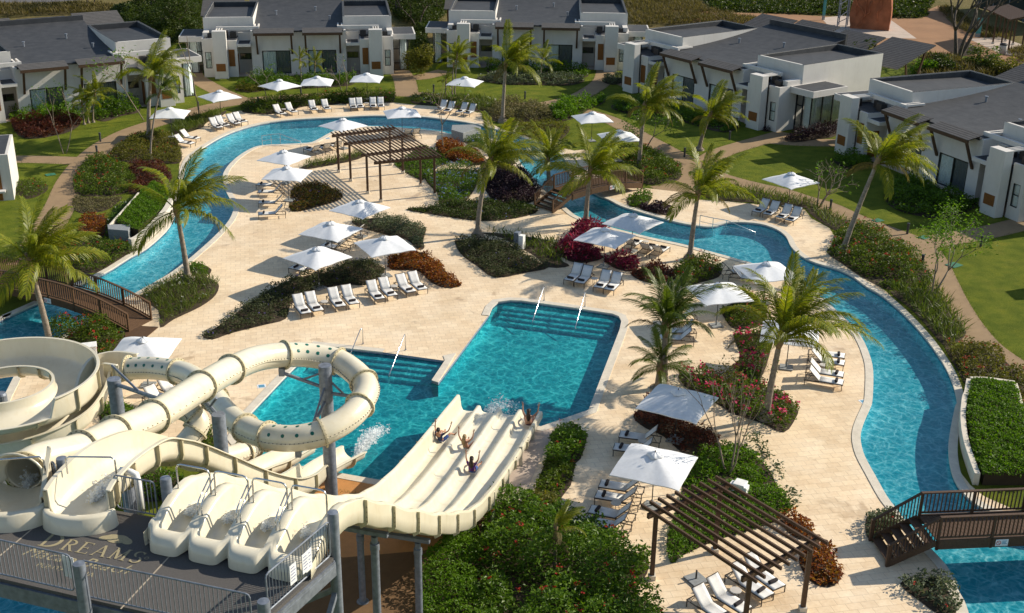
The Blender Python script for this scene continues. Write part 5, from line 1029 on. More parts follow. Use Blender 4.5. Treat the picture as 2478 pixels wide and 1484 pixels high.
# raised planters
def wall_strip(name, label, pts, wd, h, mat, cat='planter wall'):
    c = np.asarray(WL(catmull(pts, 5))); poly = ribbon(WL(pts), wd); m = MB(); m.prism(poly, 0, h); o = m.build(name, mat, bevel=.015); return tag(o, label, cat)
wall_strip('planter_wall', 'cream stone wall of the raised hedge planter at the river bend', T(0, 1, 945, 320, 1000, 300, 1090, 225, 1160, 150, 1215, 80, 1240, 20) , .42, .75, MT['coping'])
wall_strip('planter_wall', 'thin white back wall of the raised hedge planter at the left', T(0, 1, 800, 220, 880, 130, 960, 40, 1010, -20), .12, .8, MT['coping'])
qb = MB().prism(WL(T(0, 1, 785, 215, 960, 215, 935, 262, 790, 250)), 0, .78); tag(qb.build('pump_plinth', MT['grey'], bevel=.02), 'grey slab plinth at the end of the left hedge planter', 'plinth')
qb = MB().prism(WL(T(1, 0, 795, 1005, 800, 970, 950, 965, 1010, 985, 880, 1030)), 0, .85); tag(qb.build('pump_plinth', MT['grey'], bevel=.03), 'grey slab plinth with brown sides at the far river bank behind the pergola', 'plinth')
wall_strip('planter_wall', 'curved stone wall of the hedge planter beside the right channel', T(2, 1, 2056, 1330, 2040, 1420) + T(2, 2, 2022, 10, 2012, 150, 2030, 300, 2075, 450, 2115, 560), .26, .62, MT['coping'])
wall_strip('planter_wall', 'pale top wall of the right hedge planter below the flowering shrubs', T(2, 1, 2066, 1325, 2200, 1330, 2385, 1356) , .20, .66, MT['coping'])
wall_strip('planter_wall', 'short right wall of the hedge planter at the frame edge', T(2, 1, 2390, 1362, 2420, 1470) + T(2, 2, 2440, 80, 2500, 180), .2, .62, MT['coping'])
# ------------------------------------------------------------------ twin villa: local x along the front, y to the back, origin between the two piers
def rect_wall(m, x0, x1, y, z0, z1, th, holes):
    """front-facing wall slab (thickness th towards +y) with rectangular openings (hx0,hx1,hz0,hz1)"""
    xs = sorted({x0, x1, *[h[0] for h in holes], *[h[1] for h in holes]}); zs = sorted({z0, z1, *[h[2] for h in holes], *[h[3] for h in holes]})
    for i in range(len(xs) - 1):
        for j in range(len(zs) - 1):
            cx, cz = (xs[i] + xs[i + 1]) / 2, (zs[j] + zs[j + 1]) / 2
            if any(h[0] < cx < h[1] and h[2] < cz < h[3] for h in holes): continue
            m.box(xs[i], xs[i + 1], y, y + th, zs[j], zs[j + 1])
def window(par, x0, x1, z0, z1, y, bars_v=(), bars_h=(), curtain=None, fw=.07, drapes=False):
    f = MB(); d0, d1 = y + .03, y + .11
    f.box(x0, x1, d0, d1, z0, z0 + fw); f.box(x0, x1, d0, d1, z1 - fw, z1); f.box(x0, x0 + fw, d0, d1, z0 + fw, z1 - fw); f.box(x1 - fw, x1, d0, d1, z0 + fw, z1 - fw)
    for b in bars_v: f.box(b - fw / 2, b + fw / 2, d0 + .005, d1 - .005, z0 + fw, z1 - fw)
    for b in bars_h: f.box(x0 + fw, x1 - fw, d0 + .012, d1 - .012, b - fw / 2, b + fw / 2)
    fo = f.build('window', MT['window'], par)
    MB().add([(x0, y + .075, z0), (x1, y + .075, z0), (x1, y + .075, z1), (x0, y + .075, z1)], [(0, 1, 2, 3)]).build('pane', MT['glass'], fo)
    if curtain:
        for (c0, c1, mt) in curtain:
            n = max(6, int((c1 - c0) / .035)); rows = [[(c0 + (c1 - c0) * i / n, y + .17 + .035 * math.sin(i * 1.15) + .012 * math.sin(i * .37), z) for i in range(n + 1)] for z in (z0 + .02, z1 + .04)]
            m = MB(); m.grid(rows, flip=False); m.build('curtain', MT[mt], fo, smooth=True)
    return fo
def make_villa():
    e = empty('villa'); BX0, BX1, BY0, BY1 = 4.85, 10.2, 3.9, 15.0
    # central block with the curved roof
    fw = MB(); rect_wall(fw, -5.1, 5.1, 1.9, 0, 4.72, .22, [(-4.0, -.95, 0.06, 2.6), (.95, 4.0, .06, 2.6)])
    for s in (-1, 1): fw.box(*sorted((s * 5.1, s * 4.9)), 2.12, 3.9, 0, 4.72)
    fw.build('front_wall', MT['wall'], e)
    for x0, x1, c in ((-4.0, -.95, [(-4.0, -2.4, 'curtain'), (-2.4, -.95, 'curtain2')]), (.95, 4.0, [(.95, 2.45, 'curtain'), (2.45, 4.0, 'curtain2')])):
        window(e, x0, x1, .06, 2.6, 1.9, bars_v=((x0 + x1) / 2,), curtain=c, fw=.10)
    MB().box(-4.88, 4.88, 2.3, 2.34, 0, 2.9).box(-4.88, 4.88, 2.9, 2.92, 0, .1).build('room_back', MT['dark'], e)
    def zr(y): t = max(0, y - 1.9); return 4.75 + .012 * t + .0062 * t * t
    r = MB(); ys = [1.75 + i * (16.3 - 1.75) / 22 for i in range(23)]
    r.grid([[(-4.845, y, zr(y)) for y in ys], [(4.845, y, zr(y)) for y in ys]], flip=True)
    r.grid([[(-4.845, 1.75, 4.60), (4.845, 1.75, 4.60)], [(-4.845, 1.75, zr(1.75)), (4.845, 1.75, zr(1.75))]])
    ro = r.build('main_roof', MT['roof'], e, smooth=True)
    pr = MB(); zt = zr(16.3); pr.box(-4.83, 4.83, 16.3, 16.55, zt - .8, zt + .5)
    pr.build('roof_parapet', MT['roof'], ro)
    vt = MB()
    for vx, vy in ((-2.6, 9.5), (1.8, 11.0), (3.4, 7.0)): vt.lathe([(.09, zr(vy) - .05), (.09, zr(vy) + .4), (.15, zr(vy) + .42), (.15, zr(vy) + .5)], vx, vy, 10)
    vt.build('roof_vents', MT['steel'], ro)
    bw = MB(); bw.box(-4.8, 4.8, 16.4, 16.6, 0, zt - .82); bw.build('back_wall', MT['wall'], e)
    for s in (-1, 1):
        # raised block with a sunk roof
        b = MB(); x0, x1 = (BX0, BX1) if s > 0 else (-BX1, -BX0); t = .22
        b.box(x0, x1, BY0, BY0 + t, 0, 5.9); b.box(x0, x1, BY1 - t, BY1, 0, 5.9); b.box(x0, x0 + t, BY0 + t, BY1 - t, 0, 5.9); b.box(x1 - t, x1, BY0 + t, BY1 - t, 0, 5.9)
        b.build('raised_block', MT['wall'], e)
        rf = MB(); rf.add([(x0 + t, BY0 + t, 5.62), (x1 - t, BY0 + t, 5.62), (x1 - t, BY1 - t, 5.34), (x0 + t, BY1 - t, 5.34)], [(0, 1, 2, 3)])
        for (a0, a1, c0, c1) in ((x0 + t, x1 - t, BY1 - t - .03, BY1 - t - .003), (x1 - t - .03, x1 - t - .003, BY0 + t, BY1 - t - .03), (x0 + t + .003, x0 + t + .03, BY0 + t, BY1 - t - .03)): rf.box(a0, a1, c0, c1, 5.2, 5.88)
        rf.box(x0 + .01, x1 - .01, BY1 - t - .002, BY1 - .01, 5.9, 5.925); rf.box(x0 + .01, x0 + t, BY0 + .02, BY1 - t, 5.9, 5.925); rf.box(x1 - t, x1 - .01, BY0 + .02, BY1 - t, 5.9, 5.925)
        rf.build('block_roof', MT['roof'], e)
        # pier with hatch
        p = MB(); px0, px1 = (7.55, 9.0) if s > 0 else (-9.0, -7.55); p.box(px0, px1, 0, .8, 0, 5.05); pi = p.build('pier', MT['wall'], e, bevel=.02)
        MB().box(px0 + .22, px1 - .25, -.03, -.003, .8, 1.62).build('hatch', MT['door'], pi)
        # end wall with the tall window
        wx0, wx1 = (9.0, 10.2) if s > 0 else (-10.2, -9.0); q = MB(); a = wx0 + .25; bb = wx1 - .3; rect_wall(q, wx0, wx1, 1.0, 0, 4.15, .2, [(a, bb, .95, 2.7)])
        q.box(*((10.0, 10.2) if s > 0 else (-10.2, -10.0)), 1.2, 3.9, 0, 4.15); q.build('end_wall', MT['wall'], e)
        window(e, a, bb, .95, 2.7, 1.0, bars_h=(1.85,), curtain=[(a, bb, 'curtain')], fw=.06)
        # timber screen wall
        sx0, sx1 = (6.55, 7.55) if s > 0 else (-7.55, -6.55); q = MB(); q.box(sx0, sx1, .95, 1.15, 0, 3.9); q.box(*((sx0, sx0 + .2) if s > 0 else (sx1 - .2, sx1)), 1.15, 3.2, 0, 3.9); q.build('screen_wall', MT['wall'], e)
        MB().box(*((sx0 + .28, sx1 - .08) if s > 0 else (sx0 + .08, sx1 - .28)), .915, .947, 1.15, 2.95).build('timber_panel', MT['door'], e)
        # porch recess: back wall with strip window, slab and upstand
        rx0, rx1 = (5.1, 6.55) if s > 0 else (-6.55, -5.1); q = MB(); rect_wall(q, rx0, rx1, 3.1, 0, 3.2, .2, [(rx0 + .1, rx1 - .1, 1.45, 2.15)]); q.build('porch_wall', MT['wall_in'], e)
        window(e, rx0 + .1, rx1 - .1, 1.45, 2.15, 3.1, bars_v=((rx0 + rx1) / 2,), fw=.06)
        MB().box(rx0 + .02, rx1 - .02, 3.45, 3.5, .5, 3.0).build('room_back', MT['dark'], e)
        dx = (rx1 - .02, rx1 + .03) if s > 0 else (rx0 - .03, rx0 + .02); MB().box(*(dx), 1.4, 2.4, .02, 2.3).build('porch_door', MT['door'], e)
        q = MB(); q.box(rx0 + .003, rx1 - .003, 1.0, 3.3, 3.2, 3.5); q.build('porch_slab', MT['wall'], e)
        MB().box(rx0 + .15, rx1 - .15, 1.15, 3.0, 3.5, 3.53).build('porch_roof', MT['roof'], e)
        q = MB(); q.box(rx0 + .003, rx1 - .003, 3.3, 3.5, 3.2, 4.35); q.build('upstand', MT['wall'], e)
        # low terrace roof, machines, white frame
        tx0, tx1 = (6.55, 10.0) if s > 0 else (-10.0, -6.55); MB().box(tx0 + .01, tx1 - .01, 1.2, 3.88, 3.86, 3.90).build('terrace_roof', MT['roof'], e)
        for k, (cx, cy) in enumerate(((7.0, 2.7), (7.9, 3.2), (9.3, 2.0))):
            m = MB(); m.box(s * cx - .33, s * cx + .33, cy - .3, cy + .3, 3.90, 4.55); m.lathe([(.2, 4.55), (.2, 4.58)], s * cx, cy, 14); m.build('air_conditioner', MT['darkmetal'], e, bevel=.02)
        q = MB(); bx = sorted((s * 4.2, s * 8.75)); q.box(bx[0], bx[1], 2.65, 2.9, 4.72, 5.08)
        for k in (0, .42): xx = s * (4.3 + k); q.box(xx - .08, xx + .08, 2.9, 4.7 if k == 0 else 4.6, 4.9, 5.05)
        for k in (0, .3, .6): xx = s * (8.65 - k * .9); q.box(xx - .05, xx + .05, .8, 2.65, 4.86, 4.98)
        q.box(*sorted((s * 9.6, s * 10.15)), 2.0, 3.9, 4.152, 4.6); q.build('roof_frame', MT['wall'], e)
        # glazed corner bay
        gx0, gx1 = 10.2, 12.0; gy0, gy1 = 3.25, 7.6
        def X(v): return s * v
        sl_ = MB(); sl_.box(*sorted((X(10.203), X(12.75))), 2.4, 7.0, 3.55, 4.12); so_ = sl_.build('bay_slab', MT['wall'], e)
        MB().box(*sorted((X(10.35), X(12.6))), 2.55, 6.85, 4.12, 4.14).build('bay_roof', MT['roof'], so_)
        f = MB()
        def bar_(x0, x1, y0, y1, z0, z1): f.box(*sorted((X(x0), X(x1))), y0, y1, z0, z1)
        for xx in (10.24, 10.95, 11.90): bar_(xx, xx + .1, gy0, gy0 + .1, 0, 3.55)
        bar_(10.34, 10.95, gy0 + .01, gy0 + .09, 2.3, 2.4); bar_(10.34, 11.9, gy0 + .01, gy0 + .09, 0, .08)
        for yy in (4.7, 6.1, 7.5): bar_(11.9, 12.0, yy, yy + .1, 0, 3.55)
        bar_(11.91, 11.99, 3.35, 7.5, 0, .08); fr = f.build('bay_frame', MT['window'], e)
        g = MB(); g.add([(X(10.2), gy0 + .05, 0), (X(11.95), gy0 + .05, 0), (X(11.95), gy0 + .05, 3.55), (X(10.2), gy0 + .05, 3.55)], [(0, 1, 2, 3)]); g.add([(X(11.95), gy0 + .05, 0), (X(11.95), gy1, 0), (X(11.95), gy1, 3.55), (X(11.95), gy0 + .05, 3.55)], [(0, 1, 2, 3)]); g.build('bay_glass', MT['glass'], fr)
        c = MB(); n = 90; pts = []
        for i in range(n + 1):
            t = i / n; w_ = .05 * math.sin(i * 1.3)
            if t < .22: pts.append((X(10.95 + (11.7 - 10.95) * t / .22), gy0 + .32 + w_))
            else: pts.append((X(11.72 + w_), gy0 + .35 + (gy1 - gy0 - .4) * (t - .22) / .78))
        c.grid([[(x, y, .03) for x, y in pts], [(x, y, 3.5) for x, y in pts]]); c.build('bay_curtain', MT['curtain'], fr, smooth=True)
        MB().box(*sorted((X(10.203), X(11.95))), 7.6, 7.8, 0, 3.55).build('bay_end', MT['wall'], e)
        # awning over the sliding door
        ax0, ax1 = sorted((X(.45), X(4.75))); a = MB()
        a.add([(ax0, 2.15, 4.97), (ax1, 2.15, 4.97), (ax1, .72, 4.70), (ax0, .72, 4.70), (ax0, 2.15, 4.93), (ax1, 2.15, 4.93), (ax1, .72, 4.66), (ax0, .72, 4.66)], [(3, 2, 1, 0), (4, 5, 6, 7), (2, 3, 7, 6), (0, 1, 5, 4), (1, 2, 6, 5), (3, 0, 4, 7)])
        aw = a.build('awning', MT['slat'], e)
        u = MB(); u.bar((ax0, .76, 4.53), (ax1, .76, 4.53), .10, .27); u.bar((ax0, 1.8, 4.76), (ax1, 1.8, 4.76), .08, .16)
        for k in range(7): xx = ax0 + .15 + (ax1 - ax0 - .3) * k / 6; u.bar((xx, .85, 4.62), (xx, 1.88, 4.82), .06, .08)
        u.build('rafters', MT['wood'], aw)
        for xx in (ax0 + .3, ax1 - .3): MB().bar((xx, .86, 4.5), (xx, 1.86, 2.25), .15, .20, (1, 0, 0)).build('brace', MT['wood'], aw)
    # back porch roofs on struts
    for k, cx in enumerate((-9.4, -3.8, 1.9, 7.6)):
        x0, x1 = cx - 2.5, cx + 2.5; z0, z1 = 3.9 + .2 * (k % 2), 5.7 + .2 * (k % 2); y0, y1 = 17.6, 23.2
        p = MB(); p.add([(x0, y0, z0), (x1, y0, z0), (x1, y1, z1), (x0, y1, z1), (x0, y0, z0 - .12), (x1, y0, z0 - .12), (x1, y1, z1 - .12), (x0, y1, z1 - .12)], [(0, 1, 2, 3), (7, 6, 5, 4), (0, 4, 5, 1), (1, 5, 6, 2), (2, 6, 7, 3), (3, 7, 4, 0)])
        po = p.build('porch_canopy', MT['slat'], e)
        for xx in (x0 + .3, x1 - .3):
            for yy in (20.0, 20.9): MB().bar((xx, 20.4, 0), (xx, yy + (1.2 if yy > 20.5 else -.8), z0 + (z1 - z0) * (yy + (1.2 if yy > 20.5 else -.8) - y0) / (y1 - y0) - .2), .14, .18, (1, 0, 0)).build('strut', MT['wood'], po)
    fl = MB().box(-10.1, 10.1, 1.15, 3.9, .0, .03); fl.build('porch_floor', MT['slab'], e)
    return e
VIL = make_villa()
def put_villa(i, ox, oy, ang, sc, label):
    o = VIL if i == 0 else copy_tree(VIL); o.location = (ox, oy, 0); o.rotation_euler.z = R(ang); o.scale = (sc, 1.0, 1.0)
    tag(o, label, 'villa', 'white twin villas around the garden')
put_villa(0, -23.345, 130.05, 8.22, 1.0, 'white villa at the top left of centre, seen square on behind three parasols')
put_villa(1, 2.405, 135.485, -1.5, 1.0, 'white villa at the top centre behind the tall palm')
put_villa(2, -40.87, 111.58, 32.0, 1.0, 'white villa at the left with sunlit stripes across its front')
put_villa(3, 16.97, 117.725, -54.84, 1.09, 'white villa on the right with the dark purple hedge at its glazed corner')
put_villa(4, 31.795, 93.79, -67.59, 1.085, 'white villa cut off by the right frame edge')
put_villa(5, 39.6, 64.5, -86, 1.0, 'unseen white villa beyond the right frame edge, next after the cut-off villa')  # out of view; added so that its shadow falls on the right lawn
# service kiosk at the left edge
c = W3(35, 484, 0); e = empty('kiosk', (c.x, c.y, 0), R(18), 'white service kiosk with timber shutters at the left frame edge', 'kiosk')
MB().box(-5.0, 0, 0, 6, 0, 3.5).build('wall', MT['wall'], e); MB().box(-4.8, -.2, .2, 5.8, 3.5, 3.53).build('roof', MT['roof'], e)
MB().box(-2.6, -.7, -.05, -.003, .9, 2.6).build('shutter', MT['door'], e); MB().box(-2.8, -.5, -.6, -.003, .75, .88).build('counter', MT['wall'], e); MB().box(-2.5, -.75, -.06, -.004, .05, .7).build('door_panel', MT['door'], e)
# ------------------------------------------------------------------ far right: climbing tower, pergola, posts
a, b_ = W3(*T(2, 0, 1200, 205)[0]), W3(*T(2, 0, 1490, 226)[0]); d = b_ - a; ang = math.atan2(d.y, d.x); L = d.length
e = empty('climbing_tower', a, ang, 'tall orange climbing tower with cracked render and a steel stair', 'tower')
N = 26; m = MB()
def rough(u, v, k): return .16 * math.sin(u * 2.1 + k) * math.sin(v * 1.3 + k * 2) + random.uniform(-.05, .05)
per = [(t * L, 0) for t in np.linspace(0, 1, 10)[:-1]] + [(L, t * 1.8) for t in np.linspace(0, 1, 8)[:-1]] + [(L - t * L, 1.8) for t in np.linspace(0, 1, 10)[:-1]] + [(0, 1.8 - t * 1.8) for t in np.linspace(0, 1, 8)[:-1]]
rows = []
for i in range(N + 1):
    z = i * 12.0 / N; s_ = 1 - .004 * i; rows.append([((x - L / 2) * s_ + L / 2 + rough(x, z, 1), (y - .9) * s_ + .9 + rough(y + x, z, 3), z) for x, y in per])
m.grid(rows, closed_v=True); m.f.append(tuple(N * len(per) + k for k in range(len(per)))); m.build('rock_face', MT['clay'], e, smooth=True, auto=38)
q = MB()
for k in range(5):
    x0 = random.uniform(.4, L - .8); pts = []; x, z = x0, random.uniform(.3, 2)
    for i in range(9): pts.append((x, -.17 + random.uniform(-.03, .03), z)); x = min(L - .3, max(.3, x + random.uniform(-.5, .6))); z += random.uniform(.1, .9)
    q.tube(pts, .09, 6)
q.build('ridge', MT['clay'], e, smooth=True)
s_ = MB()
for x in (-1.6, -.45):
    for y in (.3, 2.2): s_.bar((x, y, 0), (x, y, 12), .14, .14, (1, 0, 0))
for k in range(14):
    z = .4 + k * .85; s_.bar((-1.6, .3 if k % 2 else 2.2, z), (-.45, 2.2 if k % 2 else .3, z + .85), .08, .08); s_.bar((-1.6, .3, z), (-1.6, 2.2, z), .07, .07)
s_.build('steel_stair', MT['steel'], e)
def sign_post(p, lb, h, wd=.36):
    v = W3(*p); e = empty('sign_post', v, .4, lb, 'sign'); MB().box(-wd / 2, wd / 2, -.1, .1, 0, h * .2).build('plinth', MT['grey'], e); MB().box(-wd / 2 - .01, wd / 2 + .01, -.11, .11, h * .2, h).build('panel', MT['teal'], e, bevel=.02)
sign_post(T(2, 0, 1015, 145)[0], 'teal totem post on the sandy plaza left of the orange tower', 3.2); sign_post(T(2, 0, 2130, 270)[0], 'pale teal totem by the walkway before the far pergola', 2.5, .7)
pv = WL(T(2, 0, 2350, 375, 2450, 350, 2298, 345, 2385, 325, 2240, 318, 2330, 300, 2185, 287, 2280, 270)); pergola(pv, [(0, 1), (2, 3), (4, 5), (6, 7)], 14, 3.9, 'weathered brown pergola at the top right corner', 1.2, (.16, .16), z0=.02)
v = W3(*T(2, 0, 2308, 395)[0]); e = empty('litter_bin', v, 0, 'pale litter bin in the shade of the far pergola', 'litter bin'); MB().lathe([(.40, 0), (.45, 1.1), (.42, 1.15)], n=16).build('bin_body', MT['tabletop'], e, smooth=True); MB().lathe([(.46, 1.16), (.46, 1.3), (.3, 1.4), (0, 1.42)], n=16).build('bin_lid', MT['darkmetal'], e)
# dark sports net at the far corner
n0, n1 = W3(*T(2, 0, 2130, 60)[0]), W3(*T(2, 0, 2700, 240)[0]); e = empty('court_fence', n0, 0, 'dark green netted court fence at the top right corner', 'fence'); dd = n1 - n0; m = MB()
m.prism([(0, 0), (dd.x, dd.y), (dd.x + .03, dd.y + .05), (.03, .05)], .1, 7); m.build('net', MT['net'], e)
for k in range(6): p = dd * (k / 5); MB().bar((p.x, p.y - .1, 0), (p.x, p.y - .1, 7.2), .14, .14, (1, 0, 0)).build('post', MT['steel'], e)
# ------------------------------------------------------------------ palms: base and top picked on the photograph, top height by eye
def palm_at(base, top, h, crown, label, nf=24, **kw):
    b = W3(*base); t = W3(*top, h)
    # keep the trunk's lean in the picture, at the base's distance: slide the top along its ray until it stands over the base depth
    for _ in range(30):
        t = W3(*top, h); 
        if abs(t.y - b.y) < .02: break
        h += (t.y - b.y) * .33
        h = max(1.0, min(16, h))
    return palm(b, (t.x, t.y + .15, t.z), crown, nf, label, **kw)
palm_at((361, 337), (364, 185), 7, .92, 'tall leaning coconut palm by the river grass in front of the left villa', 22)
palm_at((455, 678), (425, 510), 5, 1.02, 'coconut palm leaning over the river from the round grassy bed', 23, wind=(.6, .05))
palm_at(T(0, 1, 365, 1025)[0], (68, 640), 6, .98, 'big coconut palm in front of the arched bridge at the left edge', 23, wind=(.5, .1))
palm_at(T(1, 0, 1165, 885)[0], (1224, 155), 9, 1.0, 'tallest straight coconut palm before the top centre villa', 22, wind=(.6, .0))
palm_at(T(1, 1, 985, 225)[0], (1185, 395), 7, .92, 'curved coconut palm rising from the bed beside the purple bushes', 23, lean=.9, wind=(.55, -.1))
palm_at(T(1, 0, 1500, 1325)[0], (1325, 395), 3, .85, 'short coconut palm at the left end of the wooden bridge', 22, wind=(.2, .1))
palm_at(T(1, 1, 1765, 130)[0], (1428, 420), 6, .95, 'coconut palm in front of the middle bridge stairs', 23, wind=(.55, 0))
palm_at(T(1, 0, 2150, 1220)[0], (1560, 262), 7, .95, 'coconut palm with a broken pale frond before the right villa', 23, wind=(.7, .1))
palm_at(T(2, 0, 118, 1085)[0], (1718, 283), 4, .85, 'coconut palm behind the lawn path before the right villa windows', 23, wind=(.6, .1))
palm_at(T(2, 1, 50, 392)[0], (1690, 470), 6, .95, 'coconut palm at the tip of the river beside the long handrail', 23, wind=(.5, .2))
palm_at(T(2, 1, 1155, 350)[0], (2124, 396), 8, 1.0, 'coconut palm leaning right beside the far right villa', 23, lean=.2, wind=(.85, .0))
palm_at(T(2, 2, 600, 80)[0], (1890, 825), 5, 1.08, 'largest coconut palm, in the magenta bougainvillea at the right', 27, wind=(.42, .22), upbias=-14)
palm_at((1607, 938), (1610, 800), 3, .80, 'upright feathery palm left of the bougainvillea', 23, wind=(.25, .2), upbias=-25, mat='g')
palm_at((1592, 940), (1598, 890), 1.2, .52, 'low dark palm at the foot of the upright palm by the pool deck', 16, wind=(.1, .0), mat='g', dry=0)
palm_at(T(0, 0, 1090, 1152)[0], (385, 225), 5, .5, 'slim young palm beside the tall leaning palm', 14, r0=.08, r1=.06, name='young_palm', mat='g', dry=0)
for k, (b, t, s, lb) in enumerate([(T(0, 0, 640, 890)[0], T(0, 0, 625, 730)[0], .55, 'yellowish clump palm, leftmost stem before the left villa'), (T(0, 0, 675, 885)[0], T(0, 0, 680, 690)[0], .6, 'yellowish clump palm, tallest stem before the left villa'), (T(0, 0, 610, 900)[0], T(0, 0, 590, 770)[0], .45, 'yellowish clump palm, shortest stem before the left villa'),
  (T(1, 0, 800, 695)[0], T(1, 0, 812, 470)[0], .62, 'left stem of the twin slim palms by the top centre parasol'), (T(1, 0, 820, 700)[0], T(1, 0, 835, 420)[0], .62, 'right stem of the twin slim palms by the top centre parasol'), (T(1, 0, 752, 690)[0], T(1, 0, 755, 600)[0], .32, 'tiny palm left of the top centre parasol'),
  (T(1, 0, 1440, 560)[0], T(1, 0, 1450, 450)[0], .6, 'small palm under the windows of the top centre villa'), (T(0, 0, 2180, 610)[0], T(0, 0, 2167, 440)[0], .35, 'slim young palm left of the fourth far parasol'), (T(0, 0, 2275, 585)[0], T(0, 0, 2275, 470)[0], .42, 'yellow young palm before the sliding door of the top left-centre villa')]):
    palm_at(b, t, 3, s, lb, 12, r0=.07, r1=.05, name='young_palm', group='slim young palms in the villa gardens', wind=(.2, .05), dry=0)
palm(W3(*T(1, 2, 1540, 1180)[0]) , W3(*T(1, 2, 1540, 1180)[0]) + Vector((0, .1, 1.7)), .38, 11, 'small half-dry palm sticking out of the hibiscus thicket', name='young_palm', dry=5, r0=.08, r1=.06)
# ------------------------------------------------------------------ light and bare trees
BT = branch_tree
BT('frangipani', 'sparse bare frangipani with few green tufts on the right lawn', W3(*T(2, 0, 985, 1500)[0]), 3.6, MT['twig'], 4, .62, .07, 'bright', .3, 60, 3, 3, lclump=.12, tilt=(.15, 0))
BT('frangipani', 'bare-stemmed shrub with star-shaped leaves at the wall of the right villa', W3(*T(2, 0, 1300, 660)[0]), 5.2, MT['twig'], 3, .5, .06, 'wild', .5, 260, 5, 4, lclump=.22)
BT('feathery_tree', 'small feathery tree beside the curving path at the right', W3(*T(2, 1, 1805, 665)[0]), 5.4, MT['twig'], 4, .5, .07, 'bright', .2, 1500, 8, 2, lclump=.32, tilt=(.22, 0))
BT('feathery_tree', 'thin leafless sapling standing behind the slatted pergola', W3(*T(2, 2, 330, 475)[0]), 5.2, MT['twig'], 3, .22, .05, 'bright', .13, 260, 11, 3, lclump=.25, split=2)
BT('feathery_tree', 'thin sapling with yellow-green leaf tufts at the bougainvillea edge', W3(*T(2, 1, 330, 1484)[0]), 2.6, MT['twig'], 3, .4, .04, 'yellowgreen', .16, 420, 12, 3, lclump=.2)
BT('bare_tree', 'thin bare tree at the far river edge behind the pergola', W3(*T(1, 0, 728, 1110)[0]), 5.2, MT['twig'], 3, .55, .06, 'bright', .3, 24, 14, 1, lclump=.15, first=.5)
BT('bare_tree', 'bare twiggy shrub before the right porch of the top left-centre villa', W3(*T(1, 0, 20, 690)[0]), 4.2, MT['twig'], 3, .6, .06, 'bright', .3, 18, 15, 2, lclump=.15)
BT('bare_tree', 'bare twiggy shrub behind the third far parasol', W3(*T(0, 0, 1940, 755)[0]), 4.4, MT['twig'], 3, .55, .06, 'bright', .3, 10, 17, 1, lclump=.15)
BT('feathery_tree', 'wispy sapling on the left lawn by the path', W3(*T(0, 0, 468, 1112)[0]), 4.4, MT['twig'], 2, .35, .05, 'bright', .2, 240, 18, 2, lclump=.3, first=.55)
BT('feathery_tree', 'slender leaning sapling right of the tall left palm', W3(*T(0, 0, 1040, 870)[0]), 5.6, MT['twig'], 2, .5, .06, 'bright', .3, 160, 19, 1, lclump=.35, tilt=(-.35, 0), first=.6)
BT('bare_pole_tree', 'thin dark bare trunk by the path at the left villa corner', W3(*T(0, 0, 1440, 850)[0]), 6.0, MT['twig'], 1, .2, .07, None, .2, 0, 20, 1, tilt=(-.08, 0), first=.8)
BT('bare_tree', 'large leafless grey tree on the sandy plaza at the top right', W3(*T(2, 0, 1985, 440)[0]), 17, MT['darktwig'], 5, .40, .26, 'reed', .25, 160, 23, 3, lclump=.4, first=.22, ratio=.84)
BT('round_tree', 'small leafy tree behind the left palm trunk beside the right lawn umbrella', W3(*T(1, 0, 2200, 1080)[0]), 3.8, MT['twig'], 3, .5, .07, 'green', .22, 900, 24, 2, lclump=.4)
for k, (px, h, s) in enumerate([(T(0, 0, 660, 60), 6, 2), (T(0, 0, 1120, 120), 6, 3), (T(0, 0, 1290, 250), 5, 4), (T(1, 0, 420, 120), 7, 5), (T(1, 0, 560, 220), 6, 6), (T(1, 0, 330, 60), 7, 7), (T(1, 0, 700, 100), 6, 8)]):
    BT('scrub_tree', ['bright green scrub tree in the dry field at the top left', 'scrub tree behind the top left villa roof', 'low scrub tree left of the top left-centre villa', 'tall scrub tree between the two top villas', 'scrub tree in front of the gap between the two top villas', 'green scrub tree at the corner block of the top left-centre villa', 'scrub tree at the left block of the top centre villa'][k], W3(*px[0]), h, MT['darktwig'], 4, .6, .12, ['bright', 'wild', 'wild', 'bright', 'wild', 'yellowgreen', 'wild'][k], .32, 2200, 30 + s, 2, lclump=.7)
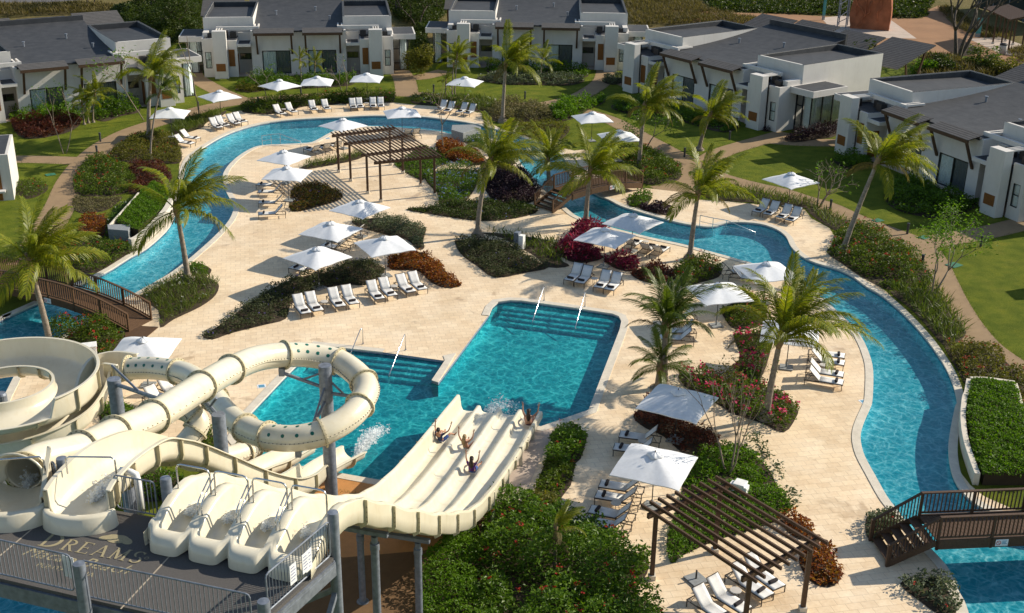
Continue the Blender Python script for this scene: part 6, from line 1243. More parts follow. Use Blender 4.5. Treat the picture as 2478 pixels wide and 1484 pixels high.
# ------------------------------------------------------------------ water slides
def frames(pts):
    P = [Vector(p) for p in pts]; n = len(P); out = []
    for i in range(n):
        t = (P[min(i + 1, n - 1)] - P[max(i - 1, 0)]).normalized(); s = t.cross(Vector((0, 0, 1))).normalized(); out.append((P[i], t, s, s.cross(t)))
    return out
def dense(ctrl, n=8): return [Vector(p) for p in catmull([W3(*c) if not isinstance(c, Vector) else c for c in ctrl], n)]
def tube_slide(par, pts, r, flange_ids, name='tube'):
    o = par.location; F = frames([p - o for p in pts]); m = MB(); n = 28
    m.grid([[p + s * r * math.cos(a) + u * r * math.sin(a) for a in [2 * math.pi * k / n for k in range(n)]] for p, t, s, u in F], closed_v=True, flip=True)
    tb = m.build(name, MT['fibre'], par, smooth=True, solid=.03)
    sm = MB()
    for sg in (-1, 1): sm.grid([[p + s * sg * (r - .01) + u * .018, p + s * sg * (r + .055) + u * .018, p + s * sg * (r + .055) - u * .018, p + s * sg * (r - .01) - u * .018] for p, t, s, u in F], closed_v=True)
    sm.build('seam_flange', MT['fibre'], tb)
    bo = MB()
    for p, t, s, u in F[::1]:
        for sg in (-1, 1): q = p + s * sg * (r + .028); bo.bar(q + u * .016, q + u * .04, .035, .035)
    bo.build('bolt_row', MT['bolt'], tb)
    for i in flange_ids:
        p, t, s, u = F[i]; g = MB(); ring = []
        for (rr, w_) in ((r - .0, -.035), (r + .12, -.035), (r + .12, .035), (r - .0, .035)): ring.append([p + t * w_ + (s * math.cos(a) + u * math.sin(a)) * rr for a in [2 * math.pi * k / n for k in range(n)]])
        g.grid(ring, closed_v=True); fl = g.build('ring_flange', MT['flange'], tb)
        bb = MB()
        for k in range(20): a = 2 * math.pi * k / 20; q = p + (s * math.cos(a) + u * math.sin(a)) * (r + .07); bb.bar(q - t * .055, q + t * .055, .03, .03)
        bb.build('bolt_row', MT['bolt'], fl)
    return tb, F
def dots(tb, F, r, i0, i1, n, angs):
    for ang in angs:
        m = MB()
        for k in range(n):
            f = i0 + (i1 - i0) * (k + .5) / n; i = int(f); p, t, s, u = F[i]; q = F[i + 1]; c = p.lerp(q[0], f - i); nrm = (s * math.cos(ang) + u * math.sin(ang)); b = nrm.cross(t)
            c2 = c + nrm * (r + .022); vs = [c2 + (t * math.cos(a) + b * math.sin(a)) * .075 - nrm * (.006 + (math.sin(a) * .075) ** 2 / (2 * r)) for a in [2 * math.pi * j / 18 for j in range(18)]]
            m.add(vs + [c2], [(j, (j + 1) % 18, 18) for j in range(18)])
        m.build('skylight_dots', MT['dot'], tb)
def flume(par, pts, hw, hl, hr, rib_step=6, name='flume', ribs=True, cap=True, both=True):
    """open channel: rounded bottom, walls hl (left of travel) and hr (right of travel)"""
    o = par.location; F = frames([p - o for p in pts]); n = len(F)
    g_ = lambda v, i: v(i / (n - 1)) if callable(v) else v
    rows = []
    for i, (p, t, s, u) in enumerate(F):
        w_, a, b = g_(hw, i), g_(hl, i), g_(hr, i); Z = Vector((0, 0, 1)); sec = []
        sec.append((-w_ - .10, a - .03)); sec.append((-w_ - .09, a)); sec.append((-w_, a))
        for k in range(9):
            an = math.pi * (1 + k / 8); x = math.cos(an) * w_; zz = .42 + math.sin(an) * .42
            sec.append((x, zz if 0 < k < 8 else .42))
        sec.append((w_, b)); sec.append((w_ + .09, b)); sec.append((w_ + .10, b - .03))
        rows.append([p + s * x + Z * z for x, z in sec])
    m = MB(); m.grid(rows, flip=True); fo = m.build(name, MT['fibre'], par, smooth=False, solid=.05, auto=50)
    if ribs:
        for i in range(2, n - 1, rib_step):
            p, t, s, u = F[i]; w_, a, b = g_(hw, i), g_(hl, i), g_(hr, i); Z = Vector((0, 0, 1)); g = MB(); ring = []
            prof = [(-w_, a - .06), (-w_, .42)] + [(math.cos(math.pi * (1 + k / 8)) * w_, .42 + math.sin(math.pi * (1 + k / 8)) * .42) for k in range(1, 8)] + [(w_, .42), (w_, b - .06)]
            for (x, z) in prof:
                c = Vector((x, 0, z - .42)); L = max(.3, math.hypot(x, z - .42 if z < .42 else 0)); dx, dz = (x / L, (z - .42) / L if z < .42 else 0)
                q0 = p + s * (x + dx * .02) + Z * (z + dz * .02); q1 = p + s * (x + dx * .15) + Z * (z + dz * .15); ring.append([q0 - t * .03, q1 - t * .03, q1 + t * .03, q0 + t * .03])
            g.grid(ring, closed_v=True); rb = g.build('rib_flange', MT['flange'], fo)
            bb = MB()
            for (x, z) in prof[::2]:
                L = max(.3, math.hypot(x, z - .42 if z < .42 else 0)); dx, dz = (x / L, (z - .42) / L if z < .42 else 0); q = p + s * (x + dx * .09) + Z * (z + dz * .09); bb.bar(q - t * .05, q + t * .05, .03, .03)
            bb.build('bolt_row', MT['bolt'], rb)
    return fo, F
foam_m = M_('foam'); foam_m.col((.86, .89, .90)).set(.5)
_tr = foam_m.n('ShaderNodeBsdfTransparent'); _mx = foam_m.n('ShaderNodeMixShader'); _mx.inputs[0].default_value = .72; foam_m.l(_tr.outputs[0], _mx.inputs[1]); foam_m.l(foam_m.b.outputs[0], _mx.inputs[2]); _tl = foam_m.n('ShaderNodeBsdfTranslucent'); _tl.inputs[0].default_value = (.95, .97, .98, 1); _m2 = foam_m.n('ShaderNodeMixShader'); _m2.inputs[0].default_value = .5; foam_m.l(_mx.outputs[0], _m2.inputs[1]); foam_m.l(_tl.outputs[0], _m2.inputs[2]); foam_m.l(_m2.outputs[0], foam_m.out.inputs[0])
FOAM = foam_m.m
def foam(par, c, d, L, w_, h, n, name='water_jet', size=.05):
    """tumbling white water: many small drops and sheets"""
    c = Vector(c); d = Vector(d).normalized(); s = d.cross(Vector((0, 0, 1))).normalized(); t = rng.beta(1.2, 2.2, n); sp = (.35 + .8 * t)
    P = np.array(c)[None] + t[:, None] * L * np.array(d) + (rng.normal(0, .42, n) * w_ * sp)[:, None] * np.array(s); P[:, 2] += np.abs(rng.normal(0, .45, n)) * h * np.sin(np.pi * np.clip(t * 1.1 + .12, 0, 1))
    me = leaf_mesh(name, P, size, FOAM, up=.2, aspect=.9, jitter=.7); return link_mesh(name, me, par)
# --- the platform
PZ = 10.0
plat = WL([(807, 1350), (382, 1253), (283, 1236), (140, 1208), (-320, 1112), (-420, 1300), (0, 1400), (224, 1452), (598, 1538)], PZ)
po = W3(598, 1538, PZ); PL = empty('slide_tower', (po.x, po.y, 0), 0, 'grey slide start platform on steel posts at the lower left corner', 'slide tower'); off = Vector((po.x, po.y, 0))
lp = [(x - po.x, y - po.y) for x, y in plat]
MB().prism(lp, PZ - .10, PZ).build('platform_floor', MT['deckmat'], PL)
m = MB(); n_ = len(lp)
for i in range(n_):
    p, q = lp[i], lp[(i + 1) % n_]; m.bar((p[0], p[1], PZ - .32), (q[0], q[1], PZ - .32), .12, .42)
for k in range(8): t = k / 7; a, b = Vector((*lp[4], 0)).lerp(Vector((*lp[0], 0)), t), Vector((*lp[5], 0)).lerp(Vector((*lp[8], 0)), t); m.bar((a.x, a.y, PZ - .36), (b.x, b.y, PZ - .36), .14, .30)
m.build('floor_frame', MT['steel'], PL)
def tpost(px, py, ztop, r, zb=0.0, par=PL, o=off):
    v = W3(px, py, ztop) - o; c = MB().lathe([(r, zb), (r, ztop - .08), (r * .92, ztop - .02), (0, ztop)], v.x, v.y, 16, cap=False); return c.build('post', MT['steel'], par, smooth=False, auto=40)
for px, py in ((190, 1362), (637, 1453), (805, 1238), (400, 1155), (148, 1107)): tpost(px, py, 11.25, .15)
for a, b in (((400, 1155), (805, 1238)), ((637, 1453), (805, 1238)), ((190, 1362), (637, 1453))):
    A, Bq = W3(*a, 11.25) - off, W3(*b, 11.25) - off; m = MB(); m.bar((A.x, A.y, 8.9), (Bq.x, Bq.y, 5.6), .13, .13); m.bar((Bq.x, Bq.y, 8.9), (A.x, A.y, 5.6), .13, .13); m.bar((A.x, A.y, 5.4), (Bq.x, Bq.y, 5.4), .14, .16); m.build('cross_brace', MT['steel'], PL)
# white joint lines on the floor
m = MB()
for a, b in (((0, 1345), (100, 1262)), ((292, 1474), (411, 1346)), ((408, 1349), (296, 1470))): 
    A, Bq = W3(*a, PZ) - off, W3(*b, PZ) - off; m.bar((A.x, A.y, PZ + .004), (Bq.x, Bq.y, PZ + .004), .035, .008)
    if a == (292, 1474): break
m.build('joint_line', MT['seam'], PL)
def railing(a, b, par, h=1.15, name='railing', z=PZ, sp=.115, o=off):
    A, Bq = W3(*a, z) - o, W3(*b, z) - o; d = (Bq - A); L = d.length; u = d / L; Zv = Vector((0, 0, 1)); m = MB(); rr = .10
    loop = [A + u * rr + Zv * h, Bq - u * rr + Zv * h, Bq - u * .03 + Zv * (h - .03), Bq + Zv * (h - rr), Bq + Zv * (.12 + rr), Bq - u * .03 + Zv * .15, Bq - u * rr + Zv * .12, A + u * rr + Zv * .12, A + u * .03 + Zv * .15, A + Zv * (.12 + rr), A + Zv * (h - rr), A + u * .03 + Zv * (h - .03)]
    m.tube(loop, .024, 8, closed=True); R_ = m.build(name, MT['steel'], par)
    k = int(L / sp); q = MB()
    for i in range(1, k): p = A + d * (i / k); q.bar(p + Zv * .13, p + Zv * (h - .01), .018, .018, (1, 0, 0))
    q.build('bars', MT['steel'], R_); return R_
railing((-330, 1322), (183, 1440), PL); railing((208, 1452), (612, 1538), PL); railing((650, 1489), (800, 1354), PL); railing((286, 1238), (383, 1256), PL); railing((137, 1202), (146, 1212), PL); railing((-120, 1150), (-20, 1166), PL)
def board(px, py, w_, h, dirp, mat, lab):
    a = W3(px, py, PZ + 1.0) - off; b = W3(*dirp, PZ + 1.0) - off; u = (b - a).normalized(); n = Vector((-u.y, u.x, 0)); m = MB(); m.bar(a + Vector((0, 0, -h / 2)), a + u * w_ + Vector((0, 0, -h / 2)), .012, h); o = m.build('notice_board', mat, PL)
    if lab == 'plain': return
    t = MB()
    for sg in (-1, 1):
        for k in range(5): z = -h * (.16 + .16 * k); t.bar(a + u * w_ * .15 + n * sg * .009 + Vector((0, 0, z)), a + u * w_ * (.85 if k % 2 else .7) + n * sg * .009 + Vector((0, 0, z)), .004, .02)
    t.build('notice_text_lines', MT['ink'], o)
board(147, 1342, .22, .62, (190, 1352), MT['sign'], 'plain'); board(158, 1346, .22, .62, (200, 1356), MT['sign'], 'plain')
board(730, 1345, .26, .55, (748, 1329), MT['sign'], ''); board(738, 1337, .26, .6, (756, 1321), MT['sign'], ''); board(700, 1372, .26, .55, (715, 1359), MT['sign'], '')
# painted emblem and lettering on the floor
A0 = W3(90, 1320, PZ) - off; A1 = W3(340, 1366, PZ) - off; ex = (A1 - A0); LW = ex.length; ex /= LW; ey = Vector((-ex.y, ex.x, 0)); hT = .95
_zc = [0]
def stroke(m, pts, w_):
    """flat brush stroke through 2-D points; each stroke sits a hair above the last"""
    _zc[0] += 1; z = PZ + .006 + .0004 * (_zc[0] % 40); n = len(pts); L = []; Rr = []
    ws = w_ if hasattr(w_, '__len__') else [w_] * n
    for i in range(n):
        a, b = pts[max(0, i - 1)], pts[min(n - 1, i + 1)]; dx, dy = b[0] - a[0], b[1] - a[1]; l = math.hypot(dx, dy) or 1; nx, ny = -dy / l * ws[i] / 2, dx / l * ws[i] / 2
        for lst, s in ((L, 1), (Rr, -1)): q = A0 + ex * (pts[i][0] + nx * s) + ey * (pts[i][1] + ny * s); lst.append((q.x, q.y, z))
    m.add(L + Rr, [(n + i, n + i + 1, i + 1, i) for i in range(n - 1)])
def glyph(m, ch, x, y, h):
    W_ = lambda a, b, w_=.13: stroke(m, [(x + a[0] * h, y + a[1] * h), (x + b[0] * h, y + b[1] * h)], w_ * h)
    C_ = lambda cx, cy, rx, ry, a0, a1, w_: stroke(m, [(x + (cx + rx * math.cos(R(a0 + (a1 - a0) * i / 18))) * h, y + (cy + ry * math.sin(R(a0 + (a1 - a0) * i / 18))) * h) for i in range(19)], [(w_ * (.35 + .65 * abs(math.cos(R(a0 + (a1 - a0) * i / 18))))) * h for i in range(19)])
    S_ = lambda a, b: W_(a, b, .045)
    if ch == 'D': W_((.16, 0), (.16, 1)); C_(.2, .5, .58, .48, -90, 90, .16); S_((0, .02), (.3, .02)); S_((0, .98), (.3, .98)); return .92
    if ch == 'R': W_((.15, 0), (.15, 1)); C_(.2, .74, .38, .24, -90, 90, .14); W_((.32, .5), (.66, 0), .13); S_((0, .02), (.3, .02)); S_((0, .98), (.3, .98)); S_((.55, .02), (.8, .02)); return .86
    if ch == 'E': W_((.15, 0), (.15, 1)); S_((0, .98), (.62, .98)); S_((.15, .51), (.5, .51)); S_((0, .02), (.66, .02)); S_((.61, .84), (.61, 1)); S_((.65, 0), (.65, .18)); S_((.49, .42), (.49, .6)); return .8
    if ch == 'A': W_((.1, 0), (.42, 1), .06); W_((.42, 1), (.76, 0), .14); S_((.2, .34), (.62, .34)); S_((0, .02), (.22, .02)); S_((.62, .02), (.9, .02)); return .95
    if ch == 'M': W_((.12, 0), (.17, 1), .07); W_((.17, 1), (.48, .05), .14); W_((.48, .05), (.8, 1), .06); W_((.8, 1), (.85, 0), .14); S_((0, .02), (.25, .02)); S_((.7, .02), (1.0, .02)); S_((.05, .98), (.2, .98)); S_((.78, .98), (.95, .98)); return 1.1
    if ch == 'S': C_(.32, .74, .26, .24, 30, 250, .13); C_(.32, .26, .26, .25, 70, -150, .13); S_((.55, .78), (.56, .98)); S_((.07, .02), (.06, .22)); return .7
m = MB(); tot = sum({'D': .92 * 1.3, 'R': .86, 'E': .8, 'A': .95, 'M': 1.1, 'S': .7}.values()) * 1.12; hh = LW / tot; x = 0
for k, ch in enumerate('DREAMS'):
    s_ = 1.3 if k == 0 else 1.0; x += glyph(m, ch, x, 0.0, hh * s_) * hh * s_ * 1.12
cx, cy = LW * .60, hh * 1.70          # shell emblem of overlapping rounded lobes
for k, (ox, oy, rx, ry, rt) in enumerate(((-.62, -.02, .40, .22, 25), (-.28, .10, .46, .30, 12), (.22, .10, .50, .33, -8), (.62, .0, .42, .26, -25), (.02, -.12, .52, .24, 0))):
    n_ = 22; z = PZ + .006 + .0005 * k; vs = []
    for i in range(n_):
        a_ = 2 * math.pi * i / n_; x_, y_ = rx * math.cos(a_) * hh, ry * math.sin(a_) * hh; c_, d_ = math.cos(R(rt)), math.sin(R(rt)); q = A0 + ex * (cx + ox * hh + x_ * c_ - y_ * d_) + ey * (cy + oy * hh + x_ * d_ + y_ * c_); vs.append((q.x, q.y, z))
    m.add(vs, [tuple(range(n_))])
stroke(m, [(LW + .02 + .05 * math.cos(R(i * 24)), hh * .55 + .05 * math.sin(R(i * 24))) for i in range(16)], .018)
m.build('painted_name', MT['paint'], PL)
def ftext(s, x, y, size, shear):
    c = bpy.data.curves.new('t', 'FONT'); c.body = s; c.size = size; c.shear = shear; c.space_character = 1.05; c.resolution_u = 3
    o = bpy.data.objects.new('tmp', c); COL.objects.link(o); dg = bpy.context.evaluated_depsgraph_get(); me = bpy.data.meshes.new_from_object(o.evaluated_get(dg)); bpy.data.objects.remove(o)
    for v in me.vertices: q = A0 + ex * (x + v.co.x) + ey * (y + v.co.y); v.co = (q.x, q.y, PZ + .006)
    me.materials.append(MT['paint']); ob = link_mesh('painted_text', me, PL); return ob
ftext('Macao Beach', LW * -.06, -hh * 1.02, hh * 1.15, .45); ftext('PUNTA CANA', LW * .17, -hh * 1.72, hh * .52, 0.0)
# --- four-lane racing slide
ra0, rb0 = W3(360, 1322, PZ), W3(1109, 987, .3); ra1, rb1 = W3(743, 1402, PZ), W3(1308, 1005.7, .3)
tz = [(-.012, 9.98), (0.0, 10.02), (.02, 10.10), (.05, 10.16), (.085, 10.02), (.115, 9.66), (.19, 8.2), (.286, 6.3), (.38, 4.55), (.46, 3.2), (.53, 2.15), (.60, 1.5), (.68, 1.06), (.78, .72), (.9, .42), (1.0, .18)]
def rz_(t):
    for (a, za), (b, zb) in zip(tz[:-1], tz[1:]):
        if t <= b: k = (t - a) / (b - a); k = k * k * (3 - 2 * k) * .25 + k * .75; return za + (zb - za) * k
    return tz[-1][1]
def rpt(t, s, dz=0): 
    l, r = ra0.lerp(rb0, t), ra1.lerp(rb1, t); p = l.lerp(r, s / 4); return Vector((p.x, p.y, rz_(t) + dz))
RC = empty('racing_slide', (ra1.x, ra1.y, 0), 0, 'cream four-lane racing slide running from the tower down into the pool', 'water slide'); ro = Vector((ra1.x, ra1.y, 0))
ts = [-.010, -.0095, -.006, .000, .006, .010, .014, .018, .024] + [.024 + .976 * (i + 1) / 72 for i in range(72)]
rows = []
for it, t in enumerate(ts):
    k = min(1, max(0, (t - .085) / .06)); up = min(1, max(0, (t - .01) / .06)); rh = (.46 + .30 * up) * (1 - k) + .36 * k; rw = .17 * (1 - k) + .10 * k; oh = rh * (1 - k) + .86 * k
    ohr = oh - .50 * min(1, max(0, (t - .50) / .35)); oh -= .1 * max(0, t - .86)
    sec = []
    lips = {0: 0.0, 1: .22, 2: .42, 3: .46, 4: .44, 5: .36, 6: .15}
    for L in range(4):
        a, b = L + rw, L + 1 - rw; lip = lips.get(it, 0.0)
        hl, hr = (oh if L == 0 else rh), (ohr if L == 3 else rh)
        if it <= 4: hl = hr = lip
        f = (lambda h: max(lip, h)) if it > 4 else (lambda h: lip)
        if L == 0: sec += [(-.10, hl - (.1 if it > 4 else 0)), (-.06, hl), (.04, hl)]
        else: sec += [(L - .02, hl), (L + .02, hl)]
        sec += [(a - .03, f(hl * .97)), (a, f(hl * .85)), (a + .05, f(hl * .28)), (a + .13, f(.03)), (L + .4, f(0)), (L + .6, f(0)), (b - .13, f(.03)), (b - .05, f(hr * .28)), (b, f(hr * .85)), (b + .03, f(hr * .97))]
        if L == 3: sec += [(3.96, hr), (4.06, hr), (4.10, hr - (.1 if it > 4 else 0))]
    dk = .016 * max(0, 1 - max(0, t) / .03) if t < .03 else 0
    rows.append([rpt(t + dk * min(1, abs(2 * (a - math.floor(min(3.999, max(0, a)))) - 1)) ** 5, a, (b + (rz_(0) - rz_(t) if t < 0 else 0))) - ro for a, b in sec])
m = MB(); m.grid(rows, flip=True); bed_ = m.build('lanes', MT['fibre'], RC, smooth=True, auto=60)
sm = MB()
for t in [.135 + .082 * i for i in range(10)]:
    i0 = min(range(len(ts) - 1), key=lambda i: abs(ts[i] - t)); r0 = rows[i0]; d_ = (Vector(rows[i0 + 1][20]) - Vector(r0[20])).normalized() * .011
    sm.grid([[Vector(q) + Vector((0, 0, .004)) - d_ for q in r0], [Vector(q) + Vector((0, 0, .004)) + d_ for q in r0]], flip=True)
sm.build('joint_seams', MT['flange'], RC)
# outside skirts and soffit
for s, sg in ((-.10, -1), (4.10, 1)):
    m = MB(); rr_ = []
    for t in ts[3:]:
        k = min(1, max(0, (t - .085) / .06)); up = min(1, max(0, (t - .01) / .06)); oh = ((.46 + .30 * up) * (1 - k) + .86 * k) - (.50 * min(1, max(0, (t - .50) / .35)) if s > 2 else .1 * max(0, t - .86)); zb = -.07
        rr_.append([rpt(t, s, oh - .09) - ro, rpt(t, s + sg * .012, oh * .5) - ro, rpt(t, s, .0) - ro, rpt(t, s - sg * .05, zb * .7) - ro, rpt(t, s - sg * .16, zb) - ro, rpt(t, 2, zb) - ro])
    m.grid(rr_, flip=(sg < 0)); m.build('side_wall', MT['fibre'], RC, smooth=True, auto=60)
    for t in [.135 + .082 * i for i in range(10)]:
        oh = .86 - (.50 * min(1, max(0, (t - .50) / .35)) if s > 2 else .1 * max(0, t - .86)); g = MB(); ring = []; u = (rpt(t + .01, s) - rpt(t - .01, s))  .normalized() * .022
        for ds, dz in ((.0, oh - .1), (.0, .05), (-.03, -.05), (-.16, -.085)):
            a = rpt(t, s + sg * (ds + .01), dz) - ro; b = rpt(t, s + sg * (ds + (.10 if ds > -.1 else .05)), dz - (.0 if ds > -.04 else .12)) - ro; ring.append([a - u, b - u, b + u, a + u])
        g.grid(ring, closed_v=True); rb = g.build('rib_flange', MT['flange'], RC)
        bb = MB()
        for z in (.06, .2, .36, .52): c = rpt(t, s + sg * .075, z) - ro; bb.bar(c - u * 1.7, c + u * 1.7, .028, .028)
        bb.build('bolt_row', MT['bolt'], rb)
m = MB()
for a in range(1, 5): pass
for t in (.19, .27, .35, .43, .51):
    for s in (-.02, ): pass
# lane handrails and water inlets
for L in range(4):
    m = MB(); a, b = rpt(.058, L + .06, .70) - ro, rpt(.058, L + .94, .70) - ro; Zv = Vector((0, 0, 1)); d = (b - a).normalized()
    m.tube([a, a + Zv * .62, a + Zv * .72 + d * .05, a + Zv * .75 + d * .14, b + Zv * .75 - d * .14, b + Zv * .72 - d * .05, b + Zv * .62, b], .026, 8); m.build('start_bar', MT['chrome'], RC, smooth=True)
    if L:
        for k in (-.05, .05):
            m = MB(); a, b = rpt(.030, L + k, .5) - ro, rpt(.056, L + k, .68) - ro; m.tube([a, a + Zv * .35, a + Zv * .42 + (b - a) * .15, b + Zv * .55], .022, 8); m.build('side_grip', MT['chrome'], RC, smooth=True)
    c = rpt(.045, L + .42, .12) - ro; foam(RC, c, rpt(.2, L + .6) - rpt(.05, L + .5), .7, .16, .30, 420, size=.06)
m = MB()
for dx in (0,): pass
def support(px, py, ztop, r, par, o, label=None):
    v = W3(px, py, ztop) - o; c = MB().lathe([(r * 1.7, 0), (r * 1.7, .04), (r, .05), (r, ztop - .5), (r * 1.12, ztop - .48), (r * 1.12, ztop - .3), (r * .7, ztop - .28), (r * .7, ztop)], v.x, v.y, 16); pst = c.build('support_post', MT['steel'], par, auto=40)
    MB().box(v.x - .5, v.x + .5, v.y - .12, v.y + .12, ztop - .02, ztop + .14).build('saddle_beam', MT['steel'], pst); return pst
def t_for(px, s):
    best = None
    for t in np.linspace(.14, .6, 231):
        d = np.array(rpt(t, s, -.3)) - np.array([0, 0, CAMH]); u = PW / 2 + FPX * (d @ CR) / (d @ _F)
        if best is None or abs(u - px) < best[0]: best = (abs(u - px), t)
    return best[1]
for t, s in ((t_for(906, 3.5), 3.5), (t_for(1011, 3.5), 3.5), (t_for(985, .9), .9), (t_for(870, .9), .9), (.62, 2.2)):
    p = rpt(t, s) - ro; z = rz_(t) - .42; r = .13; c = MB().lathe([(r * 1.8, 0), (r * 1.8, .04), (r, .05), (r, z - .5), (r * 1.15, z - .48), (r * 1.15, z - .25), (r * .8, z - .24), (r * .8, z)], p.x, p.y, 16); ps = c.build('support_post', MT['steel'], RC, auto=40)
    a, b = rpt(t, max(.2, s - 1.6), -.30) - ro, rpt(t, min(3.9, s + .5), -.30) - ro; MB().bar(a, b, .16, .14).build('saddle_beam', MT['steel'], ps)
for t in (.66, .75, .84, .93):
    p = rpt(t, 4.06, -.1) - ro; q = Vector((p.x, p.y, 0)); MB().bar(q + Vector((0, 0, .02)), p + Vector((0, 0, .55)), .06, .16, (1, 0, 0)).build('leg_plate', MT['fibre'], RC)
# --- long tube slide with a full turn, opening into a channel
def P3(px, py, z): return W3(px, py, z)
_up = Vector((0, 0, .5))
ctrl = [W3(64, 1182, 10.13) + _up, W3(84, 1161, 10.10) + _up, W3(124, 1146, 9.98) + _up, (197, 1089, 10.2), (278, 1051, 9.6), (371, 1009, 9.0), (487, 935, 8.2), (559, 894, 7.7), (622, 868, 7.3), (688, 859, 7.0), (750, 860, 6.75), (817, 874, 6.5), (866, 908, 6.3), (886, 941, 6.1), (871, 981, 5.9), (838, 1015, 5.75), (780, 1047, 5.55), (713, 1061, 5.35), (648, 1056, 5.15), (594, 1036, 4.95), (546, 1000, 4.75), (520, 965, 4.6), (490, 932, 4.45), (462, 911, 4.3), (428, 899, 4.2), (365, 891, 4.0), (311, 892, 3.85)]
tp = dense(ctrl, 8); TS = empty('tube_slide', (tp[0].x, tp[0].y, 0), 0, 'cream enclosed tube slide that makes a full loop over the splash pool', 'water slide'); to = TS.location
RT = .50
tb, TF = tube_slide(TS, tp, RT, [2, 24, 32, 40, 48, 56, 72, 88, 100, 112, 128, 144, 152, 168, 192, 208], 'tube')
dots(tb, TF, RT, 73, 87, 4, (R(78), R(38), R(-60)))
dots(tb, TF, RT, 129, 143, 4, (R(92), R(142), R(-110)))
dots(tb, TF, RT, 193, 207, 5, (R(92), R(142), R(-110)))
# open start tub and hood of the tube
def start_tub(par, p0, d0, s0, ho, hi, zh=.50, name='start_tub'):
    m = MB(); pr = []
    for i in range(25):
        a = math.pi * i / 24; c = p0 + s0 * math.cos(a) * ho - d0 * math.sin(a) * .55; ci = p0 + s0 * math.cos(a) * hi - d0 * math.sin(a) * .30; z = PZ + zh
        pr.append([Vector((c.x, c.y, PZ + .005)) + (c - ci) * .25, Vector((c.x, c.y, z - .05)), Vector((c.x, c.y, z)).lerp(Vector((ci.x, ci.y, z)), .3), Vector((ci.x, ci.y, z - .03)), Vector((ci.x, ci.y, PZ + .15))])
    m.grid(pr); m.f.append(tuple(i * 5 + 4 for i in range(25))); return m.build(name, MT['fibre'], par, smooth=True, auto=60)
p, t, s, u = TF[0]
tub = dense([(34, 1252, 10.10), (42, 1230, 10.11), (52, 1207, 10.12), tp[0] + Vector((0, 0, -RT + .0))], 6)
flume(TS, tub, .74, lambda q: .55 + .75 * q ** 1.5, lambda q: .55 + .75 * q ** 1.5, 9, 'start_channel', ribs=False)
q0 = tub[0] - to; q0.z = 0; dd0 = tub[3] - tub[0]; dd0.z = 0; dd0.normalize(); ss0 = Vector((dd0.y, -dd0.x, 0)); start_tub(TS, q0, dd0, ss0, .92, .74)
m = MB(); rows = []
for k in range(7):
    q = k / 6; rr = RT + .34 * q; c = p - t * .45 * q; rows.append([c + s * math.cos(a) * rr + Vector((0, 0, 1)) * (math.sin(a) * rr * 1.0 - .0) for a in [math.pi * (-.12 + 1.24 * j / 24) for j in range(25)]])
m.grid(rows); m.build('hood', MT['fibre'], TS, smooth=True, solid=.06)
m = MB(); a = tub[9] - to - ss0 * .80 + Vector((0, 0, .75)); b = tub[9] - to + ss0 * .80 + Vector((0, 0, .75)); m.tube([a, a + Vector((0, 0, .55)), a + Vector((0, 0, .65)) + ss0 * .1, b + Vector((0, 0, .65)) - ss0 * .1, b + Vector((0, 0, .55)), b], .026, 8); m.build('start_bar', MT['chrome'], TS, smooth=True)
foam(TS, p - t * .1 + Vector((0, 0, -RT + .05)), t, .9, .3, .35, 500, size=.06)
# open tail of the tube slide sweeping past the spiral
tail = [tp[-1] + Vector((0, 0, -RT)), (264, 912, 3.2), (238, 944, 2.9), (222, 990, 2.5), (182, 1040, 2.2), (100, 1082, 2.0), (0, 1108, 1.8), (-140, 1125, 1.6)]
tl = dense(tail, 8); fo, _ = flume(TS, tl, .62, .95, .95, 8, 'open_tail')
# posts carrying the tube
def slide_post(par, o, px, py, ztop, r, arms=()):
    v = W3(px, py, ztop); q = v - o; c = MB().lathe([(r * 1.5, 0), (r * 1.5, .05), (r, .06), (r, ztop - .03), (r * .96, ztop)], q.x, q.y, 22); ps = c.build('steel_column', MT['steel'], par, auto=40)
    for (ax, ay, az, z0) in arms:
        a = W3(ax, ay, az) - o; b = Vector((q.x, q.y, z0)); m = MB(); m.tube([b, b.lerp(a, .5), a], .075, 8); m.bar(a - Vector((0, 0, .12)), a + Vector((0, 0, .22)), .22, .22, (1, 0, 0)); m.build('arm', MT['steel'], ps)
        m = MB(); k = b.lerp(a, .55); m.tube([Vector((q.x, q.y, z0 + .75)), k], .045, 6); m.build('tie_rod', MT['steel'], ps)
slide_post(TS, to, 786, 884, 6.75, .27, [(682, 902, 6.35, 5.7), (872, 962, 5.45, 5.5), (722, 1098, 4.75, 5.2)])
slide_post(TS, to, 528, 1002, 7.4, .25, [(492, 966, 7.55, 7.3)])
slide_post(TS, to, 275, 917, 8.1, .25, [(392, 968, 8.4, 7.9)])
# --- spiral channel at the left
sc = Vector((-22.7, 47.8, 0)); SP = empty('spiral_slide', sc, 0, 'wide cream open spiral slide cut off by the left frame edge', 'water slide')
spp = [sc + Vector((3.25 * math.cos(R(a)), 3.25 * math.sin(R(a)), 3.15 - .75 * (a + 38) / 365)) for a in range(-112, 246, 4)]
fo, SF = flume(SP, spp, .95, .75, lambda t: .50 if t < .205 else 1.30, 7, 'spiral_channel')
for a in (20, 140, 250):
    q = Vector((2.0 * math.cos(R(a)), 2.0 * math.sin(R(a)), 0)); MB().tube([(0, 0, 2.8), q + Vector((0, 0, 3.2 - a / 400))], .07, 8).build('arm', MT['steel'], SP)
MB().lathe([(.25, 0), (.25, 3.3), (.2, 3.4)], 0, 0, 18).build('steel_column', MT['steel'], SP)
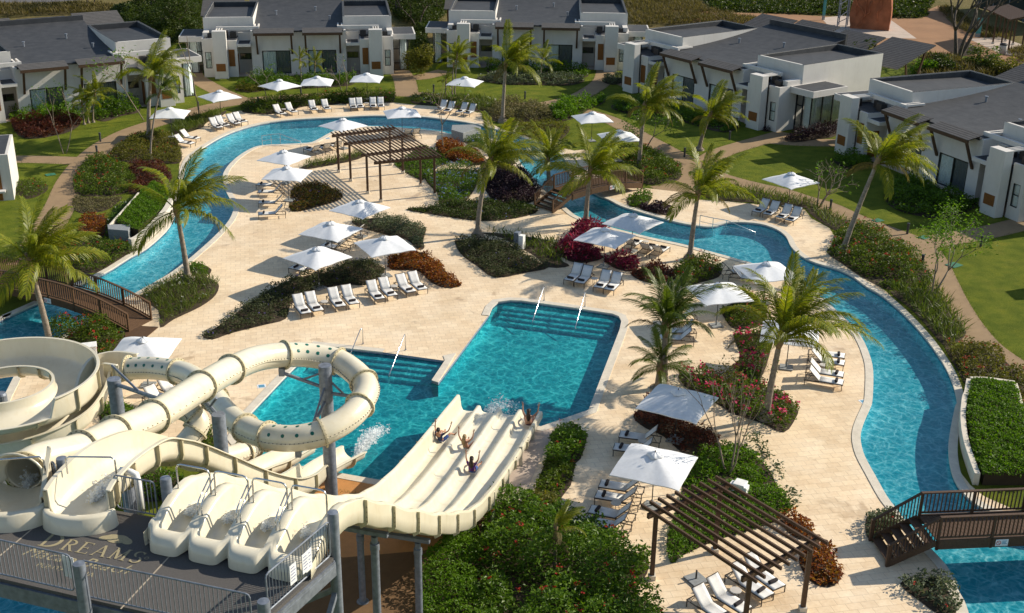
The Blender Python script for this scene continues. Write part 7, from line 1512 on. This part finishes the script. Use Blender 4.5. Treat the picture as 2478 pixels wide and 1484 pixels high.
# --- open slide beside the racers
oc = [(196, 1262, 10.08), (210, 1238, 10.10), (232, 1212, 10.14), (268, 1176, 10.14), (314, 1143, 9.95), (366, 1120, 9.5), (420, 1122, 8.85), (472, 1136, 8.05), (530, 1158, 7.0), (590, 1182, 5.7), (650, 1200, 4.3), (700, 1206, 3.0), (735, 1192, 1.9), (768, 1163, 1.15), (805, 1140, .75), (858, 1112, .35)]
op = dense(oc, 7); OS = empty('open_slide', (op[0].x, op[0].y, 0), 0, 'cream open slide arching from the tower beside the racing lanes', 'water slide')
flume(OS, op, lambda t: .78 - .22 * min(1, max(0, t - .25) * 3), lambda t: .95 if t < .85 else .55, lambda t: .95 if t < .85 else .55, 9, 'open_channel')
p0 = op[0] - OS.location; d0 = (op[4] - op[0]); d0.z = 0; d0.normalize(); s0 = Vector((d0.y, -d0.x, 0)); m = MB(); pr = []
for i in range(25):
    a = math.pi * i / 24; c = p0 + s0 * math.cos(a) * .96 - d0 * math.sin(a) * .55; ci = p0 + s0 * math.cos(a) * .78 - d0 * math.sin(a) * .30
    z = PZ + .50; pr.append([Vector((c.x, c.y, PZ + .005)) + (c - ci) * .25, Vector((c.x, c.y, z - .05)), Vector((c.x, c.y, z)).lerp(Vector((ci.x, ci.y, z)), .3), Vector((ci.x, ci.y, z - .03)), Vector((ci.x, ci.y, PZ + .15))])
m.grid(pr); m.f.append(tuple(len(m.v) - 25 * 5 + i * 5 + 4 for i in range(25))); m.build('start_tub', MT['fibre'], OS, smooth=True, auto=60)
m = MB(); q = op[14] - OS.location; a = q - s0 * .66 + Vector((0, 0, .85)); b = q + s0 * .66 + Vector((0, 0, .85)); Zv = Vector((0, 0, 1)); m.tube([a, a + Zv * .45, a + Zv * .52 + s0 * .1, b + Zv * .52 - s0 * .1, b + Zv * .45, b], .026, 8); m.build('start_bar', MT['chrome'], OS, smooth=True)
foam(OS, op[12] - OS.location + Vector((0, 0, .06)), op[30] - op[12], 2.4, .42, .35, 1500, size=.07)
MB().tube([Vector((0, 0, 0)) + s0 * 1.3 + d0 * 1.0 + Vector((0, 0, PZ - .3)), s0 * 1.3 + d0 * 1.0 + Vector((0, 0, PZ + .75)), s0 * 1.25 + d0 * 1.05 + Vector((0, 0, PZ + .9)), s0 * 1.1 + d0 * 1.1 + Vector((0, 0, PZ + .95)), s0 * .8 + d0 * 1.2 + Vector((0, 0, PZ + .95))], .10, 12).build('feed_pipe', MT['white'], OS, smooth=True)
# --- two short run-outs into the splash pool
lc = [(425, 985, 3.9), (462, 1000, 3.6), (480, 1026, 3.2), (462, 1058, 2.8), (440, 1085, 2.4), (452, 1108, 2.0), (500, 1116, 1.6), (555, 1106, 1.2), (600, 1090, .95)]
lp_ = dense(lc, 7); LS = empty('tube_slide', (lp_[0].x, lp_[0].y, 0), 0, 'low cream tube slide curling out beneath the big tube into the splash pool', 'water slide')
tube_slide(LS, lp_, .46, [1, 9, 18, 30, 44, 54], 'tube'); fl_ = dense([lp_[-1] + Vector((0, 0, -.46)), (625, 1078, .35), (655, 1062, .22)], 8); flume(LS, fl_, .50, .5, .5, 8, 'run_out')
rc = [(560, 1168, 2.6), (600, 1166, 1.8), (645, 1148, 1.05), (685, 1130, .7), (738, 1100, .35)]; rp = dense(rc, 8); RO = empty('open_slide', (rp[0].x, rp[0].y, 0), 0, 'short cream run-out chute left of the tall steel column', 'water slide'); flume(RO, rp, .55, .6, .6, 10, 'open_channel')
for par, pts in ((RO, rp), (OS, op)):
    for i in (-9, ): 
        p = pts[i] - par.location; MB().lathe([(.2, 0), (.2, .04), (.09, .05), (.09, max(.15, p.z - .05))], p.x, p.y, 14).build('support_post', MT['steel'], par)
for c, d, L, n, lb in (((862, 1108, -.05), (910, 1050, 0), 3.4, 2600, 'white splash shooting from the chute right of the tall column'), ((740, 1098, -.05), (775, 1065, 0), 1.8, 900, 'white splash at the end of the short run-out chute'), ((655, 1062, -.05), (690, 1035, 0), 1.4, 500, 'small white splash at the end of the low tube slide'), ((1180, 1000, -.05), (1225, 985, 0), 2.0, 700, 'white water at the lower end of the racing lanes')):
    a = W3(*c); b = W3(*d); o = foam(None, (0, 0, 0), b - a, L, .5 if n != 700 else 1.2, .55, n, 'water_splash', .085); o.location = a; tag(o, lb, 'splash', None, 'stuff')
# ------------------------------------------------------------------ riders on the racing lanes
def skin_mat(name, c): return simple(name, c, .55, 0, .06)
SK = skin_mat('skin_tan', (.42, .22, .14)); HB = simple('hair_brown', (.035, .018, .010), .6, 0, .3, 25); HL = simple('hair_blonde', (.30, .20, .09), .6, 0, .3, 25); HD = simple('hair_dark', (.012, .009, .008), .6, 0, .3, 25)
CL = dict(navy=simple('navy_shirt', (.02, .035, .10), .85, 0, .2, 9), purple=simple('purple_shirt', (.10, .02, .16), .85, 0, .2, 9), blue=simple('blue_shorts', (.03, .08, .28), .8, 0, .3, 14), pink=simple('pink_swimwear', (.42, .05, .12), .8), dots=simple('patterned_swimwear', (.05, .025, .06), .8, 0, .9, 40), teal=simple('teal_swimwear', (.10, .30, .34), .8))
def skin_obj(name, verts, edges, radii, mat, par, sub=1):
    me = bpy.data.meshes.new(name); me.from_pydata([tuple(v) for v in verts], edges, []); me.materials.append(mat); o = link_mesh(name, me, par)
    md = o.modifiers.new('skin', 'SKIN'); md.use_smooth_shade = True
    for i, d in enumerate(me.skin_vertices[0].data): d.radius = (radii[i], radii[i] * .92) if not hasattr(radii[i], '__len__') else radii[i]; d.use_root = (i == 0)
    s = o.modifiers.new('sub', 'SUBSURF'); s.levels = sub; s.render_levels = sub; return o
def person(px, py, lane_t, lane_s, label, hair, shirt=None, sleeves=False, bottom='blue', bikini=None, scale=1.0, lean=14, spread=(.24, .24), armtilt=(0, 0), long=True, legspread=.12, knee=.18, tilt=0):
    base = rpt(lane_t, lane_s, .03); fw = (rpt(lane_t + .03, lane_s) - rpt(lane_t - .03, lane_s)).normalized(); yaw = math.atan2(fw.y, fw.x)
    e = empty('person', base, yaw - math.pi / 2 + R(tilt), label, 'person', None); S = scale
    pit = math.asin(fw.z)   # slope of the lane under the legs
    Ln = R(lean); bk = lambda h: Vector((0, -math.sin(Ln) * h, math.cos(Ln) * h))      # local +y is down the slide
    V = []; E = []; Rd = []
    def v(p, r, par=None): V.append(Vector(p) * S); Rd.append(r * S if not hasattr(r, '__len__') else (r[0] * S, r[1] * S)); 
    def add(p, r, par=None):
        v(p, r); i = len(V) - 1
        if par is not None: E.append((par, i))
        return i
    pel = add((0, 0, .10), (.15, .105)); w1 = add(Vector((0, 0, .10)) + bk(.14), (.125, .09), pel); ch = add(Vector((0, 0, .10)) + bk(.32), (.15, .105), w1); shd = add(Vector((0, 0, .10)) + bk(.43), (.12, .085), ch); nk = add(Vector((0, .01, .10)) + bk(.52), .048, shd)
    hz = Vector((0, .02, .10)) + bk(.60); h1 = add(hz, (.072, .08), nk); h2 = add(hz + Vector((0, .01, .09)), (.082, .098), h1); h3 = add(hz + Vector((0, .0, .165)), (.055, .065), h2)
    nose = add(hz + Vector((0, .125, .055)), .014, h1)
    for sx in (-1, 1): add(hz + Vector((sx * .092, .0, .07)), .016, h2)
    hands = []
    for k, sx in enumerate((-1, 1)):
        sh = Vector((0, 0, .10)) + bk(.42) + Vector((sx * .17, 0, 0)); s_ = add(sh, .052, shd); at = armtilt[k]
        el_ = sh + Vector((sx * spread[k] * .75, .07 + at, .22)); a = add(el_, .040, s_); wr = el_ + Vector((sx * (spread[k] * .1), .06 + at, .24)); b = add(wr, .027, a); pm = wr + Vector((sx * .01, .01, .065)); c = add(pm, (.036, .016), b); hands.append(c)
        up = (pm - wr).normalized()
        for f, (dx, ln) in enumerate(((-.027, .070), (-.009, .080), (.009, .076), (.027, .060))):
            q = add(pm + Vector((dx, 0, 0)) + up * (.030), .0088, c); q2 = add(pm + Vector((dx * 1.25, .008, 0)) + up * (.03 + ln * .55), .008, q); add(pm + Vector((dx * 1.4, .02, 0)) + up * (.03 + ln), .007, q2)
        q = add(pm + Vector((-sx * .042, .01, -.015)), .010, c); add(pm + Vector((-sx * .066, .018, .018)), .009, q)
    sl = math.tan(pit)
    for sx in (-1, 1):
        hp = Vector((sx * .085, .05, .085)); a = add(hp, .082, pel); kn = hp + Vector((sx * legspread, .40, knee + .40 * sl)); b = add(kn, .055, a); an_ = kn + Vector((sx * legspread * .2, .38, -knee * .82 + .38 * sl)); c = add(an_, .036, b); hl_ = add(an_ + Vector((0, .02, -.03)), .033, c); add(an_ + Vector((sx * .03, .05, .13)), (.036, .022), c)
    body = skin_obj('body', V, E, Rd, SK, e)
    ey = MB()
    for sx in (-1, 1): c_ = (hz + Vector((sx * .034, .103, .075))) * S; ey.lathe([(.0, c_.z - .011), (.010, c_.z), (0, c_.z + .011)], c_.x, c_.y, 8, cap=False)
    ey.build('eyes', MT['dark'], e)
    # hair: cap over the skull, strands down the back
    hc = MB(); rows = []
    for i in range(9):
        th = math.pi * .62 * i / 8; ring = []
        for k in range(20):
            a = 2 * math.pi * k / 20; dz = 0.0 if math.sin(a) < .25 else .05 * math.sin(th)
            ring.append((hz + Vector((.094 * math.sin(th) * math.cos(a), .108 * math.sin(th) * math.sin(a) - .012, .075 + .108 * math.cos(th) + dz))) * S)
        rows.append(ring)
    hc.grid(rows, closed_v=True, flip=True); ho = hc.build('hair', hair, e, smooth=True)
    if long:
        hv = [hz + Vector((0, -.06, .10)), hz + Vector((0, -.115, .0)), hz + Vector((0, -.135, -.13)), hz + Vector((.01, -.125, -.26)), hz + Vector((.0, -.10, -.36))]
        skin_obj('long_hair', [q * S for q in hv], [(i, i + 1) for i in range(4)], [(.075 * S, .04 * S), (.10 * S, .045 * S), (.115 * S, .04 * S), (.09 * S, .03 * S), (.03 * S, .012 * S)], hair, ho)
    def cloth(nm, idx, pts, rs, mat):
        skin_obj(nm, [Vector(q) * S for q in pts], idx, [(a * S, b * S) for a, b in rs], CL[mat], e)
    o_ = Vector((0, 0, .10))
    if shirt:
        cl = [o_ + bk(.03), o_ + bk(.16), o_ + bk(.32), o_ + bk(.44)]; ed = [(0, 1), (1, 2), (2, 3)]; rs = [(.158, .115), (.140, .105), (.163, .117), (.125, .095)]
        for sx in (-1, 1):
            sh = o_ + bk(.42) + Vector((sx * .17, 0, 0)); cl.append(sh); ed.append((3, len(cl) - 1)); rs.append((.062, .062)); k = 0 if sx < 0 else 1
            cl.append(sh + Vector((sx * spread[k] * .75, .07 + armtilt[k], .22)) * (.5) + (sh * 0)); cl[-1] = sh.lerp(sh + Vector((sx * spread[k] * .75, .07 + armtilt[k], .22)), .5); ed.append((len(cl) - 2, len(cl) - 1)); rs.append((.056, .056))
        cloth('shirt', ed, cl, rs, shirt)
    else:
        cloth('bikini_top', [(0, 1)], [o_ + bk(.285), o_ + bk(.325)], [(.157, .112), (.158, .113)], bikini or bottom)
    bp = [Vector((0, .0, .09)), Vector((0, 0, .09)) + bk(.06)]; be = [(0, 1)]; br = [(.162, .118), (.155, .112)]
    if shirt:
        for sx in (-1, 1):
            hp = Vector((sx * .085, .05, .085)); bp.append(hp); be.append((0, len(bp) - 1)); br.append((.092, .092)); bp.append(hp.lerp(hp + Vector((sx * legspread, .40, knee + .40 * sl)), .75)); be.append((len(bp) - 2, len(bp) - 1)); br.append((.080, .080))
    cloth('shorts' if shirt else 'bikini_bottom', be, bp, br, bottom)
    return e
def lane_pos(px, py):
    best = None
    for t in np.linspace(.4, 1.0, 121):
        for s in np.linspace(.3, 3.7, 69):
            q = rpt(t, s, .05); d = np.array(q) - np.array([0, 0, CAMH]); z = d @ _F; u = PW / 2 + FPX * (d @ CR) / z; v_ = PH / 2 - FPX * (d @ CU) / z; e_ = (u - px) ** 2 + (v_ - py) ** 2
            if best is None or e_ < best[0]: best = (e_, t, s)
    return best[1], best[2]
t, s = lane_pos(1066, 1068); person(0, 0, t, s, 'boy in a navy shirt and bright shorts riding the leftmost lane with one arm up', HD, 'navy', bottom='blue', scale=1.0, lean=24, spread=(.10, .34), armtilt=(.0, .1), long=False, legspread=.16, knee=.26, tilt=-14)
t, s = lane_pos(1127, 1088); person(0, 0, t, s, 'blonde girl in a light bikini riding with both arms raised in the second lane', HL, bottom='teal', bikini='teal', scale=1.0, lean=18, spread=(.22, .24), tilt=-8)
t, s = lane_pos(1142, 1146); person(0, 0, t, s, 'dark-haired girl in a purple shirt with raised arms in the third lane', HB, 'purple', bottom='blue', scale=1.0, lean=10, spread=(.12, .16), tilt=4)
t, s = lane_pos(1279, 1030); person(0, 0, t, s, 'long-haired girl in a dark patterned bikini at the end of the rightmost lane', HB, bottom='dots', bikini='dots', scale=1.08, lean=6, spread=(.12, .30), tilt=8)
